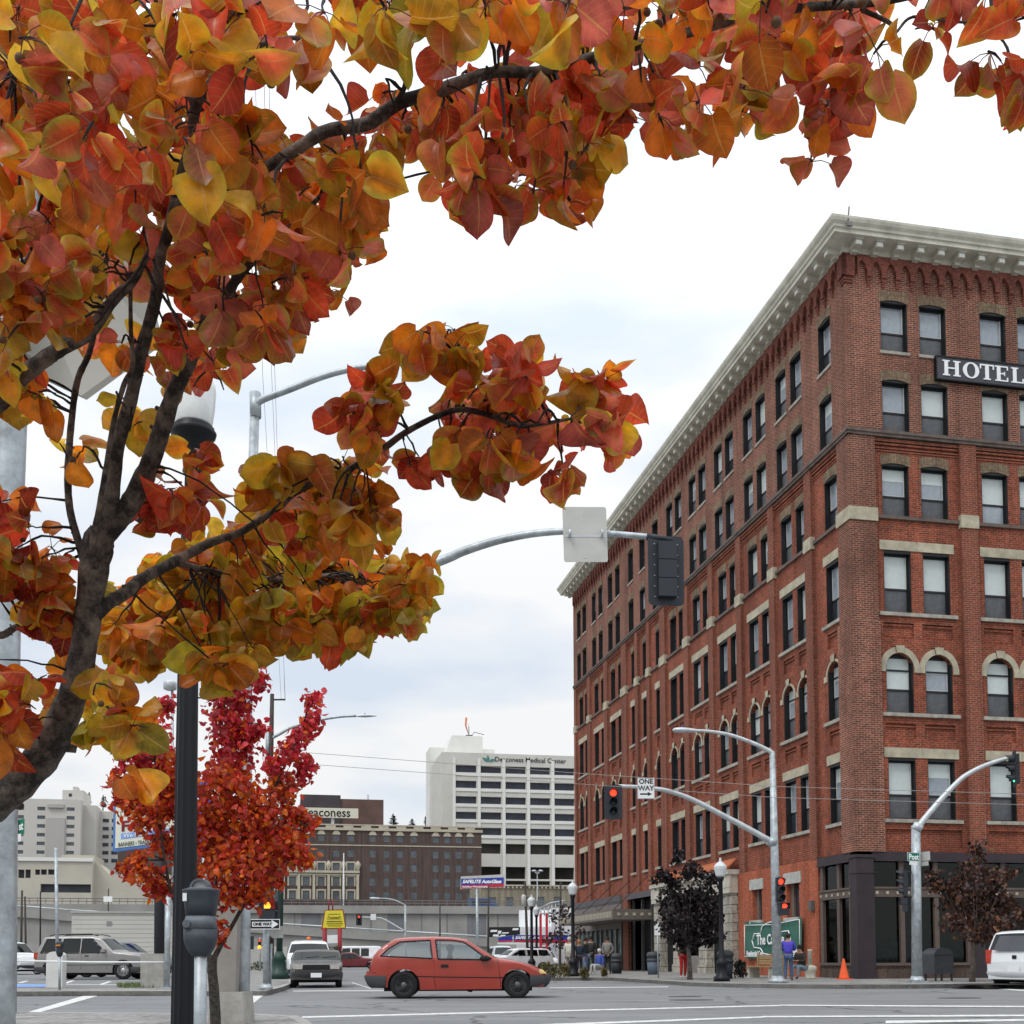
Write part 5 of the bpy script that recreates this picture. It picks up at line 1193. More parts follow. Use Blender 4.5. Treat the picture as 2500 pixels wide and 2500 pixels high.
# ------------------------------------------------------------ people
def skin_obj(name,V,E,Rr,m,parent,root=0,lv=1):
    me=bpy.data.meshes.new(name); me.from_pydata(V,E,[]); me.materials.append(m)
    o=bpy.data.objects.new(name,me); COL.objects.link(o); 
    md=o.modifiers.new('skin','SKIN'); sd=me.skin_vertices[0].data if me.skin_vertices else None
    if sd is None:
        bm=bmesh.new(); bm.from_mesh(me); bm.verts.layers.skin.verify(); bm.to_mesh(me); bm.free(); sd=me.skin_vertices[0].data
    for i,r in enumerate(Rr): sd[i].radius=(r,r) if not isinstance(r,tuple) else r; sd[i].use_root=(i==root)
    s=o.modifiers.new('sub','SUBSURF'); s.levels=lv; s.render_levels=lv; md.use_smooth_shade=True
    dg=bpy.context.evaluated_depsgraph_get(); me2=bpy.data.meshes.new_from_object(o.evaluated_get(dg)); bpy.data.objects.remove(o)
    me2.name=name; me2.materials.clear(); me2.materials.append(m)
    for p in me2.polygons: p.use_smooth=True; p.material_index=0
    r=bpy.data.objects.new(name,me2); COL.objects.link(r); r.parent=parent; return r
def person(label,loc,rz,topc,legc,hair=(.02,.015,.01),sit=False,lean=0.,arms='down',skin=(.35,.19,.13),s=1.,coat=False,group=None,shoe=(.02,.02,.02)):
    t=thing('person',label,'person',loc,rz,group); t.scale=(s,)*3
    sk=mat('skin_%d'%int(skin[0]*100),skin,.6,var=.04); H=.47 if sit else .93
    J={'pel':(0,0,H),'wst':(0,-lean*.3,H+.18),'ch':(0,-lean*.7,H+.40),'nk':(0,-lean,H+.54),'hd':(0,-lean-.02,H+.64),'ht':(0,-lean-.01,H+.79)}
    for sd,n in ((-1,'L'),(1,'R')):
        J['sh'+n]=(sd*.17,-lean*.8,H+.47)
        if arms=='down': J['el'+n]=(sd*.25,-lean*.6+.03,H+.20); J['wr'+n]=(sd*.24,-lean*.6-.07,H-.04); hd=(0,-.03,-1)
        elif arms=='front': J['el'+n]=(sd*.25,-lean-.02,H+.20); J['wr'+n]=(sd*.10,-lean-.24,H+.22); hd=(-sd*.5,-.8,0)
        else: J['el'+n]=(sd*.27,-lean+.05,H+.22); J['wr'+n]=(sd*.16,-lean-.08,H+.02); hd=(-sd*.3,-.6,-.5)
        w=Vector(J['wr'+n]); d=Vector(hd).normalized(); J['pm'+n]=tuple(w+d*.07)
        sdv=Vector((1,0,0)) if abs(d.x)<.7 else Vector((0,1,0))
        for k in range(4): J['f%d'%k+n]=tuple(w+d*(.16-.01*abs(k-1.5))+sdv*(k-1.5)*.021)
        J['th'+n]=tuple(w+d*.09+Vector((0,-.045,0)))
        J['hp'+n]=(sd*.09,0,H-.04)
        if sit: J['kn'+n]=(sd*.12,-.42,H+.03); J['an'+n]=(sd*.12,-.44,.09); J['to'+n]=(sd*.13,-.60,.04)
        else: st=.06*sd; J['kn'+n]=(sd*.10,-.02+st*.5,.50); J['an'+n]=(sd*.11,.03+st,.09); J['to'+n]=(sd*.13,-.12+st,.04)
    RAD={'pel':(.14,.10),'wst':(.125,.09),'ch':(.15,.10),'nk':.052,'hd':(.072,.085),'ht':(.055,.065),'sh':.062,'el':.042,'wr':.028,'pm':(.036,.02),'hp':.085,'kn':.058,'an':.042,'to':.035,'th':.010}
    def rad(k): 
        for q in (k,k[:-1],k[:2]):
            if q in RAD: return RAD[q]
        return .010
    def mk(name,chains,m,f=1.,lv=1):
        ks=[]; E=[]
        for c in chains:
            for a in c:
                if a not in ks: ks.append(a)
            for a,b in zip(c,c[1:]): E.append((ks.index(a),ks.index(b)))
        R2=[]
        for k in ks:
            r=rad(k); R2.append(tuple(x*f for x in r) if isinstance(r,tuple) else (r*f,r*f))
        return skin_obj(name,[J[k] for k in ks],E,R2,m,t,0,lv)
    ch=[['pel','wst','ch','nk','hd','ht']]
    for n in 'LR':
        ch+=[['ch','sh'+n,'el'+n,'wr'+n,'pm'+n],['pel','hp'+n,'kn'+n,'an'+n,'to'+n]]+[['pm'+n,'f%d'%k+n] for k in range(4)]+[['pm'+n,'th'+n]]
    body=mk('body',ch,sk)
    mk('jacket',[['pel','wst','ch']]+[['ch','sh'+n,'el'+n,'wr'+n] for n in 'LR'],mat('cloth_%02d%02d%02d'%tuple(int(x*99) for x in topc),topc,.9,var=.15,sc=8),1.38)
    mk('trousers',[['pel','hp'+n,'kn'+n,'an'+n] for n in 'LR'],mat('cloth_%02d%02d%02d'%tuple(int(x*99) for x in legc),legc,.9,var=.15,sc=8),1.14)
    for n in 'LR': mk('shoe',[['an'+n,'to'+n]],mat('cloth_%02d%02d%02d'%tuple(int(x*99) for x in shoe),shoe,.7),1.2)
    m=MB(); hc=Vector(J['hd'])+Vector((0,.018,.075)); m.lathe([(.02,-.10),(.082,-.06),(.094,.0),(.085,.055),(.05,.09),(.01,.10)],hc,12,sy=1.08); m.build('hair',mat('hair_%d'%int(hair[0]*100),hair,.8),t)
    f=MB(); hc=Vector(J['hd'])+Vector((0,-.088,.045)); f.lathe([(.004,-.02),(.014,-.015),(.008,.03)],hc,6)
    for sx in (-.03,.03): f.lathe([(.003,-.008),(.009,0),(.003,.008)],hc+Vector((sx,.008,.035)),6)
    f.box(hc.x-.025,hc.x+.025,hc.y+.002,hc.y+.01,hc.z-.055,hc.z-.045); f.build('face_features',mat('face_dark',(.12,.05,.04),.6),t)
    return t
GP='people on the pavement by the brick hotel'
def pp_(u,v): return tuple(gnd(u,v,.124))
person('person in bright blue-violet jacket and jeans seen from behind by the signal pole',pp_(1924,2399),math.pi-.25,(.07,.055,.42),(.06,.10,.20),lean=.10,arms='front',s=.93,group=GP)
person('person in dark brown jacket and pale jeans seated on the bench below the banner',(lambda p:(p[0],p[1]+.2,p[2]+.02))(pp_(1962,2398)),-.9,(.035,.03,.025),(.22,.28,.33),sit=True,lean=.15,arms='front',s=.95,group=GP,hair=(.01,.01,.01))
person('person in red trousers and grey top standing under the dark tree',pp_(1667,2392),.3,(.10,.10,.085),(.45,.02,.02),group=GP,s=.98,shoe=(.5,.5,.5),arms='x',hair=(.01,.01,.01))
person('person in long cream coat at far left of the group by the lamp post',pp_(1389,2383),2.6,(.55,.53,.45),(.25,.23,.2),group=GP,hair=(.5,.5,.48),s=1.0)
person('fair-haired person in dark blue top just right of the black lamp post',pp_(1413,2383),.2,(.02,.035,.06),(.02,.02,.03),hair=(.35,.15,.05),group=GP,s=.93)
person('person in dark jacket and blue jeans with weight on one leg in the group',pp_(1428,2382),1.0,(.015,.015,.02),(.14,.20,.32),group=GP,s=1.0,shoe=(.4,.4,.4))
person('tall person all in black behind the one in blue jeans',pp_(1441,2380),-.4,(.012,.012,.014),(.012,.012,.014),group=GP,s=1.06)
person('person in white trousers and blue top seated near the hotel canopy',pp_(1462,2382),-.9,(.06,.10,.40),(.5,.5,.48),sit=True,hair=(.6,.6,.58),group=GP,s=.95,shoe=(.5,.5,.5))
person('person in grey sweater and black trousers beside the seated one in white',pp_(1482,2381),-.5,(.20,.19,.17),(.012,.012,.014),group=GP,s=1.03,arms='x')

person('dark-haired driver in a dark top seated behind the wheel of the red hatchback',(b_red[0]+K_(880,0)[0]+.02,b_red[1]+.38,.10),math.pi/2,(.03,.03,.035),(.03,.03,.04),sit=True,arms='front',s=.92)
# ------------------------------------------------------------ background buildings (street-aligned boxes)
def bthing(name,label,cat,S,t0):
    p=ts(t0,S,0); return thing(name,label,cat,tuple(p),AZ), t0, S
def wallholes(mb,t0,S,a0,a1,z0,z1,holes,rev=.4,y=0.):
    A=sorted({a0,a1,*[h[0] for h in holes],*[h[1] for h in holes]}); Z=sorted({z0,z1,*[h[2] for h in holes],*[h[3] for h in holes]})
    for i in range(len(A)-1):
        for j in range(len(Z)-1):
            am,zm=(A[i]+A[i+1])/2,(Z[j]+Z[j+1])/2
            if A[i]>=a0 and A[i+1]<=a1 and Z[j]>=z0 and Z[j+1]<=z1 and not any(h[0]<am<h[1] and h[2]<zm<h[3] for h in holes):
                mb.poly([(A[i],y,Z[j]),(A[i+1],y,Z[j]),(A[i+1],y,Z[j+1]),(A[i],y,Z[j+1])])
    for h in holes:
        b=[(h[0],h[2]),(h[1],h[2]),(h[1],h[3]),(h[0],h[3])]
        for k in range(4):
            p,q=b[k],b[(k+1)%4]; mb.poly([(p[0],y,p[1]),(q[0],y,q[1]),(q[0],y+rev,q[1]),(p[0],y+rev,p[1])])
M_FG=mat('far_window_glass',(.035,.04,.058),.25,var=.35,sc=.25,spec=.3)
M_FG2=mat('far_window_glass_pale',(.06,.075,.085),.15,var=.5,sc=.5,spec=.8)
# -- medical center tower
S=330.; k=5.084; P=lambda x,y:pr(1040+x/k,1760+y/k,S)
T0=P(212,400)[0]; L=lambda x,y:(P(x,y)[0]-T0,P(x,y)[1])
mc,_,_=bthing('hospital_tower','white concrete medical tower with rows of wide dark windows and name lettering at the top','building',S,T0)
M_MC=mat('white_precast',(.56,.55,.50),.8,var=.07,sc=.15); M_MC2=mat('white_precast_light',(.70,.70,.66),.8,var=.05,sc=.2)
ztop=L(900,405)[1]; right_=L(375,0)[0]+5*(L(992,600)[0]-L(685,600)[0])
colx=[L(375,600)[0],L(685,600)[0]]; pw=colx[1]-colx[0]; ww=L(637,600)[0]-L(375,600)[0]
zs=[(L(380,630)[1],L(380,540)[1])]; rowh=L(380,540)[1]-L(380,733)[1]
rows=[(zs[0][0]-rowh*i,zs[0][1]-rowh*i) for i in range(5)]
gar=[(L(990,1650)[1],L(990,1525)[1]),(L(990,1960)[1],L(990,1810)[1]),(pr(1240,2162,S)[1],pr(1240,2150,S)[1])]
holes=[]; W_=right_+3*pw
for r,(z0,z1) in enumerate(rows):
    for c in range(8): x=colx[0]+pw*c; holes.append((x,x+ww,z0,z1))
for (z0,z1) in gar:
    for c in range(1,8): x=colx[0]+pw*c; holes.append((x-.6,x+ww-.2,z0,z1))
m=MB(); wallholes(m,0,S,0,W_,-1,ztop,holes,1.2); D=22
m.poly([(0,0,-1),(0,D,-1),(0,D,ztop),(0,0,ztop)]); m.poly([(W_,0,-1),(W_,D,-1),(W_,D,ztop),(W_,0,ztop)]); m.poly([(0,0,ztop),(W_,0,ztop),(W_,D,ztop),(0,D,ztop)]); m.poly([(0,D,-1),(W_,D,-1),(W_,D,ztop),(0,D,ztop)])
m.build('wall',M_MC,mc)
m=MB(); 
for c in range(9): x=colx[0]+pw*c-(pw-ww)*.72; m.box(x,x+.9,-.35,-.001,-1,zs[0][1]+2)
for (z0,z1) in rows: m.box(colx[0]-.8,W_,-.25,-.002,z0-1.0,z0-.25)
m.build('ribs_and_sills',M_MC2,mc)
for r,(z0,z1) in enumerate(rows):
    for c in range(6):
        x=colx[0]+pw*c; m=MB(); m.box(x,x+ww,1.0,1.15,z0,z1); m.build('window',M_FG,mc)
m=MB(); m.box(colx[0]+6*pw,W_-.1,1.0,1.15,rows[-1][0],rows[0][1]); m.build('far_window_band',M_FG,mc)
m=MB(); 
for (z0,z1),d in zip(gar,(3,9,9)): m.box(colx[0]+pw-.6,W_-.5,d,d+.2,z0-.5,z1+.5)
m.build('garage_interior',mat('garage_dark',(.10,.09,.085),.9,var=.3,sc=.2),mc)
m=MB(); zA=pr(1055,1823,S+22)[1]; m.box(-.9,20,22.02,32,-1,zA); m.box(.5,L(730,400)[0],10,D-.5,ztop,ztop+1)
zB=pr(1110,1794,S+12)[1]; xb=pr(1085,1830,S+12)[0]-T0; xc=pr(1181,1810,S+12)[0]-T0
m.box(pr(1107,1830,S+12)[0]-T0,xc,12,30,ztop,zB); m.prism([(xb,12.1,ztop),(pr(1107,1830,S+12)[0]-T0,12.1,ztop),(pr(1107,1830,S+12)[0]-T0,12.1,zB)],(0,16,0)); m.build('stair_and_lift_block',M_MC2,mc)
m=MB(); c=pr(1150,1797,S+12); x=c[0]-T0; m.tube([(x,14,zB),(x,14,zB+3.2)],.12,6); m.box(x-1,x+1,13,15,zB,zB+.5); x2=pr(1172,1797,S+12)[0]-T0; m.tube([(x2-2,14,zB+.1),(x2-1.2,14,zB+1.6),(x2+2,14,zB+.9)],.1,5); m.build('roof_gear',M_BK,mc)
m=MB(); xw,zw=pr(1144,1760,S+12)[0]-T0,pr(1144,1748,S+12)[1]; m.tube([(x,14,zB+3.2),(x-.3,14,zw-2)],.06,5); m.tube([(xw,14,zw),(xw-.2,14,zw-2.5),(xw+.6,14,zw-5)],[.32,.25,.1],8); m.build('windsock',mat('windsock_orange',(.6,.18,.08),.8),mc)
lx0,lz=L(865,480); lx1,_=L(1745,480); zt=(L(1300,500)[1])
text('Deaconess Medical Center',3.0,M_TB,mc,((lx0+lx1)/2,-.2,zt+.2),(RX,0,0),bold=.03,sx=1.0)
me=[o for o in bpy.data.objects if o.parent==mc and o.name.startswith('lettering')][0]
wdt=max(v.co.x for v in me.data.vertices)-min(v.co.x for v in me.data.vertices); f=(lx1-lx0)/wdt
for v in me.data.vertices: v.co.x*=f; v.co.y*=f*1.0 if f<1.6 else 1.4
def leafmark(parent,x,z,s,y):
    m=MB()
    for (a,l) in ((150,1.0),(100,.85),(20,1.0)):
        a=R_(a); d=Vector((math.cos(a),0,math.sin(a))); n=Vector((-d.z,0,d.x)); c=Vector((x,y,z))
        m.prism([c,c+d*l*s*.4+n*s*.2,c+d*l*s,c+d*l*s*.5-n*s*.16],(0,.05,0))
    m.build('leaf_emblem',mat('emblem_teal',(.05,.20,.18),.6),parent)
leafmark(mc,L(815,480)[0]-.6,L(838,480)[1]-.6,2.4,-.25)
# -- brown brick hospital
S=296.; k=5.367; P=lambda x,y:pr(700+x/k,1900+y/k,S); T0=P(-600,700)[0]; L=lambda x,y:(P(x,y)[0]-T0,P(x,y)[1])
bh,_,_=bthing('brick_hospital','long dark brown brick hospital block with pale parapet and arched window heads','building',S,T0)
xr=pr(1176,2100,S)[0]-T0
lv=[(L(1130,820)[1],L(1130,740)[1]),(L(1130,1025)[1],L(1130,925)[1]),(L(1130,1210)[1],L(1130,1107)[1]),(L(1130,1400)[1],L(1130,1290)[1]),(L(1130,1570)[1],L(1130,1470)[1])]
cols=[L(x,900)[0] for x in (-150,40,220,415,612,802)]+[L(x,900)[0] for x in (1090,1270,1448,1630)]+[pr(x,2060,S)[0]-T0 for x in (1057,1085,1113,1141)]
ww=L(500,900)[0]-L(415,900)[0]; H=[]
for c in cols:
    for z0,z1 in lv: H.append((c,c+ww,z0,z1))
zt=L(1300,680)[1]
m=MB(); wallholes(m,0,S,-30,xr,-2,zt,H,.35); D=25
m.poly([(xr,0,-2),(xr,D,-2),(xr,D,zt),(xr,0,zt)]); m.poly([(-30,0,zt),(xr,0,zt),(xr,D,zt),(-30,D,zt)]); m.poly([(-30,0,-2),(-30,D,-2),(-30,D,zt),(-30,0,zt)]); m.poly([(-30,D,-2),(xr,D,-2),(xr,D,zt),(-30,D,zt)]); m.build('wall',M_BD,bh)
for c in cols:
    for i,(z0,z1) in enumerate(lv): m=MB(); m.box(c,c+ww,.22,.3,z0,z1); m.box(c,c+ww,.16,.22,(z0+z1)/2-.06,(z0+z1)/2+.06); m.build('window',M_FG2,bh)
M_PS=mat('parapet_stone',(.44,.40,.31),.85,var=.12,sc=.5)
zp1=L(1300,600)[1]; m=MB(); m.box(-30,xr+.3,-.35,.5,zt,zt+(zp1-zt)*.42); m.box(-30,xr+.3,-.3,.3,zp1-.35,zp1)
x=-30+1
while x<xr-1: m.box(x,x+2.6,-.25,.2,zt+.4,zp1-.3); x+=4.6
m.box(-30,xr+.05,-.12,.1,L(1300,880)[1],L(1300,866)[1]); 
m.build('parapet_and_band',M_PS,bh)
m=MB(); m.box(-30,xr,-.02,.05,zt+.3,zp1-.2); m.build('parapet_brick',M_BD,bh)
m=MB()
for c in cols:
    z1=lv[0][1]+.12; n=10; r=ww*.62; cx=c+ww/2; m.box(cx-r,cx+r,-.2,.02,z1,z1+.28); m.prism([(cx-r*.86*math.cos(math.pi*j/n),-.14,z1+.28+r*.78*math.sin(math.pi*j/n)) for j in range(n+1)],(0,.15,0))
m.build('arched_heads',M_PS,bh)
# stone frontispiece at left
m=MB(); xl=L(-250,1300)[0]; xR=L(955,1300)[0]; m.box(xl,xR,-.8,-.01,L(900,1225)[1]-.1,L(900,1200)[1]); m.box(xl,xR,-.5,-.01,L(900,1262)[1],L(900,1240)[1])
for x in (-40,160,357,550,745,930): a=L(x,1300)[0]; w=L(x+17,1300)[0]-a; m.box(a-w,a+w,-.7,-.01,L(900,1575)[1],L(900,1262)[1])
for x in (357,550,745,935): a=L(x,1150)[0]; m.lathe([(.3,0),(.35,.3),(.7,1.2),(.75,1.7),(.4,2.3),(.15,2.6)],(a,-.4,L(900,1200)[1]),10)
for c in cols[:6]:
    for z0,z1 in lv[2:]:
        for q in ((c-.45,c-.05,z0-.1,z1+.1),(c+ww+.05,c+ww+.45,z0-.1,z1+.1),(c-.45,c+ww+.45,z1+.1,z1+.5)): m.box(q[0],q[1],-.18,-.01,q[2],q[3])
m.build('stone_frontispiece',M_PS,bh)
# penthouse & name sign
S2=S+8; Q=lambda x,y:(pr(700+x/k,1900+y/k,S2)[0]-T0,pr(700+x/k,1900+y/k,S2)[1])
m=MB(); a,z=Q(193,190); b,_=Q(716,200); m.box(a,b,8,25,zt-1,z); m.build('penthouse_dark',mat('dark_purple_brick',(.065,.055,.06),.9,var=.15,sc=.3),bh)
m=MB(); a,z=Q(718,255); b,z=Q(1280,268); m.box(a,b,8.5,25,zt-1,z); m.build('penthouse_brick',mat('brown_penthouse',(.115,.07,.06),.9,var=.3,sc=.12),bh)
m=MB(); a,z=Q(1088,200); m.tube([(a,12,z-8),(a,12,z+.5)],.3,6); m.build('flue',M_GV,bh)
a,zt_=L(-10,362); b,_=L(945,385); z1=L(500,372)[1]; z0=L(500,500)[1]
m=MB(); m.box(a,b,-.3,.2,z0,z1); sg=m.build('name_board',mat('board_cream',(.62,.60,.48),.7,var=.04),bh)
m=MB(); 
for x in (a+6,b-7): m.box(x,x+.8,.21,.8,zt,z1-.5)
m.build('board_legs',M_AL,bh)
o=text('Deaconess',6.,M_TB,sg,(0,-.35,(z0+z1)/2),(RX,0,0),bold=.08)
lx0,lx1=L(178,450)[0],L(840,450)[0]; w0=min(v.co.x for v in o.data.vertices); w1=max(v.co.x for v in o.data.vertices); f=(lx1-lx0)/(w1-w0)
for v in o.data.vertices: v.co.x=(v.co.x-(w0+w1)/2)*f; v.co.y*=f*1.05
o.location.x=(lx0+lx1)/2
leafmark(sg,L(95,430)[0],L(95,440)[1]-1.2,4.2,-.4)
# -- small tan brick building at the foot of the tower
S=205.; T0=pr(1176,2230,S)[0]; tb,_,_=bthing('tan_brick_building','low tan brick building with toothed cornice and arched windows behind the glass shop sign','building',S,T0)
W_=pr(1420,2230,S)[0]-T0+30; zt=pr(1300,2163,S)[1]; H=[]
for u in (1193,1236,1273,1312,1352,1392): a=pr(u,2200,S)[0]-T0; H.append((a,a+1.35,pr(u,2214,S)[1],pr(u,2190,S)[1]))
m=MB(); wallholes(m,0,S,0,W_,-1,zt,H,.3); m.poly([(0,0,zt),(W_,0,zt),(W_,14,zt),(0,14,zt)]); m.poly([(0,0,-1),(0,14,-1),(0,14,zt),(0,0,zt)]); m.build('wall',brick('tan_brick',(.30,.26,.19),(.25,.215,.16),(.2,.18,.14),(.24,.21,.16),.4,.4,.15),tb)
for h in H: m=MB(); m.box(h[0],h[1],.2,.28,h[2],h[3]); m.build('window',M_FG2,tb)
m=MB(); m.box(-.2,W_,-.4,0,zt-.1,zt+.15); x=0
while x<W_: m.box(x,x+.35,-.3,0,zt-.5,zt-.1); x+=.8
m.build('toothed_cornice',M_PS,tb)
# -- white hospital wing at far left
S=345.; k=4.6; P=lambda x,y,s=S:pr(x/k,1850+y/k,s); T0=P(-400,500)[0]; L=lambda x,y:(P(x,y)[0]-T0,P(x,y)[1])
wh,_,_=bthing('white_hospital','pale stepped hospital block with small paired windows and a rooftop stair tower at far left','building',S,T0)
zt=L(700,430)[1]; M_W2=mat('pale_hospital_stucco',(.52,.50,.46),.85,var=.05,sc=.1); M_W3=mat('pale_hospital_panel',(.40,.385,.365),.85,var=.05,sc=.1)
xa,xb=0,L(915,600)[0]; cols=[L(x,600)[0] for x in (-300,-60,185,425,755)]; ww=L(515,600)[0]-L(425,600)[0]; H=[]
rws=[(L(460,552+98*i)[1],L(460,512+98*i)[1]) for i in range(6)]
for c in cols:
    for z0,z1 in rws: H.append((c,c+ww,z0,z1))
m=MB(); wallholes(m,0,S,xa,xb,-1,zt,H,.5); m.poly([(xa,0,zt),(xb,0,zt),(xb,25,zt),(xa,25,zt)]); m.poly([(xb,0,-1),(xb,25,-1),(xb,25,zt),(xb,0,zt)])
m.box(xb,L(1065,600)[0],4,28,-1,L(1000,480)[1]); m.box(L(1065,600)[0],L(1900,600)[0],10,30,-1,L(1150,520)[1]); m.box(L(670,400)[0],L(912,400)[0],5,18,zt,L(800,300)[1]); m.box(L(785,400)[0],L(838,400)[0],5.5,9,L(800,300)[1],L(800,257)[1]); m.build('wall',M_W2,wh)
m=MB(); m.box(L(530,600)[0],L(740,600)[0],-.5,-.001,-1,zt-5.5); m.box(L(545,600)[0],L(725,600)[0],-.8,-.002,L(600,525)[1],L(600,485)[1]); m.build('centre_panel',M_W3,wh)
for h in H: m=MB(); m.box(h[0],h[1],.3,.4,h[2],h[3]); m.box((h[0]+h[1])/2-.15,(h[0]+h[1])/2+.15,.2,.3,h[2],h[3]); m.build('window',M_FG2,wh)
m=MB(); 
for c in (1100,1205,1300,1400):
    for i in range(6): a=L(c,640)[0]; b=L(c+70,640)[0]; z1=L(c,605+93*i)[1]; z0=L(c,645+93*i)[1]; m.box(a,b,9.9,9.98,z0,z1)
a=L(745,350)[0]; m.box(a,L(780,350)[0],4.9,4.98,L(760,372)[1],L(760,338)[1]); m.build('wing_windows',M_FG,wh)
# -- low cream terrace building
S=262.; P=lambda x,y,s=S:pr(x/k,1850+y/k,s); T0=P(-500,500)[0]; L=lambda x,y:(P(x,y)[0]-T0,P(x,y)[1])
lb_,_,_=bthing('cream_low_building','low cream concrete building with long dark garage opening below the white hospital','building',S,T0)
H=[(L(455,1400)[0],L(1022,1400)[0],L(700,1477)[1],L(700,1382)[1])]
for (x0,x1) in ((205,275),(285,345),(395,450),(460,525),(540,610)): H.append((L(x0,1280)[0],L(x1,1280)[0],L(x0,1310)[1] if x0<300 else L(x0,1275)[1],L(x0,1215)[1]))
zt=L(400,1095)[1]; m=MB(); wallholes(m,0,S,0,L(1035,1300)[0],-3,zt,H,1.0); x1=L(1035,1300)[0]; m.poly([(0,0,zt),(x1,0,zt),(x1,20,zt),(0,20,zt)]); m.poly([(x1,0,-3),(x1,20,-3),(x1,20,zt),(x1,0,zt)])
m.box(L(640,1000)[0],x1-.5,6,20,zt,L(800,1030)[1]); m.box(x1,L(1900,1000)[0],3,22,-3,L(1150,1260)[1]); m.prism([(x1,3,L(1150,1260)[1]),(x1,3,L(1040,1130)[1]),(L(1100,1150)[0],3,L(1100,1150)[1]),(L(1200,1200)[0],3,L(1150,1260)[1])],(0,12,0)); m.build('wall',mat('cream_concrete',(.46,.43,.36),.85,var=.08,sc=.15),lb_)
m=MB(); m.box(0,x1+.2,-.4,-.001,zt-.5,zt+.3); m.build('coping',M_MC2,lb_)
m=MB(); 
for h in H: m.box(h[0],h[1],.9,1.0,h[2],h[3])
m.build('dark_openings',mat('opening_slate',(.045,.05,.06),.7,var=.2,sc=.4),lb_)
# -- freeway retaining wall and ramp
S=172.; T0=pr(-200,2250,S)[0]; fw,_,_=bthing('retaining_wall','long grey concrete freeway wall with darker panels and railing on top','wall',S,T0)
X=lambda u:pr(u,2250,S)[0]-T0; Z=lambda u,v:pr(u,v,S)[1]; xe=X(1460)
zt=Z(700,2206); m=MB(); m.box(0,xe,0,1,-1,zt-1.2); m.box(0,xe,-.5,1,zt-1.2,zt-.75); m.box(0,xe,-.25,.2,zt-.75,zt); m.build('concrete_wall',mat('freeway_concrete',(.29,.285,.265),.9,var=.14,sc=.25,bump=.1),fw)
m=MB(); 
for (a,b) in ((70,118),(297,345),(735,779),(946,985),(1140,1186),(1300,1330)): m.box(X(a),X(b),-.05,-.001,-1,zt-1.3)
m.build('dark_panels',mat('freeway_dark_panel',(.17,.175,.185),.9,var=.12,sc=.3),fw)
m=MB()
for u in range(-150,1450,62): m.box(X(u),X(u)+.12,-.06,-.0015,-1,zt-1.25)
for z in (zt+.35,zt+.75): m.box(0,xe,-.2,-.1,z,z+.12)
for u in range(-190,1460,20): m.box(X(u),X(u)+.08,-.2,-.1,zt,zt+.8)
m.build('railing_and_joints',mat('joint_dark',(.16,.16,.155),.8),fw)
S=150.; T0=pr(-200,2250,S)[0]; rw_,_,_=bthing('freeway_ramp','sloping grey freeway ramp barrier descending to the right in front of the retaining wall','wall',S,T0)
X=lambda u:pr(u,2250,S)[0]-T0; Z=lambda u,v:pr(u,v,S)[1]
m=MB()
seg=[(-200,2190),(36,2207),(175,2219),(420,2236),(690,2256),(950,2274),(1215,2292),(1300,2300)]
for (u0,v0),(u1,v1) in zip(seg,seg[1:]):
    for (dz0,dz1,y0,y1) in ((-.9,0,-.2,.1),(-1.15,-.9,-.4,.3),(-60,-1.15,0,.2)):
        a=max(-1,Z(u0,v0)+dz0); b=max(-1,Z(u1,v1)+dz0)
        m.hexa([(X(u0),y0,a),(X(u1),y0,b),(X(u1),y1,b),(X(u0),y1,a)],[(X(u0),y0,Z(u0,v0)+dz1),(X(u1),y0,Z(u1,v1)+dz1),(X(u1),y1,Z(u1,v1)+dz1),(X(u0),y1,Z(u0,v0)+dz1)])
m.build('ramp_wall',MATS['freeway_concrete'],rw_)
m=MB()
for (u0,v0),(u1,v1) in zip(seg,seg[1:]):
    m.tube([(X(u0),-.25,Z(u0,v0)+.25),(X(u1),-.25,Z(u1,v1)+.25)],.10,5)
m.build('guard_rail',M_GL,rw_)
# blue bus on the freeway
S=180.; a,z=pr(1145,2216,S); b,z2=pr(1212,2200,S)
bs_=thing('bus','blue bus passing along the freeway behind the railing','bus',tuple(ts((a+b)/2,S,z)),AZ); w=(b-a)/2
m=MB(); h=z2-z+.4; m.prism([(-w,-1.2,-1.5),(w,-1.2,-1.5),(w,-1.2,h*.45),(w*.7,-1.2,h*.6),(w*.5,-1.2,h),(-w,-1.2,h)],(0,2.4,0)); m.build('body',mat('bus_blue',(.06,.10,.22),.5),bs_); m=MB(); m.box(-w*.9,w*.45,-1.24,-1.2,h*.35,h*.8); m.build('windows',M_FG,bs_)
# white metal building (left)
S=74.; a,z=pr(175,2222,S); b,_=pr(384,2222,S); wb=thing('metal_warehouse','plain white metal-clad building behind the silver SUV','building',tuple(ts(a,S,0)),AZ); W_=b-a+1; z=pr(250,2222,S)[1]
m=MB(); m.box(0,W_,0,14,-.01,z); m.build('wall',mat('white_cladding',(.56,.55,.50),.6,var=.06,sc=.4),wb)
m=MB(); zz=.3
while zz<z: m.box(.02,W_-.02,-.012,-.001,zz,zz+.025); zz+=.28
m.box(-.08,W_+.08,-.1,14.1,z,z+.12); m.build('cladding_seams',mat('seam_grey',(.42,.42,.39),.7),wb)
m=MB(); c=pr(266,2247,S); m.box(c[0]-a-.15,c[0]-a+.15,-.05,-.013,c[1]-.12,c[1]+.12); m.build('vent',mat('vent_grey',(.28,.28,.27),.6),wb)
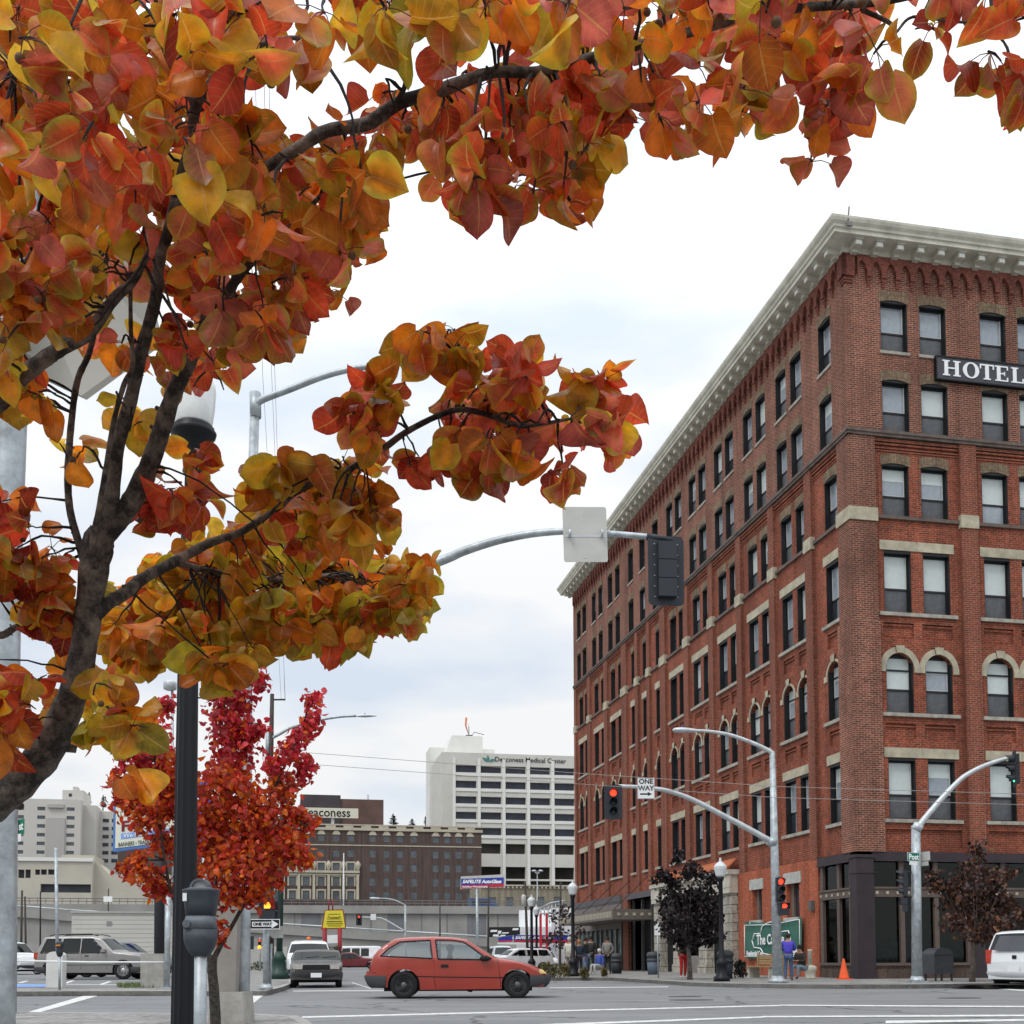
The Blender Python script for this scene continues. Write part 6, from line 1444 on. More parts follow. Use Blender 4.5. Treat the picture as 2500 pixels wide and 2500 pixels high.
# long low white wall right of it, hedge
S=84.; a,_=pr(430,2330,S); b,_=pr(700,2330,S); z=pr(500,2305,S)[1]; lw_=MB(off=ts(a,S,0)); 
q=[ts(a,S,-.01),ts(b,S,-.01),ts(b,S+.3,-.01),ts(a,S+.3,-.01)]; lw_.hexa(q,[p+Vector((0,0,z)) for p in q]); o=lw_.build('low_wall',mat('low_wall_white',(.50,.50,.46),.8,var=.06)); o.location=ts(a,S,0); tag(o,'low pale wall behind the pedestrian signal and hedge','wall')
# billboard
Y=58.; BL_=lambda u,v,d=0:at(u,v,Y+d)
b0=at(388,2340,Y); b0.z=0
bb=thing('billboard','large cream and blue roadside sign on a dark post, mostly hidden by the red maple','sign',tuple(b0)); g_=lambda u,v,d=0:at(u,v,Y+d)-b0
m=MB(); m.tube([(0,0,0),g_(392,1950)],.26,10); m.build('post',mat('dark_post',(.03,.032,.036),.6),bb)
m=MB(); c0=g_(276,2072); c1=g_(470,2050); t0=g_(280,1928); t1=g_(470,1900); m.hexa([c0,c1,c1+Vector((0,.4,0)),c0+Vector((0,.4,0))],[t0,t1,t1+Vector((0,.4,0)),t0+Vector((0,.4,0))]); bd=m.build('blue_frame',mat('board_blue',(.08,.20,.50),.5),bb)
m=MB(); m.prism([g_(282,2064,-.03),g_(462,2044,-.03),g_(462,1908,-.03),g_(285,1934,-.03)],(0,.02,0)); m.build('cream_face',mat('board_face',(.72,.74,.62),.6,var=.03),bd)
ang=-math.atan2((g_(282,2064)-g_(462,2044)).z,(g_(462,2044)-g_(282,2064)).x)
def tx(s,u0,u1,v,hpx,m_,b=.02):
    o=text(s,1.,m_,bd,g_((u0+u1)/2,v,-.06),(RX,0,0),bold=b); xs_=[q.co.x for q in o.data.vertices]; f=(u1-u0)/FP*Y/(max(xs_)-min(xs_)); ys=[q.co.y for q in o.data.vertices]; fy=hpx/FP*Y/(max(ys)-min(ys))
    for q in o.data.vertices: q.co.x=(q.co.x-(max(xs_)+min(xs_))/2)*f; q.co.y=(q.co.y-(max(ys)+min(ys))/2)*fy+q.co.x*.1
    return o
tx('FA',298,348,2008,26,mat('text_maroon',(.20,.01,.03),.6),.03)
m=MB(); m.prism([g_(296,2042,-.045),g_(420,2027,-.045),g_(420,2016,-.045),g_(296,2028,-.045)],(0,.02,0)); m.build('blue_band',mat('band_blue',(.22,.36,.72),.6),bd)
tx('We Make',302,362,2031,10,M_TW,.01); tx('BANNERS • TRADESHOW D',290,402,2050,10,M_TB,.004)
# second royal blue sign panel behind the maple
Y=64.; b0=at(500,2340,Y); b0.z=0; m=MB(off=b0); p=[at(487,2075,Y),at(515,2075,Y),at(515,1895,Y),at(487,1895,Y)]; 
b2=thing('blue_sign','royal blue vertical sign panel seen through the maple leaves','sign',tuple(b0)); m=MB(); m.prism([q-b0 for q in p],(0,.3,0)); m.build('panel',mat('royal_blue',(.05,.12,.55),.6),b2); m=MB(); m.tube([(0,0,0),at(500,2075,Y)-b0],.15,8); m.build('post',M_GV,b2)
# yellow sign on red legs
Y=100.; b0=at(808,2356,Y); b0.z=0; g_=lambda u,v,d=0:at(u,v,Y+d)-b0
ys=thing('yellow_sign','yellow tapered sign on two red legs above the parked cars','sign',tuple(b0))
M_RD=mat('sign_red',(.28,.015,.02),.5); m=MB(); 
for u in (792,829): p=g_(u,2262); m.tube([(p.x,0,0),p],.20,8)
m.build('red_legs',M_RD,ys)
m=MB(); m.hexa([g_(783,2266),g_(844,2264),g_(844,2264,.6),g_(783,2266,.6)],[g_(793,2218),g_(838,2217),g_(838,2217,.6),g_(793,2218,.6)]); m.build('red_case',M_RD,ys)
m=MB(); m.prism([g_(787,2263,-.05),g_(842,2262,-.05),g_(836,2219.5,-.05),g_(794,2220,-.05)],(0,.03,0)); yf=m.build('yellow_face',mat('sign_yellow',(.72,.62,.04),.5,var=.03),ys)
m=MB(); 
for (u0,u1,v,h,) in ((801,830,2228.5,1.2),(798,833,2240,1.0),(797,835,2246.5,2.2),(796,836,2252,1.6),(800,832,2257,1.2)): m.prism([g_(u0,v+h/2,-.08),g_(u1,v+h/2,-.08),g_(u1,v-h/2,-.08),g_(u0,v-h/2,-.08)],(0,.02,0))
m.prism([g_(800,2232,-.08),g_(806,2236,-.08),g_(824,2236,-.08),g_(831,2233,-.08),g_(831,2235,-.08),g_(824,2238,-.08),g_(806,2238,-.08),g_(800,2234.5,-.08)],(0,.02,0)); m.build('small_print',mat('print_dark',(.12,.10,.02),.6),yf)
m=MB(); m.prism([g_(798,2300,-.05),g_(829,2299,-.05),g_(829,2279,-.05),g_(798,2280,-.05)],(0,.1,0)); m.build('white_panel',M_WH,ys)
m=MB(); 
for u in (802,812): m.tube([g_(u,2218),g_(u,2192)],.06,5)
m.build('top_rods',M_RD,ys)
# glass shop tall sign
Y=118.; b0=at(1165,2345,Y); b0.z=0; g_=lambda u,v,d=0:at(u,v,Y+d)-b0
ss=thing('tall_shop_sign','tall blue and red auto glass shop sign on a grey mast','sign',tuple(b0))
m=MB(); m.tube([(0,0,0),g_(1164,2170)],.13,8); m.build('mast',M_GV,ss)
m=MB(); m.hexa([g_(1124,2170),g_(1233,2166),g_(1233,2166,1),g_(1124,2170,1)],[g_(1125,2139),g_(1233,2134.5),g_(1233,2134.5,1),g_(1125,2139,1)]); m.build('sign_case',M_AL,ss)
def face(par,pts,m_,nm,d=-.05): m=MB(); m.prism([g_(u,v,d) for u,v in pts],(0,.03,0)); return m.build(nm,m_,par)
M_SB=mat('sign_blue',(.02,.04,.32),.5); M_SR=mat('sign_bright_red',(.5,.02,.04),.5)
fb=face(ss,[(1126,2161),(1230,2157),(1230,2142),(1126,2145)],M_SB,'blue_face'); fr_=face(ss,[(1126,2168),(1230,2164.5),(1230,2157),(1126,2161)],M_SR,'red_face')
def tpx(par,s,u0,u1,v,hpx,m_,d=-.1,b=.02,sh=0.):
    o=text(s,1.,m_,par,g_((u0+u1)/2,v,d),(RX,0,0),bold=b,shear=sh); X_=[q.co.x for q in o.data.vertices]; Y_=[q.co.y for q in o.data.vertices]; f=(u1-u0)/FP*Y/(max(X_)-min(X_)); fy=hpx/FP*Y/(max(Y_)-min(Y_))
    for q in o.data.vertices: q.co.x=(q.co.x-(max(X_)+min(X_))/2)*f; q.co.y=(q.co.y-(max(Y_)+min(Y_))/2)*fy
    return o
tpx(fb,'SAFELITE AutoGlass',1129,1225,2151.5,9,M_TW,b=.04,sh=.3); tpx(fr_,'Safelite Windshield',1129,1190,2164,4.5,M_TW,b=.02)
# shop building
Y=104.; b0=at(1280,2345,Y); b0.z=0; g_=lambda u,v,d=0:at(u,v,Y+d)-b0
sh=thing('auto_glass_shop','white shop with red columns, blue and red fascia and black banner down the side street','shop',tuple(b0))
def bx(m,u0,u1,v0,v1,y0,y1): 
    p=g_(u0,v0); q=g_(u1,v1); m.box(p.x,q.x,y0,y1,max(-.01,min(p.z,q.z)) if max(v0,v1)<2340 else -.01,max(p.z,q.z))
m=MB(); bx(m,1262,1400,2345,2262,2,14); bx(m,1268,1398,2345,2216,6,14); bx(m,1347,1398,2345,2216,1.5,5.9); m.build('white_walls',M_WH,sh)
fb=MB(); p=[g_(1254,2300),g_(1390,2305),g_(1390,2284),g_(1254,2283)]; fb.prism(p,(0,.4,0)); fb=fb.build('blue_fascia',M_SB,sh); m=MB(); m.prism([g_(1254,2300,-.03),g_(1390,2303,-.03),g_(1390,2296,-.03),g_(1254,2295,-.03)],(0,.02,0)); m.build('red_strip',M_SR,fb)
tpx(fb,'SAFELITE AutoGlass',1257,1345,2289.5,7,M_TW,b=.04,sh=.3)
m=MB(); m.prism([g_(1216,2300),g_(1250,2299),g_(1250,2284),g_(1216,2288)],(0,.3,0)); b3=m.build('side_fascia',M_SB,sh); m=MB(); m.prism([g_(1216,2300,-.03),g_(1250,2299,-.03),g_(1250,2295,-.03),g_(1216,2296,-.03)],(0,.02,0)); m.build('red_strip',M_SR,b3); m=MB(); m.prism([g_(1214,2305),g_(1390,2308),g_(1390,2303),g_(1214,2300.5)],(0,.5,0)); m.build('canopy_edge',M_WH,sh)
m=MB(); m.prism([g_(1192,2288),g_(1269,2282),g_(1269,2263),g_(1192,2263)],(0,.2,0)); b4=m.build('black_banner',M_TB,sh)
tpx(b4,'RACING CITY',1196,1262,2272,7,M_TW,b=.02,sh=.3) if False else None
m=MB()
for (u0,u1,v0,v1) in ((1196,1212,2275,2270),(1214,1222,2279,2272),(1224,1240,2279,2276),(1250,1264,2271,2266),(1202,1216,2286,2281),(1220,1232,2285,2282)): m.prism([g_(u0,v0,-.04),g_(u1,v0,-.04),g_(u1+2,v1,-.04),g_(u0+2,v1,-.04)],(0,.02,0))
m.build('banner_marks',M_TW,b4)
m=MB()
for u in (1319,1334): bx(m,u-3,u+3,2345,2232,-.5,.1)
for u in (1305,1330,1356): pass
m.build('red_columns',M_SR,sh)
m=MB(); P_=[g_(1318,2218),g_(1345,2205),g_(1380,2200)]; m.tube(P_,.08,5); m.tube([g_(1318,2232),g_(1380,2226)],.06,5)
for u in range(1320,1382,9): m.tube([g_(u,2236),g_(u,2217-(u-1320)*.28)],.05,5)
m.build('roof_rail',M_GV,sh)
m=MB(); bx(m,1290,1345,2345,2312,1.9,2.0); m.build('dark_shopfront',mat('shopfront_dark',(.05,.055,.06),.4,var=.3),sh)
# poles
def pole(label,u0,v0,u1,v1,Y,r,m_,name='utility_pole',extra=None):
    b=at(u0,v0,Y); b.z=0; t=thing(name,label,'pole',tuple(b),0,'poles in the distance'); mm=MB(); mm.tube([(0,0,0),at(u1,v1,Y)-b],[r,r*.75],8); mm.build('pole',m_,t)
    if extra: extra(t,b)
    return t
pole('dark wooden pole just right of the tall glass shop sign',1190,2340,1193,2160,95,.09,M_WD)
def tf(t,b): m=MB(); c=at(1279,2200,88)-b; m.lathe([(.19,-.45),(.2,.4),(.12,.5)],c,12); m.build('transformer',M_AL,t)
pole('leaning wooden pole with grey transformer left of the two distant acorn lamps',1288,2345,1282,2152,88,.12,M_WD,extra=tf)
pole('wooden pole behind the small dark tree near the hotel corner',1366,2345,1369,2155,92,.10,M_WD)
pole('thin black pole standing before the freeway wall above the red hatchback roof',1073,2345,1074,2207,120,.09,M_BK)
def bb_(t,b): m=MB(); c=at(262,2188,110)-b; m.box(c.x-.35,c.x+.5,-.1,0,c.z-.27,c.z+.27); m.build('white_plate',M_WH,t)
pole('short pole with white boxes above the white metal building',264,2250,265,2162,110,.08,M_WD,extra=bb_)
pole('leftmost dark pole in the parking lot',50,2345,54,2165,82,.10,M_WD); pole('dark pole with white box at far left of the parking lot',63,2345,61,2180,80,.09,M_WD)
pole('slim black pole left of the white metal building',97,2345,99,2168,84,.07,M_BK)
def fl_(t,b): 
    m=MB(); 
    for du in (-8,8): m.tube([at(1312,2135,190)-b,at(1312+du,2127,190)-b],.1,5); m.lathe([(.3,-.1),(.5,0),(.2,.2)],at(1312+du,2127,190)-b,8)
    m.build('lamp_heads',M_GL,t)
pole('tall thin freeway lamp in front of the medical tower garage',1310,2215,1312,2128,190,.1,M_GV,'street_lamp',fl_)
pole('tall thin white freeway lamp left of the medical tower frontage',838,2206,840,2080,186,.12,M_GL,'street_lamp')
# distant signal with arm
Y=82.; b0=at(990,2345,Y); b0.z=0; g_=lambda u,v,d=0:at(u,v,Y+d)-b0
ds=thing('distant_signal_pole','distant pole with curved lamp arm, small red signal and white sign behind red hatchback','signal pole',tuple(b0))
m=MB(); m.tube([(0,0,0),g_(989,2207)],[.09,.07],10); m.build('pole',M_GV,ds)
m=MB(); Q=arm(m,[(989,2208),(965,2196),(945,2192),(928,2191)],Y,.05,.04,b0); m.build('lamp_arm',M_GV,ds); cobra(ds,Vector(Q[-1]),(-1,0,0),.7)
m=MB(); Q=arm(m,[(988,2272),(960,2255),(935,2241),(915,2238),(870,2236)],Y,.06,.04,b0); m.build('mast_arm',M_GL,ds)
signal_head(ds,g_(876,2243,-.2),fc,.62,1,plate=True); m=MB(); c=g_(911,2236,-.1); m.box(c.x-.2,c.x+.2,c.y-.02,c.y,c.z-.22,c.z+.22); m.build('white_sign',M_WH,ds)
# far red/amber signals by the mid post
Y=72.; b0=at(634,2345,Y); b0.z=0; g_=lambda u,v,d=0:at(u,v,Y+d)-b0
d2=thing('distant_signal_post','small distant post with red light above amber light left of the ONE WAY post','signal post',tuple(b0)); m=MB(); m.tube([(0,0,0),g_(634,2285)],.06,8); m.build('post',M_GV,d2); signal_head(d2,g_(633,2299,-.2),fc,.55,1); m=MB(); c=g_(632.5,2308,-.5); m.lathe([(.0,-.02),(.12,-.02),(.1,.02)],c,12,ax='y'); m.build('amber_lens',E_AMB,d2)
m=MB(); c=g_(616,2296,-.1); m.box(c.x-.5,c.x+.05,0,.02,c.z-.45,c.z+.4); m.tube([(c.x-.2,.03,-b0.z),(c.x-.2,.03,c.z)],.04,6); m.build('dark_sign_back',M_SG,d2)
# ------------------------------------------------------------ vegetation
def bark(name,c1,c2,sc=14):
    m=bpy.data.materials.new(name); m.use_nodes=True; t=m.node_tree; b=t.nodes['Principled BSDF']; n=t.nodes.new; l=t.links.new
    co=n('ShaderNodeTexCoord'); z=n('ShaderNodeTexNoise'); z.inputs['Scale'].default_value=sc; z.inputs['Detail'].default_value=8; z.inputs['Roughness'].default_value=.7; l(co.outputs['Object'],z.inputs['Vector'])
    z4=n('ShaderNodeTexNoise'); z4.inputs['Scale'].default_value=sc*7; z4.inputs['Detail'].default_value=4; l(co.outputs['Object'],z4.inputs['Vector'])
    r=n('ShaderNodeValToRGB'); r.color_ramp.elements[0].position=.42; r.color_ramp.elements[0].color=(*c1,1); r.color_ramp.elements[1].position=.66; r.color_ramp.elements[1].color=(*c2,1); l(z.outputs['Fac'],r.inputs[0]); l(r.outputs[0],b.inputs['Base Color']); b.inputs['Roughness'].default_value=.85
    a=n('ShaderNodeMath'); a.operation='ADD'; l(z.outputs['Fac'],a.inputs[0]); l(z4.outputs['Fac'],a.inputs[1])
    bp=n('ShaderNodeBump'); bp.inputs['Strength'].default_value=.8; bp.inputs['Distance'].default_value=.006; l(a.outputs[0],bp.inputs['Height']); l(bp.outputs[0],b.inputs['Normal']); return m
def leafmat(name,rough=.5,trans=.35,speck=True,vs=60):
    m=bpy.data.materials.new(name); m.use_nodes=True; t=m.node_tree; b=t.nodes['Principled BSDF']; n=t.nodes.new; l=t.links.new; out=t.nodes['Material Output']
    at_=n('ShaderNodeVertexColor'); at_.layer_name='Col'; co=n('ShaderNodeTexCoord')
    z=n('ShaderNodeTexNoise'); z.inputs['Scale'].default_value=vs*.5; z.inputs['Detail'].default_value=5; l(co.outputs['Object'],z.inputs['Vector'])
    r=n('ShaderNodeMapRange'); r.inputs['From Min'].default_value=.3; r.inputs['From Max'].default_value=.7; r.inputs['To Min'].default_value=.62; r.inputs['To Max'].default_value=1.35; l(z.outputs['Fac'],r.inputs['Value'])
    s=n('ShaderNodeVectorMath'); s.operation='SCALE'; l(at_.outputs['Color'],s.inputs[0]); l(r.outputs[0],s.inputs['Scale']); cs=s.outputs[0]
    if speck:
        v=n('ShaderNodeTexVoronoi'); v.inputs['Scale'].default_value=vs*3.2; l(co.outputs['Object'],v.inputs['Vector'])
        c=n('ShaderNodeMapRange'); c.inputs['From Min'].default_value=.06; c.inputs['From Max'].default_value=.16; c.inputs['To Min'].default_value=.5; c.inputs['To Max'].default_value=1; l(v.outputs['Distance'],c.inputs['Value'])
        s2=n('ShaderNodeVectorMath'); s2.operation='SCALE'; l(cs,s2.inputs[0]); l(c.outputs[0],s2.inputs['Scale']); cs=s2.outputs[0]
    if speck:
        uv=n('ShaderNodeUVMap'); uv.uv_map='LUV'; sx=n('ShaderNodeSeparateXYZ'); l(uv.outputs[0],sx.inputs[0])
        def mth(op,a,b_=None,c_=None):
            q=n('ShaderNodeMath'); q.operation=op
            for i_,x_ in enumerate((a,b_,c_)):
                if x_ is None: continue
                if isinstance(x_,(int,float)): q.inputs[i_].default_value=x_
                else: l(x_,q.inputs[i_])
            return q.outputs[0]
        aq=mth('ABSOLUTE',sx.outputs['Y']); t1=mth('MULTIPLY',sx.outputs['X'],6.0); t2=mth('MULTIPLY',aq,1.6); fr_=mth('FRACT',mth('SUBTRACT',t1,t2)); dv=mth('ABSOLUTE',mth('SUBTRACT',fr_,.5))
        lat=mth('LESS_THAN',dv,.06); mid=mth('LESS_THAN',aq,.045); ve=mth('MAXIMUM',mth('MULTIPLY',lat,.35),mid)
        s3=n('ShaderNodeMix'); s3.data_type='RGBA'; l(mth('MULTIPLY',ve,.55),s3.inputs[0]); l(cs,s3.inputs[6]); s3.inputs[7].default_value=(.75,.42,.12,1); cs=s3.outputs[2]
    l(cs,b.inputs['Base Color']); b.inputs['Roughness'].default_value=rough; b.inputs['Specular IOR Level'].default_value=.45
    bp=n('ShaderNodeBump'); bp.inputs['Strength'].default_value=.35; bp.inputs['Distance'].default_value=.003; l(z.outputs['Fac'],bp.inputs['Height']); l(bp.outputs[0],b.inputs['Normal'])
    tr=n('ShaderNodeBsdfTranslucent'); l(cs,tr.inputs['Color']); mx=n('ShaderNodeMixShader'); mx.inputs[0].default_value=trans; l(b.outputs[0],mx.inputs[1]); l(tr.outputs[0],mx.inputs[2]); l(mx.outputs[0],out.inputs['Surface']); return m
class Leaves:
    def __init__(s): s.v=[]; s.f=[]; s.c=[]; s.u=[]
    def leaf(s,p,tip,nrm,L,Wd,c1,c2,fold=.25,curl=.2,nl=7,nw=4,wave=.0,rim=None):
        tip=tip.normalized(); nrm=(nrm-tip*nrm.dot(tip)); 
        if nrm.length<1e-3: nrm=tip.orthogonal()
        nrm.normalize(); side=tip.cross(nrm); base=len(s.v); ph=random.uniform(0,6.28); cup=random.random()<.4
        for i in range(nl+1):
            t=i/nl
            w=Wd/2*(math.sqrt(max(0,1-((t-.44)/.475)**2)) if t<.86 else .468*((1-t)/.14)**1.15)
            if i==nl: w=0
            notch=.10*L if i>0 else 0
            for j in range(nw+1):
                q=2*j/nw-1; x=w*q
                back=-.12*L*abs(q)*(1-t)**3 
                z=(fold*abs(x) if cup else fold*1.3*x*x/Wd*2)-curl*L*(t*t)+wave*L*math.sin(ph+t*7+q*2)*abs(q)
                a=curl*1.2*t
                pos=p+tip*(L*t*(1-.15*curl*t)+back)+side*x+nrm*z
                s.v.append(pos); e=max(abs(q)**2.5,t**6)
                c=[c1[k]*(1-e)+c2[k]*e for k in range(3)]
                s.c.append(c); s.u.append((t,q))
        for i in range(nl):
            for j in range(nw):
                a=base+i*(nw+1)+j; s.f.append((a,a+1,a+nw+2,a+nw+1))
    def build(s,name,m,parent,off):
        me=bpy.data.meshes.new(name); me.from_pydata([tuple(v-off) for v in s.v],[],s.f); me.materials.append(m)
        ca=me.color_attributes.new('Col','FLOAT_COLOR','POINT'); buf=[]
        for c in s.c: buf+=[*c,1]
        ca.data.foreach_set('color',buf); uvl=me.uv_layers.new(name='LUV'); li=[0]*len(me.loops); me.loops.foreach_get('vertex_index',li); ub=[]
        for q_ in li: ub+=list(s.u[q_])
        uvl.data.foreach_set('uv',ub); me.polygons.foreach_set('use_smooth',[True]*len(me.polygons)); me.update()
        o=bpy.data.objects.new(name,me); COL.objects.link(o); o.parent=parent; return o
def catmull(P_,R__,n=5):
    Q=[];R2=[]
    for i in range(len(P_)-1):
        p0,p1,p2,p3=P_[max(i-1,0)],P_[i],P_[i+1],P_[min(i+2,len(P_)-1)]
        for k in range(n):
            t=k/n; Q.append(.5*((2*p1)+(-p0+p2)*t+(2*p0-5*p1+4*p2-p3)*t*t+(-p0+3*p1-3*p2+p3)*t**3)); R2.append(R__[i]+(R__[i+1]-R__[i])*t)
    Q.append(P_[-1]); R2.append(R__[-1]); return Q,R2
# ---- foreground pear tree
random.seed(21)
TB_=at(-420,2500,2.9); TB_.z=.124
tree=thing('pear_tree','large foreground pear tree with orange and red heart-shaped leaves overhanging the street','tree',tuple(TB_))
M_BARK=bark('pear_bark',(.018,.015,.013),(.19,.15,.12),20)
BR=[ # (name, [(u,v,halfwidth px,Y)...])
('trunk',[(-420,3400,60,2.9),(-330,2500,58,2.9),(-180,2130,56,2.9),(-60,1985,51,2.9),(0,1946,49,2.9),(75,1882,46,2.88),(130,1805,45,2.85),(172,1700,40,2.82),(206,1600,37,2.8),(228,1455,35,2.78),(246,1335,42,2.76),(258,1292,36,2.75)]),
('limb',[(255,1310,26,2.75),(290,1268,31,2.74),(331,1222,28,2.72),(373,1140,27,2.68),(397,1048,25,2.64),(432,966,22,2.6),(466,885,22,2.56),(492,835,19,2.5),(524,775,17,2.45),(560,712,15,2.4),(610,655,12,2.35),(700,560,9,2.3),(790,480,6,2.25)]),
('limb',[(250,1315,24,2.75),(277,1214,21,2.7),(298,1090,19,2.62),(331,966,18,2.55),(352,862,18,2.48),(386,725,17,2.38),(402,642,16,2.3),(418,559,15,2.22),(455,435,15,2.12),(480,352,15,2.05),(497,257,16,1.98),(534,205,15,1.93),(600,124,14,1.86),(671,33,13,1.8),(760,-90,11,1.7)]),
('branch',[(495,262,10,1.98),(460,207,10,1.95),(414,124,8,1.9),(397,25,7,1.86),(385,-60,5,1.8)]),
('branch',[(493,360,8,2.05),(560,405,8,2.1),(590,450,6,2.12),(600,500,4,2.15)]),
('branch',[(228,1420,13,2.78),(203,1334,11,2.76),(178,1235,10,2.74),(178,1131,10,2.72),(190,1007,9,2.7),(203,916,9,2.66),(232,850,8,2.62),(257,725,8,2.6),(269,662,6,2.58),(290,560,5,2.5)]),
('branch',[(240,1380,9,2.72),(232,1317,8,2.68),(244,1235,8,2.62),(269,1131,7,2.55),(284,1028,7,2.5),(310,932,7,2.46),(327,880,7,2.44),(329,800,6,2.4),(329,690,6,2.36)]),
('limb',[(-420,2400,40,2.8),(-330,1700,34,2.6),(-200,1250,30,2.5),(-80,1045,26,2.45),(0,986,25,2.42),(41,938,24,2.4),(103,883,22,2.38),(166,841,20,2.36),(224,804,19,2.34),(290,716,15,2.3),(335,680,11,2.28),(380,600,7,2.2)]),
('limb',[(238,1492,22,2.78),(265,1470,19,2.8),(311,1438,18,2.86),(352,1405,16,2.92),(435,1367,14,3.0),(518,1322,12,3.05),(592,1289,10,3.05),(690,1230,9,3.0),(760,1180,9,2.9),(860,1140,9,2.8),(938,1099,9,2.72),(1010,1057,9,2.68),(1114,1005,8,2.62),(1186,1005,8,2.6),(1269,1031,7,2.56),(1321,1036,6,2.54),(1420,1020,4,2.5)]),
('branch',[(1122,1003,8,2.62),(1127,960,7,2.6),(1140,890,5,2.6),(1120,830,4,2.6)]),
('branch',[(940,1098,6,2.72),(925,1065,5,2.72),(908,1010,4,2.72),(905,980,3,2.72)]),
('branch',[(435,1367,10,3.0),(560,1400,9,3.3),(700,1410,8,3.6),(850,1400,6,3.85),(980,1400,4,4.0)]),
('limb',[(440,490,13,2.15),(520,470,12,2.1),(620,420,13,2.05),(730,355,16,2.0),(807,312,17,1.98),(905,293,18,1.96),(989,247,18,1.94),(1073,219,17,1.92),(1212,182,15,1.9),(1324,172,14,1.88),(1408,149,13,1.87),(1538,126,13,1.86),(1600,112,12,1.85),(1754,70,12,1.82),(1851,42,14,1.8),(1954,23,13,1.78),(2066,12,11,1.76),(2182,14,9,1.75),(2300,-20,7,1.7),(2450,-80,5,1.66)]),
('branch',[(1800,85,6,1.82),(1889,135,6,1.82),(1959,154,6,1.82),(1991,210,5,1.83),(2015,240,3,1.83)]),
('branch',[(2120,30,7,1.76),(2180,70,6,1.78),(2200,84,4,1.78),(2240,52,4,1.78),(2350,60,4,1.76),(2440,60,3,1.74)]),
('branch',[(980,248,7,1.94),(1000,200,7,1.9),(1000,120,6,1.88),(990,90,4,1.86)]),
('branch',[(1400,148,7,1.87),(1440,90,6,1.86),(1470,30,5,1.84),(1480,-30,4,1.8)]),
('branch',[(640,110,7,1.84),(690,88,6,1.84),(750,98,6,1.84),(790,118,4,1.84)]),
('branch',[(730,30,6,1.8),(755,60,6,1.82),(770,90,4,1.84)]),
('branch',[(-60,250,8,2.3),(0,265,8,2.3),(60,285,7,2.3),(100,325,4,2.3)]),
('branch',[(-60,640,8,2.3),(0,634,8,2.3),(62,634,6,2.3),(90,600,4,2.3)]),
('branch',[(-80,1490,12,2.9),(0,1540,11,2.9),(55,1520,9,2.9),(110,1540,6,2.9),(150,1590,4,2.9)]),
('branch',[(-60,60,10,1.9),(0,90,9,1.9),(30,130,6,1.9),(50,160,4,1.9)]),
]
LIMB=[]
for nm_,pts_ in BR:
    if nm_=='branch' and pts_[0][2]<9: continue
    for a_,b_ in zip(pts_,pts_[1:]):
        L_=math.hypot(b_[0]-a_[0],b_[1]-a_[1]); n_=max(1,int(L_/30))
        for k_ in range(n_): f_=k_/n_; q_=[a_[i]+(b_[i]-a_[i])*f_ for i in range(4)]; LIMB.append(q_)
SK=[]   # skeleton samples in world space
groups={'trunk':MB(off=TB_)}
for nm,pts in BR:
    P_=[at(u,v,Y) for u,v,w,Y in pts]; Rr=[w*.90/FP*Y for u,v,w,Y in pts]
    for i in range(1,len(P_)-1): P_[i]=P_[i]+Vector((random.uniform(-1,1),random.uniform(-2,2),random.uniform(-1,1)))*.004
    Q,R2=catmull(P_,Rr,6)
    R2=[r*(1+random.uniform(-.07,.07)) for r in R2]
    mb=MB(off=TB_); mb.tube(Q,R2,14)
    for k in range(3,len(Q)-2,1):       # knots and spur stubs
        if random.random()<.16: d=Vector((random.uniform(-1,1),random.uniform(-1,1),random.uniform(-.3,1))).normalized(); mb.tube([Q[k],Q[k]+d*R2[k]*1.5],[R2[k]*.45,R2[k]*.22],7)
    mb.build(nm,M_BARK,tree)
    for q,r in zip(Q,R2): SK.append((q,r))
PALS={'o':((.66,.19,.012),(.60,.14,.012)),'r':((.58,.075,.022),(.52,.06,.03)),'y':((.70,.42,.03),(.62,.44,.05)),'g':((.42,.31,.015),(.44,.36,.03)),'d':((.38,.035,.018),(.34,.025,.015)),'p':((.66,.16,.10),(.58,.09,.07)),'q':((.62,.12,.045),(.50,.30,.02)),'b':((.62,.25,.012),(.46,.33,.02))}
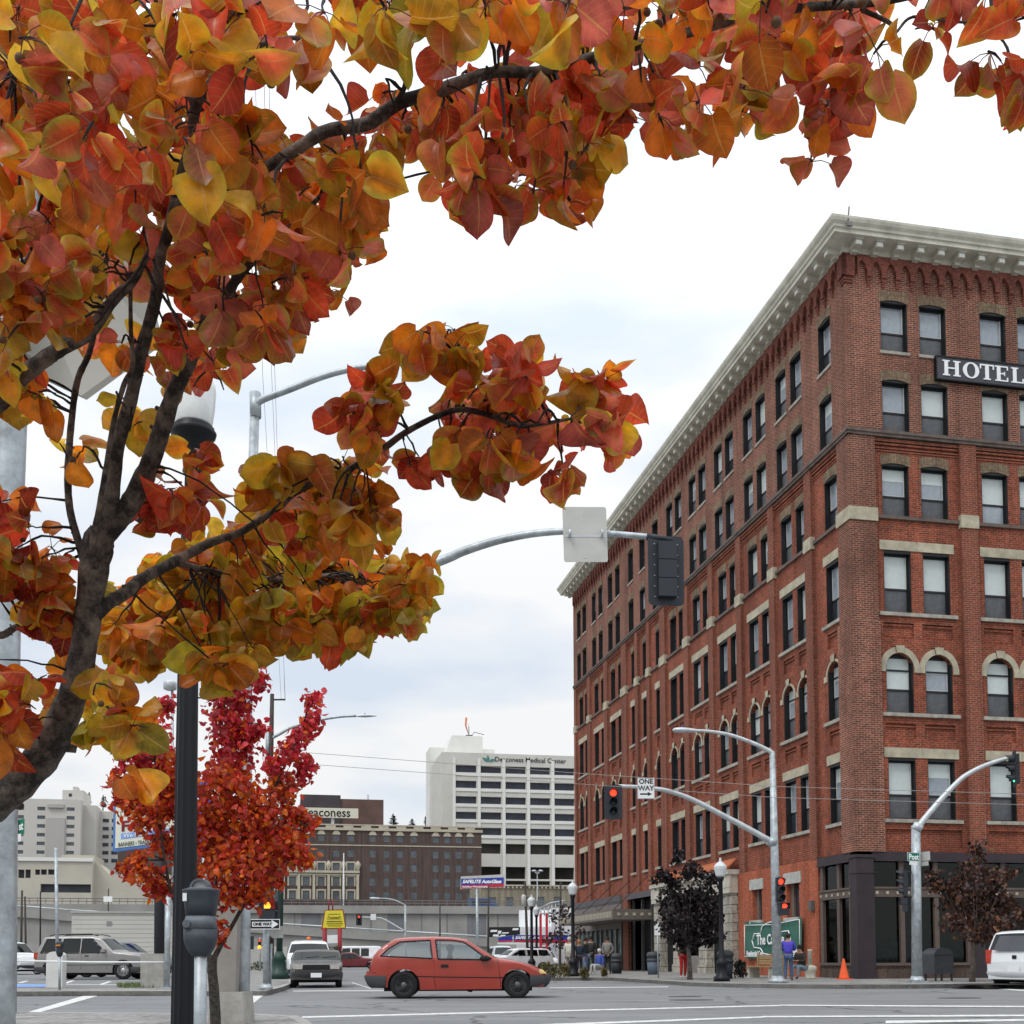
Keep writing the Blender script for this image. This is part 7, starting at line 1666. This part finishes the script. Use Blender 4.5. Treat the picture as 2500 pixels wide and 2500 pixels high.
REG=[
('p1',[(-80,-80),(900,-80),(880,60),(700,180),(560,330),(430,420),(200,430),(-80,440)],1.55,2.5,98,'ooorryybbqppr',150,.0),
('p1b',[(860,-80),(2080,-80),(2040,30),(1800,80),(1540,60),(1250,60),(1000,110),(860,90)],1.45,2.2,100,'oooorrgbbqqp',105,.0),
('p2',[(-80,330),(560,330),(700,300),(860,300),(950,420),(940,560),(880,650),(850,780),(780,700),(700,760),(650,850),(600,820),(540,760),(470,640),(300,700),(120,830),(-80,880)],1.9,2.6,88,'ooorrryqpqpb',150,.0),
('p2r',[(380,540),(860,480),(870,620),(830,720),(700,800),(650,880),(560,960),(470,930),(400,930),(340,880),(300,900),(260,830),(330,700)],2.0,2.6,84,'oorrrrdqp',62,.0),
('p2x',[(500,240),(880,250),(960,470),(880,640),(600,600),(500,420)],1.75,2.3,88,'ooooryqbp',46,.0),
('p3',[(870,200),(1250,160),(1500,150),(1640,150),(1650,260),(1560,330),(1480,380),(1470,480),(1410,535),(1320,505),(1210,530),(1130,470),(1040,400),(960,390),(880,330)],1.75,2.25,84,'orrrrpqpqb',100,.0),
('p4',[(1540,60),(1880,30),(1880,200),(1860,340),(1750,310),(1660,340),(1560,300),(1500,180)],1.6,1.95,95,'oorrpqpb',32,.0),
('p4b',[(1860,-60),(2200,-60),(2190,40),(2170,130),(2110,220),(2090,300),(2020,300),(1990,200),(1930,180),(1880,90)],1.6,1.9,96,'rrrrppqo',34,.0),
('p4c',[(2360,-80),(2560,-80),(2560,200),(2420,190),(2380,120)],1.5,1.8,100,'rrppqd',22,.0),
('p4d',[(2190,-80),(2380,-80),(2350,40),(2230,40)],1.6,1.8,80,'rrpd',9,.0),
('p4e',[(2240,70),(2330,70),(2320,110),(2250,110)],1.7,1.8,70,'rd',4,.0),
('dl',[(1965,370),(1995,370),(1995,420),(1965,410)],1.80,1.86,84,'rp',3,.0),
('dl2',[(2040,270),(2090,270),(2090,300),(2040,300)],1.80,1.86,84,'rp',4,.0),
('m1',[(-80,560),(300,600),(330,720),(220,840),(100,880),(0,930),(-80,950)],2.1,2.7,82,'oorrqpyb',46,.0),
('m2',[(-80,860),(60,880),(170,960),(190,1080),(130,1090),(0,1060),(-80,1080)],2.3,2.7,80,'yyyogbo',26,.0),
('m3',[(215,960),(310,950),(395,1040),(370,1075),(280,1070),(230,1010)],2.4,2.65,78,'yyygb',11,.0),
('m4',[(150,1060),(230,1040),(225,1130),(190,1150)],2.4,2.6,72,'ooyb',5,.0),
('l1',[(-80,1180),(30,1210),(90,1230),(170,1330),(190,1500),(110,1520),(0,1480),(-80,1500)],2.5,2.95,82,'drddrob',34,.0),
('l2',[(60,1470),(160,1400),(190,1500),(150,1600),(60,1600)],2.6,2.9,80,'robod',14,.0),
('l3',[(-80,1560),(60,1560),(200,1640),(190,1720),(120,1790),(30,1820),(-80,1830)],2.4,2.75,92,'rrroob',26,.0),
('l4',[(180,1600),(330,1620),(350,1700),(370,1790),(320,1850),(240,1800),(180,1770)],2.4,2.8,88,'ooybgr',20,.0),
('l5',[(262,1880),(290,1870),(335,1900),(300,1950)],2.3,2.4,100,'ob',3,.0),
('c1',[(400,1120),(470,1060),(540,1120),(560,1250),(500,1290),(420,1260),(330,1280),(290,1340),(260,1330),(330,1200)],2.6,2.9,84,'rrdrrqo',30,.0),
('c2',[(620,1110),(700,1080),(800,1060),(960,1150),(1000,1220),(960,1300),(860,1330),(700,1350),(600,1290),(560,1230)],2.65,3.0,84,'oooybboqr',62,.0),
('c3',[(270,1350),(560,1270),(700,1310),(900,1320),(1060,1360),(1080,1430),(1040,1520),(960,1540),(850,1580),(700,1590),(580,1620),(500,1640),(420,1600),(330,1640),(260,1600),(240,1500)],3.1,4.0,66,'oobbggyrbbo',300,.0),
('c3b',[(700,1330),(1060,1370),(1075,1440),(1030,1520),(850,1560),(700,1560)],3.7,4.4,56,'ggbborypg',190,.0),
('c4',[(470,1590),(600,1590),(560,1660),(520,1660)],2.9,3.2,84,'bgo',9,.0),
('c5',[(960,1500),(1050,1530),(1020,1550),(940,1550)],3.2,3.5,80,'bgd',5,.0),
('r1',[(1010,800),(1060,765),(1160,780),(1200,850),(1190,930),(1100,900),(1040,880),(1010,850)],2.4,2.75,84,'ooqbr',18,.0),
('r2',[(840,930),(900,910),(960,930),(1020,950),(1030,1030),(990,1080),(900,1080),(840,1020)],2.5,2.8,84,'orrqpb',15,.0),
('r3',[(1080,880),(1180,850),(1290,870),(1400,890),(1500,900),(1560,990),(1570,1110),(1520,1130),(1450,1080),(1330,1080),(1280,1160),(1180,1180),(1110,1090),(1080,1000)],2.35,2.7,84,'orrrppqbp',72,.0),
('r4',[(1250,870),(1280,850),(1290,890)],2.5,2.6,66,'r',2,.0),
('r5',[(1370,1120),(1420,1110),(1430,1170),(1370,1170)],2.4,2.6,78,'rd',4,.0),
('r6',[(970,1130),(1040,1110),(1040,1140),(990,1160)],2.6,2.8,68,'rd',4,.0),
('r7',[(1090,1040),(1110,1100),(1140,1160),(1110,1160),(1090,1100)],2.5,2.7,76,'rd',4,.0),
]
DENS={'p1':1.85,'p2':1.9,'p2x':1.9,'c2':2.1,'c3':2.0,'c3b':1.9,'r3':2.1,'r1':2.0,'m2':1.2,'m3':1.1,'c1':1.25,'m1':1.4,'l5':1,'r4':1,'p4e':1,'dl':1,'dl2':1,'m4':1.2}
NF=0; _f=MB(); _f.lathe([(.001,-.0075),(.006,-.005),(.0078,0),(.006,.005),(.001,.0075)],(0,0,0),10); FRM=_f.mesh('fruit',mat('pear_fruit',(.11,.055,.02),.6,var=.3,sc=150))
LV=Leaves(); TW=MB(off=TB_); ST=MB(off=TB_); FRU=MB(off=TB_)
def nearest(p):
    return min(SK,key=lambda s:(s[0]-p).length_squared)
for (nm,poly,Y0,Y1,px,pal,n,_) in REG:
    us=[p[0] for p in poly]; vs=[p[1] for p in poly]; placed=0; tries=0; cl=[]
    n=int(n*DENS.get(nm,1.75)*1.45)
    while placed<n and tries<n*40:
        tries+=1
        if placed%5==0 or not cl:
            u,v=random.uniform(min(us),max(us)),random.uniform(min(vs),max(vs))
            if not inpoly(u,v,poly): continue
            # keep inside by a margin
            mg=px*.33
            if nm[:2] not in('dl','r4','r5','r6','r7','l5','m4','p4') and not all(inpoly(u+a*mg,v+b*mg,poly) for a,b in((1,0),(-1,0),(0,1),(0,-1))): continue
            Y=random.uniform(Y0,Y1); c=at(u,v,Y); cl=[c,Y]
            s=nearest(c); d=(c-s[0]).length
            if d<.30 and random.random()<.62:
                mid=(c+s[0])/2+Vector((random.uniform(-.02,.02),random.uniform(-.02,.02),random.uniform(0,.03)))
                Q,R2=catmull([s[0],mid,c],[.0030,.0022,.0016],4); Q=[q+Vector((random.uniform(-1,1),random.uniform(-1,1),random.uniform(-1,1)))*.003 for q in Q]; TW.tube(Q,[r*random.uniform(.8,1.5) for r in R2],6)
            else: dv_=Vector((random.gauss(0,1),random.gauss(0,1),random.gauss(0,1))).normalized()*.03; TW.tube([c+dv_,c+dv_*.4+Vector((0,0,.004)),c-dv_*.2],[.0012,.0022,.0018],5)
            palc=random.choice(pal)
        c,Y=cl
        col=PALS[random.choice(pal) if random.random()<.55 else palc]
        c1,c2=col
        if random.random()<.35: c2=PALS[random.choice('ygboq')][1]
        k=random.choice((random.uniform(.66,.95),random.uniform(.9,1.5))); c1=[min(.9,x*k*random.uniform(.85,1.15)) for x in c1]; c2=[min(.9,x*k*random.uniform(.8,1.1)) for x in c2]
        out=Vector((random.gauss(0,1),random.gauss(0,.8),random.gauss(-.15,.8))).normalized()
        st=c+out*random.uniform(.008,.045)*(px/85)
        dd=st-O0; uu=1250+FP*dd.x/dd.y; Yv=dd.y; vv=None
        V_=(dd.z*math.cos(PITCH)-dd.y*math.sin(PITCH))/(dd.y*math.cos(PITCH)+dd.z*math.sin(PITCH)); U_=dd.x/(dd.y*math.cos(PITCH)+dd.z*math.sin(PITCH)); uu=1250+FP*(U_*cr+V_*sr); vv=PY-FP*(V_*cr-U_*sr)
        hit=None
        for (lu,lv,lw,lY) in LIMB:
            if (lu-uu)**2+(lv-vv)**2<(lw+px*.42)**2 and Yv<lY+.06: hit=lY; break
        if hit and random.random()<(.95 if vv>900 else .74):
            nY=hit+random.uniform(.08,.45); st=O0+dd*(nY/dd.y); moved=True
        else: moved=False
        tip=(out*.75+Vector((random.gauss(0,.35),random.gauss(0,.3),-.55))).normalized()
        view=(O0-st).normalized()
        nr=view*random.choice((1,1,-1))+Vector((random.gauss(0,.75),random.gauss(0,.75),random.gauss(0,.75)))
        Lw=px/FP*((Y0+Y1)/2)*random.choice((random.uniform(.55,.8),random.uniform(.7,1.05)))*1.02
        LV.leaf(st,tip,nr,Lw,Lw*random.uniform(.88,1.08),c1,c2,fold=random.choice((.1,.3,.5,.8,1.0,-.4)),curl=random.choice((.1,.25,.4,.6,-.3,.8)),nl=9,nw=6,wave=random.choice((.02,.05,.09)))
        if not moved: ST.tube([c,(c+st)/2+Vector((0,0,.004)),st],[.0011,.0009,.0009],4,cap=False)
        placed+=1
        if NF<100 and random.random()<.045:
            fpz=c+Vector((random.uniform(-.03,.03),random.uniform(-.03,.03),-.02)); NF+=1; fo_=bpy.data.objects.new('fruit',FRM); COL.objects.link(fo_); fo_.parent=tree; fo_.location=fpz-TB_; ST.tube([c,fpz],.0008,4,cap=False)
M_LEAF=leafmat('pear_leaf',.38,.50,True,60)
LV.build('crown',M_LEAF,tree,TB_)
TW.build('twigs',bark('twig_bark',(.008,.006,.006),(.04,.03,.025),60),tree); ST.build('leaf_stems',mat('stem_brown',(.12,.05,.03),.6),tree)
# ---- small red maple
random.seed(5)
def crown_tree(name,label,cat,base,blobs,Y,trunkpts,leafpx,dens,pals,mt,dy=.5,branch=True,bk=None,group=None,nl=3,limbs=()):
    t=thing(name,label,cat,tuple(base),0,group); m=MB(off=base)
    Q,R2=catmull([at(u,v,yy) if i else base for i,(u,v,w,yy) in enumerate(trunkpts)],[w/FP*yy for u,v,w,yy in trunkpts],4); m.tube(Q,R2,10); m.build('trunk',bk,t); fork=Q[-1]
    m=MB(off=base); sk=list(Q)
    for lp_ in limbs:
        Q2,R3=catmull([at(u,v,yy) for u,v,w,yy in lp_],[w/FP*yy for u,v,w,yy in lp_],4); m.tube(Q2,R3,7); sk+=Q2
    LS=Leaves()
    for (u,v,ru,rv) in blobs:
        if name=='purple_plum_tree': ru*=.88; rv*=.9
        c=at(u,v,Y+random.uniform(-dy,dy)*.5); A=math.pi*ru*rv; n=max(12,int(A/(leafpx*leafpx)*dens))
        s=min(sk,key=lambda q:(q-c).length)
        m.tube([s,(s+c)/2+Vector((0,0,.03)),c+Vector((0,0,rv*.4/FP*Y))],[.012,.008,.004],5)
        for _ in range(n):
            while True:
                d=Vector((random.uniform(-1,1),random.uniform(-1,1),random.uniform(-1,1)))
                if d.length<1: break
            d=d*(.35+.75*random.random()**.6) if d.length>.2 else d
            p=c+Vector((d.x*ru/FP*Y*1.0,d.y*max(ru,rv)/FP*Y*1.1,d.z*rv/FP*Y))
            if d.length>.75 and random.random()<.45: continue
            col=random.choice(pals if not (name=='red_maple' and v<1880 and random.random()<.8) else [(.66,.035,.06),(.52,.025,.045),(.74,.09,.10)]); k=random.uniform(.55,1.4); c1=[x*k for x in col]
            L_=leafpx/FP*Y*random.uniform(.7,1.3)
            LS.leaf(p,Vector((random.gauss(0,.7),random.gauss(0,.7),random.gauss(-.6,.5))),Vector((random.gauss(0,1),random.gauss(-.3,1),random.gauss(.3,1))),L_,L_*.8,c1,[x*.85 for x in c1],fold=.4,curl=random.choice((.2,.6,.9)),nl=nl,nw=2,wave=.06)
    m.build('branches',bk,t); LS.build('crown',mt,t,base); return t
Y=11.; base=at(520,2560,Y); base.z=.124
MB_=[(548,1680,62,80),(635,1655,34,50),(590,1715,45,60),(554,1765,60,60),(600,1790,50,60),(641,1772,28,26),(765,1703,30,34),(762,1757,36,42),(737,1792,36,38),(715,1822,34,36),(743,1868,42,48),(675,1853,46,42),(566,1845,75,80),(690,1915,62,58),(551,1915,88,80),(628,1975,95,85),(640,2040,110,80),(753,2006,38,36),(720,1985,45,40),(737,2083,45,42),(700,2060,60,60),(597,2099,118,85),(520,2068,60,80),(543,2175,78,50),(615,2175,60,44),(660,2130,50,50),(540,2255,22,22),(536,2290,18,18),(411,1710,26,36),(386,1775,38,50),(380,1850,62,60),(395,1944,58,70),(330,1845,52,60),(308,1935,50,62),(362,1980,66,60),(285,1890,22,40),(398,2053,42,40),(308,2108,34,30),(362,2126,52,42),(340,2085,30,30),(391,2160,45,40),(430,1900,60,120),(450,2050,60,90),(470,2160,60,50),(520,1990,90,80)]
M_ML=leafmat('maple_leaf',.5,.5,False,60)
crown_tree('red_maple','small red maple in full scarlet autumn leaf behind the black lamp post','tree',base,MB_,Y,[(520,2560,14,Y),(524,2500,13,Y),(521,2420,12.5,Y),(517,2360,11,Y),(520,2330,10,Y)],15,4.9,[(.68,.06,.02),(.66,.11,.012),(.70,.17,.012),(.45,.03,.02),(.55,.05,.03),(.66,.10,.06),(.72,.15,.02)],M_ML,.6,bk=bark('maple_bark',(.02,.016,.013),(.085,.07,.055),30),nl=3,
  limbs=[[(520,2335,8,Y),(545,2290,6,Y),(580,2230,5,Y),(620,2150,4,Y),(640,2000,3,Y),(690,1880,2.5,Y),(740,1780,2,Y)],[(517,2350,8,Y),(505,2300,6,Y),(520,2200,5,Y),(545,2050,4,Y),(560,1850,3,Y),(550,1700,2,Y)],[(515,2345,6,Y),(470,2280,5,Y),(420,2180,4,Y),(390,2000,3,Y),(380,1850,2,Y)],[(620,2080,4,Y),(700,2040,3,Y),(750,2010,2,Y)]])
# ---- dark purple trees by the hotel
M_DL=leafmat('purple_leaf',.6,.2,False,30)
b=gnd(1683,2395,.124); Y=b.y
crown_tree('purple_plum_tree','dense blackish purple street tree in front of the stone portal','tree',b,[(1640,2150,35,25),(1615,2135,30,22),(1690,2130,45,35),(1655,2095,22,25),(1740,2145,35,30),(1650,2200,70,60),(1710,2200,70,60),(1640,2250,55,50),(1700,2260,75,60),(1740,2240,35,60),(1680,2300,50,40),(1650,2290,35,30),(1730,2290,30,30),(1600,2150,20,12),(1760,2290,16,14)],Y,[(1683,2395,7,Y),(1682,2350,5,Y),(1678,2310,4.5,Y)],10,4.6,[(.010,.006,.009),(.016,.009,.011),(.007,.006,.007),(.035,.018,.02)],M_DL,2.2,bk=bark('dark_bark',(.05,.04,.035),(.16,.14,.12),5))
b=gnd(2372,2405,.124); Y=b.y
crown_tree('brown_street_tree','bronze-brown street tree in front of the shop window right of the mailbox','tree',b,[(2390,2090,28,35),(2375,2140,50,40),(2280,2150,35,28),(2310,2175,45,30),(2430,2150,45,35),(2465,2140,30,20),(2340,2200,60,45),(2410,2200,65,45),(2450,2220,45,40),(2380,2250,75,45),(2330,2260,40,35),(2440,2270,45,35),(2390,2290,50,28),(2500,2240,30,40)],Y,[(2372,2407,8,Y),(2375,2360,6,Y),(2380,2310,5,Y)],10,4.0,[(.11,.045,.028),(.07,.03,.022),(.05,.02,.018),(.17,.07,.03),(.035,.018,.016)],M_DL,2.0,bk=MATS.get('x') or bark('brown_bark',(.05,.04,.03),(.14,.11,.09),5))
b=at(1366,2392,58); b.z=.124; Y=58
crown_tree('small_dark_tree','small sparse dark-leaved tree beside the planting island at the hotel far corner','tree',b,[(1375,2215,20,20),(1350,2240,22,22),(1385,2235,22,25),(1362,2275,28,26),(1390,2290,25,18),(1345,2290,20,20),(1366,2308,26,14),(1415,2275,16,14)],Y,[(1366,2380,4,Y),(1366,2320,3,Y)],7,1.5,[(.03,.02,.022),(.05,.03,.03),(.08,.03,.03),(.02,.03,.02)],M_DL,1.5,bk=MATS['weathered_wood'])
# soil bed under brown tree
c=gnd(2400,2411,.13); g=MB(); g.lathe([(1.25,.129),(1.2,.136)],(c.x+.3,c.y,0),24,sy=.55); struct('tree_soil',g,mat('soil_dark',(.03,.025,.022),.95,var=.3,sc=8))
# low shrubs
def shrub(name,label,u,v,w,h,cols,n=260,z=.124,Y=None,cat='shrub',group=None,lp_=5.):
    b=gnd(u,v,z) if Y is None else at(u,v,Y); b.z=z; Y=b.y; t=thing(name,label,cat,tuple(b),0,group); LS=Leaves(); W_=w/FP*Y; H_=h/FP*Y
    m=MB(off=b)
    for i in range(7): a=random.uniform(0,6.28); m.tube([b,b+Vector((math.cos(a)*W_*.3,math.sin(a)*W_*.3,H_*.7))],.01,4)
    m.build('stems',MATS['weathered_wood'],t)
    for i in range(n):
        a=random.uniform(0,6.28); r=random.random()**.5; q=random.random()**.8; p=b+Vector((math.cos(a)*r*W_/2*(1-.5*q),math.sin(a)*r*W_/2*(1-.5*q),q*H_)); c=random.choice(cols); k=random.uniform(.5,1.4)
        LS.leaf(p,Vector((random.gauss(0,.5),random.gauss(0,.5),random.gauss(.5,.5))),Vector((random.gauss(0,1),random.gauss(0,1),random.gauss(0,1))),lp_/FP*Y*random.uniform(1,2.2),lp_/FP*Y*.7,[x*k for x in c],[x*k for x in c],nl=2,nw=2)
    LS.build('foliage',M_DL,t,b)
GC=[(.10,.10,.03),(.16,.13,.05),(.07,.08,.03),(.18,.10,.04)]
for i,(u,v,w,h,l) in enumerate(((1330,2386,40,32,'leftmost planting-island shrub beside the red car nose'),(1352,2388,34,28,'second planting-island shrub, below the small dark tree'),(1378,2387,34,30,'shrub just left of the far black acorn lamp'),(1425,2388,26,20,'low shrub at the feet of the people group'),(1474,2386,14,16,'small low plant at the kerb end of the planting island'))):
    shrub('shrub',l,u,v,w,h,GC,200,group='low shrubs on the planting island')
shrub('hedge','clipped dark hedge behind the ONE WAY post',660,2352,150,24,[(.03,.05,.02),(.05,.07,.02),(.08,.08,.02)],900,0.0,78.,'hedge',lp_=3)
shrub('bush','dark rounded bush between the legs of the yellow sign',815,2350,60,54,[(.05,.045,.025),(.08,.06,.03),(.035,.04,.02)],700,0.0,96.,lp_=3.)
shrub('planter_bush','dark bushy planter left of the long bench',1806,2392,36,38,[(.012,.014,.012),(.02,.022,.018)],260,group=None,lp_=6)
# conifers on the skyline
def conifer(u,vb,vt,w,Y,label):
    b=at(u,vb,Y); t=thing('pine_tree',label,'tree',tuple(b),0,'pines on the skyline'); H_=(at(u,vt,Y)-b).z; W_=w/FP*Y; m=MB(); m.tube([(0,0,-12),(0,0,H_*.95)],[.5,.12],6); m.build('trunk',MATS['weathered_wood'],t)
    m=MB(); rr=random.Random(u)
    for i in range(170):
        q=rr.random(); z=H_*(.05+.93*q); r=W_/2*(1-q)**.7*rr.uniform(.5,1.15)*(1 if rr.random()<.8 else .5); a=rr.uniform(0,6.28); d=Vector((math.cos(a),math.sin(a),0)); n=Vector((-d.y,d.x,0)); p=Vector((0,0,z)); s=.10*H_*(1.1-q)
        m.poly([p,p+d*r*.6+n*s*.5+Vector((0,0,-.02*H_)),p+d*r+Vector((0,0,rr.uniform(-.06,.05)*H_)),p+d*r*.6-n*s*.5+Vector((0,0,.03*H_))])
    m.build('crown',mat('pine_blue_green',(.035,.06,.055),.9,var=.3,sc=.3),t)
for a in ((961,2012,1983,32,420,'bushy pine on the skyline right of the brick penthouse'),(1007,2014,1996,24,430,'smaller pine on the skyline left of the medical tower'),(1040,2012,1990,14,440,'thin pine touching the left edge of the medical tower'),(219,1955,1925,18,460,'left of two pines behind the white hospital at far left'),(253,1965,1933,24,460,'right of two pines behind the white hospital at far left')): conifer(*a)
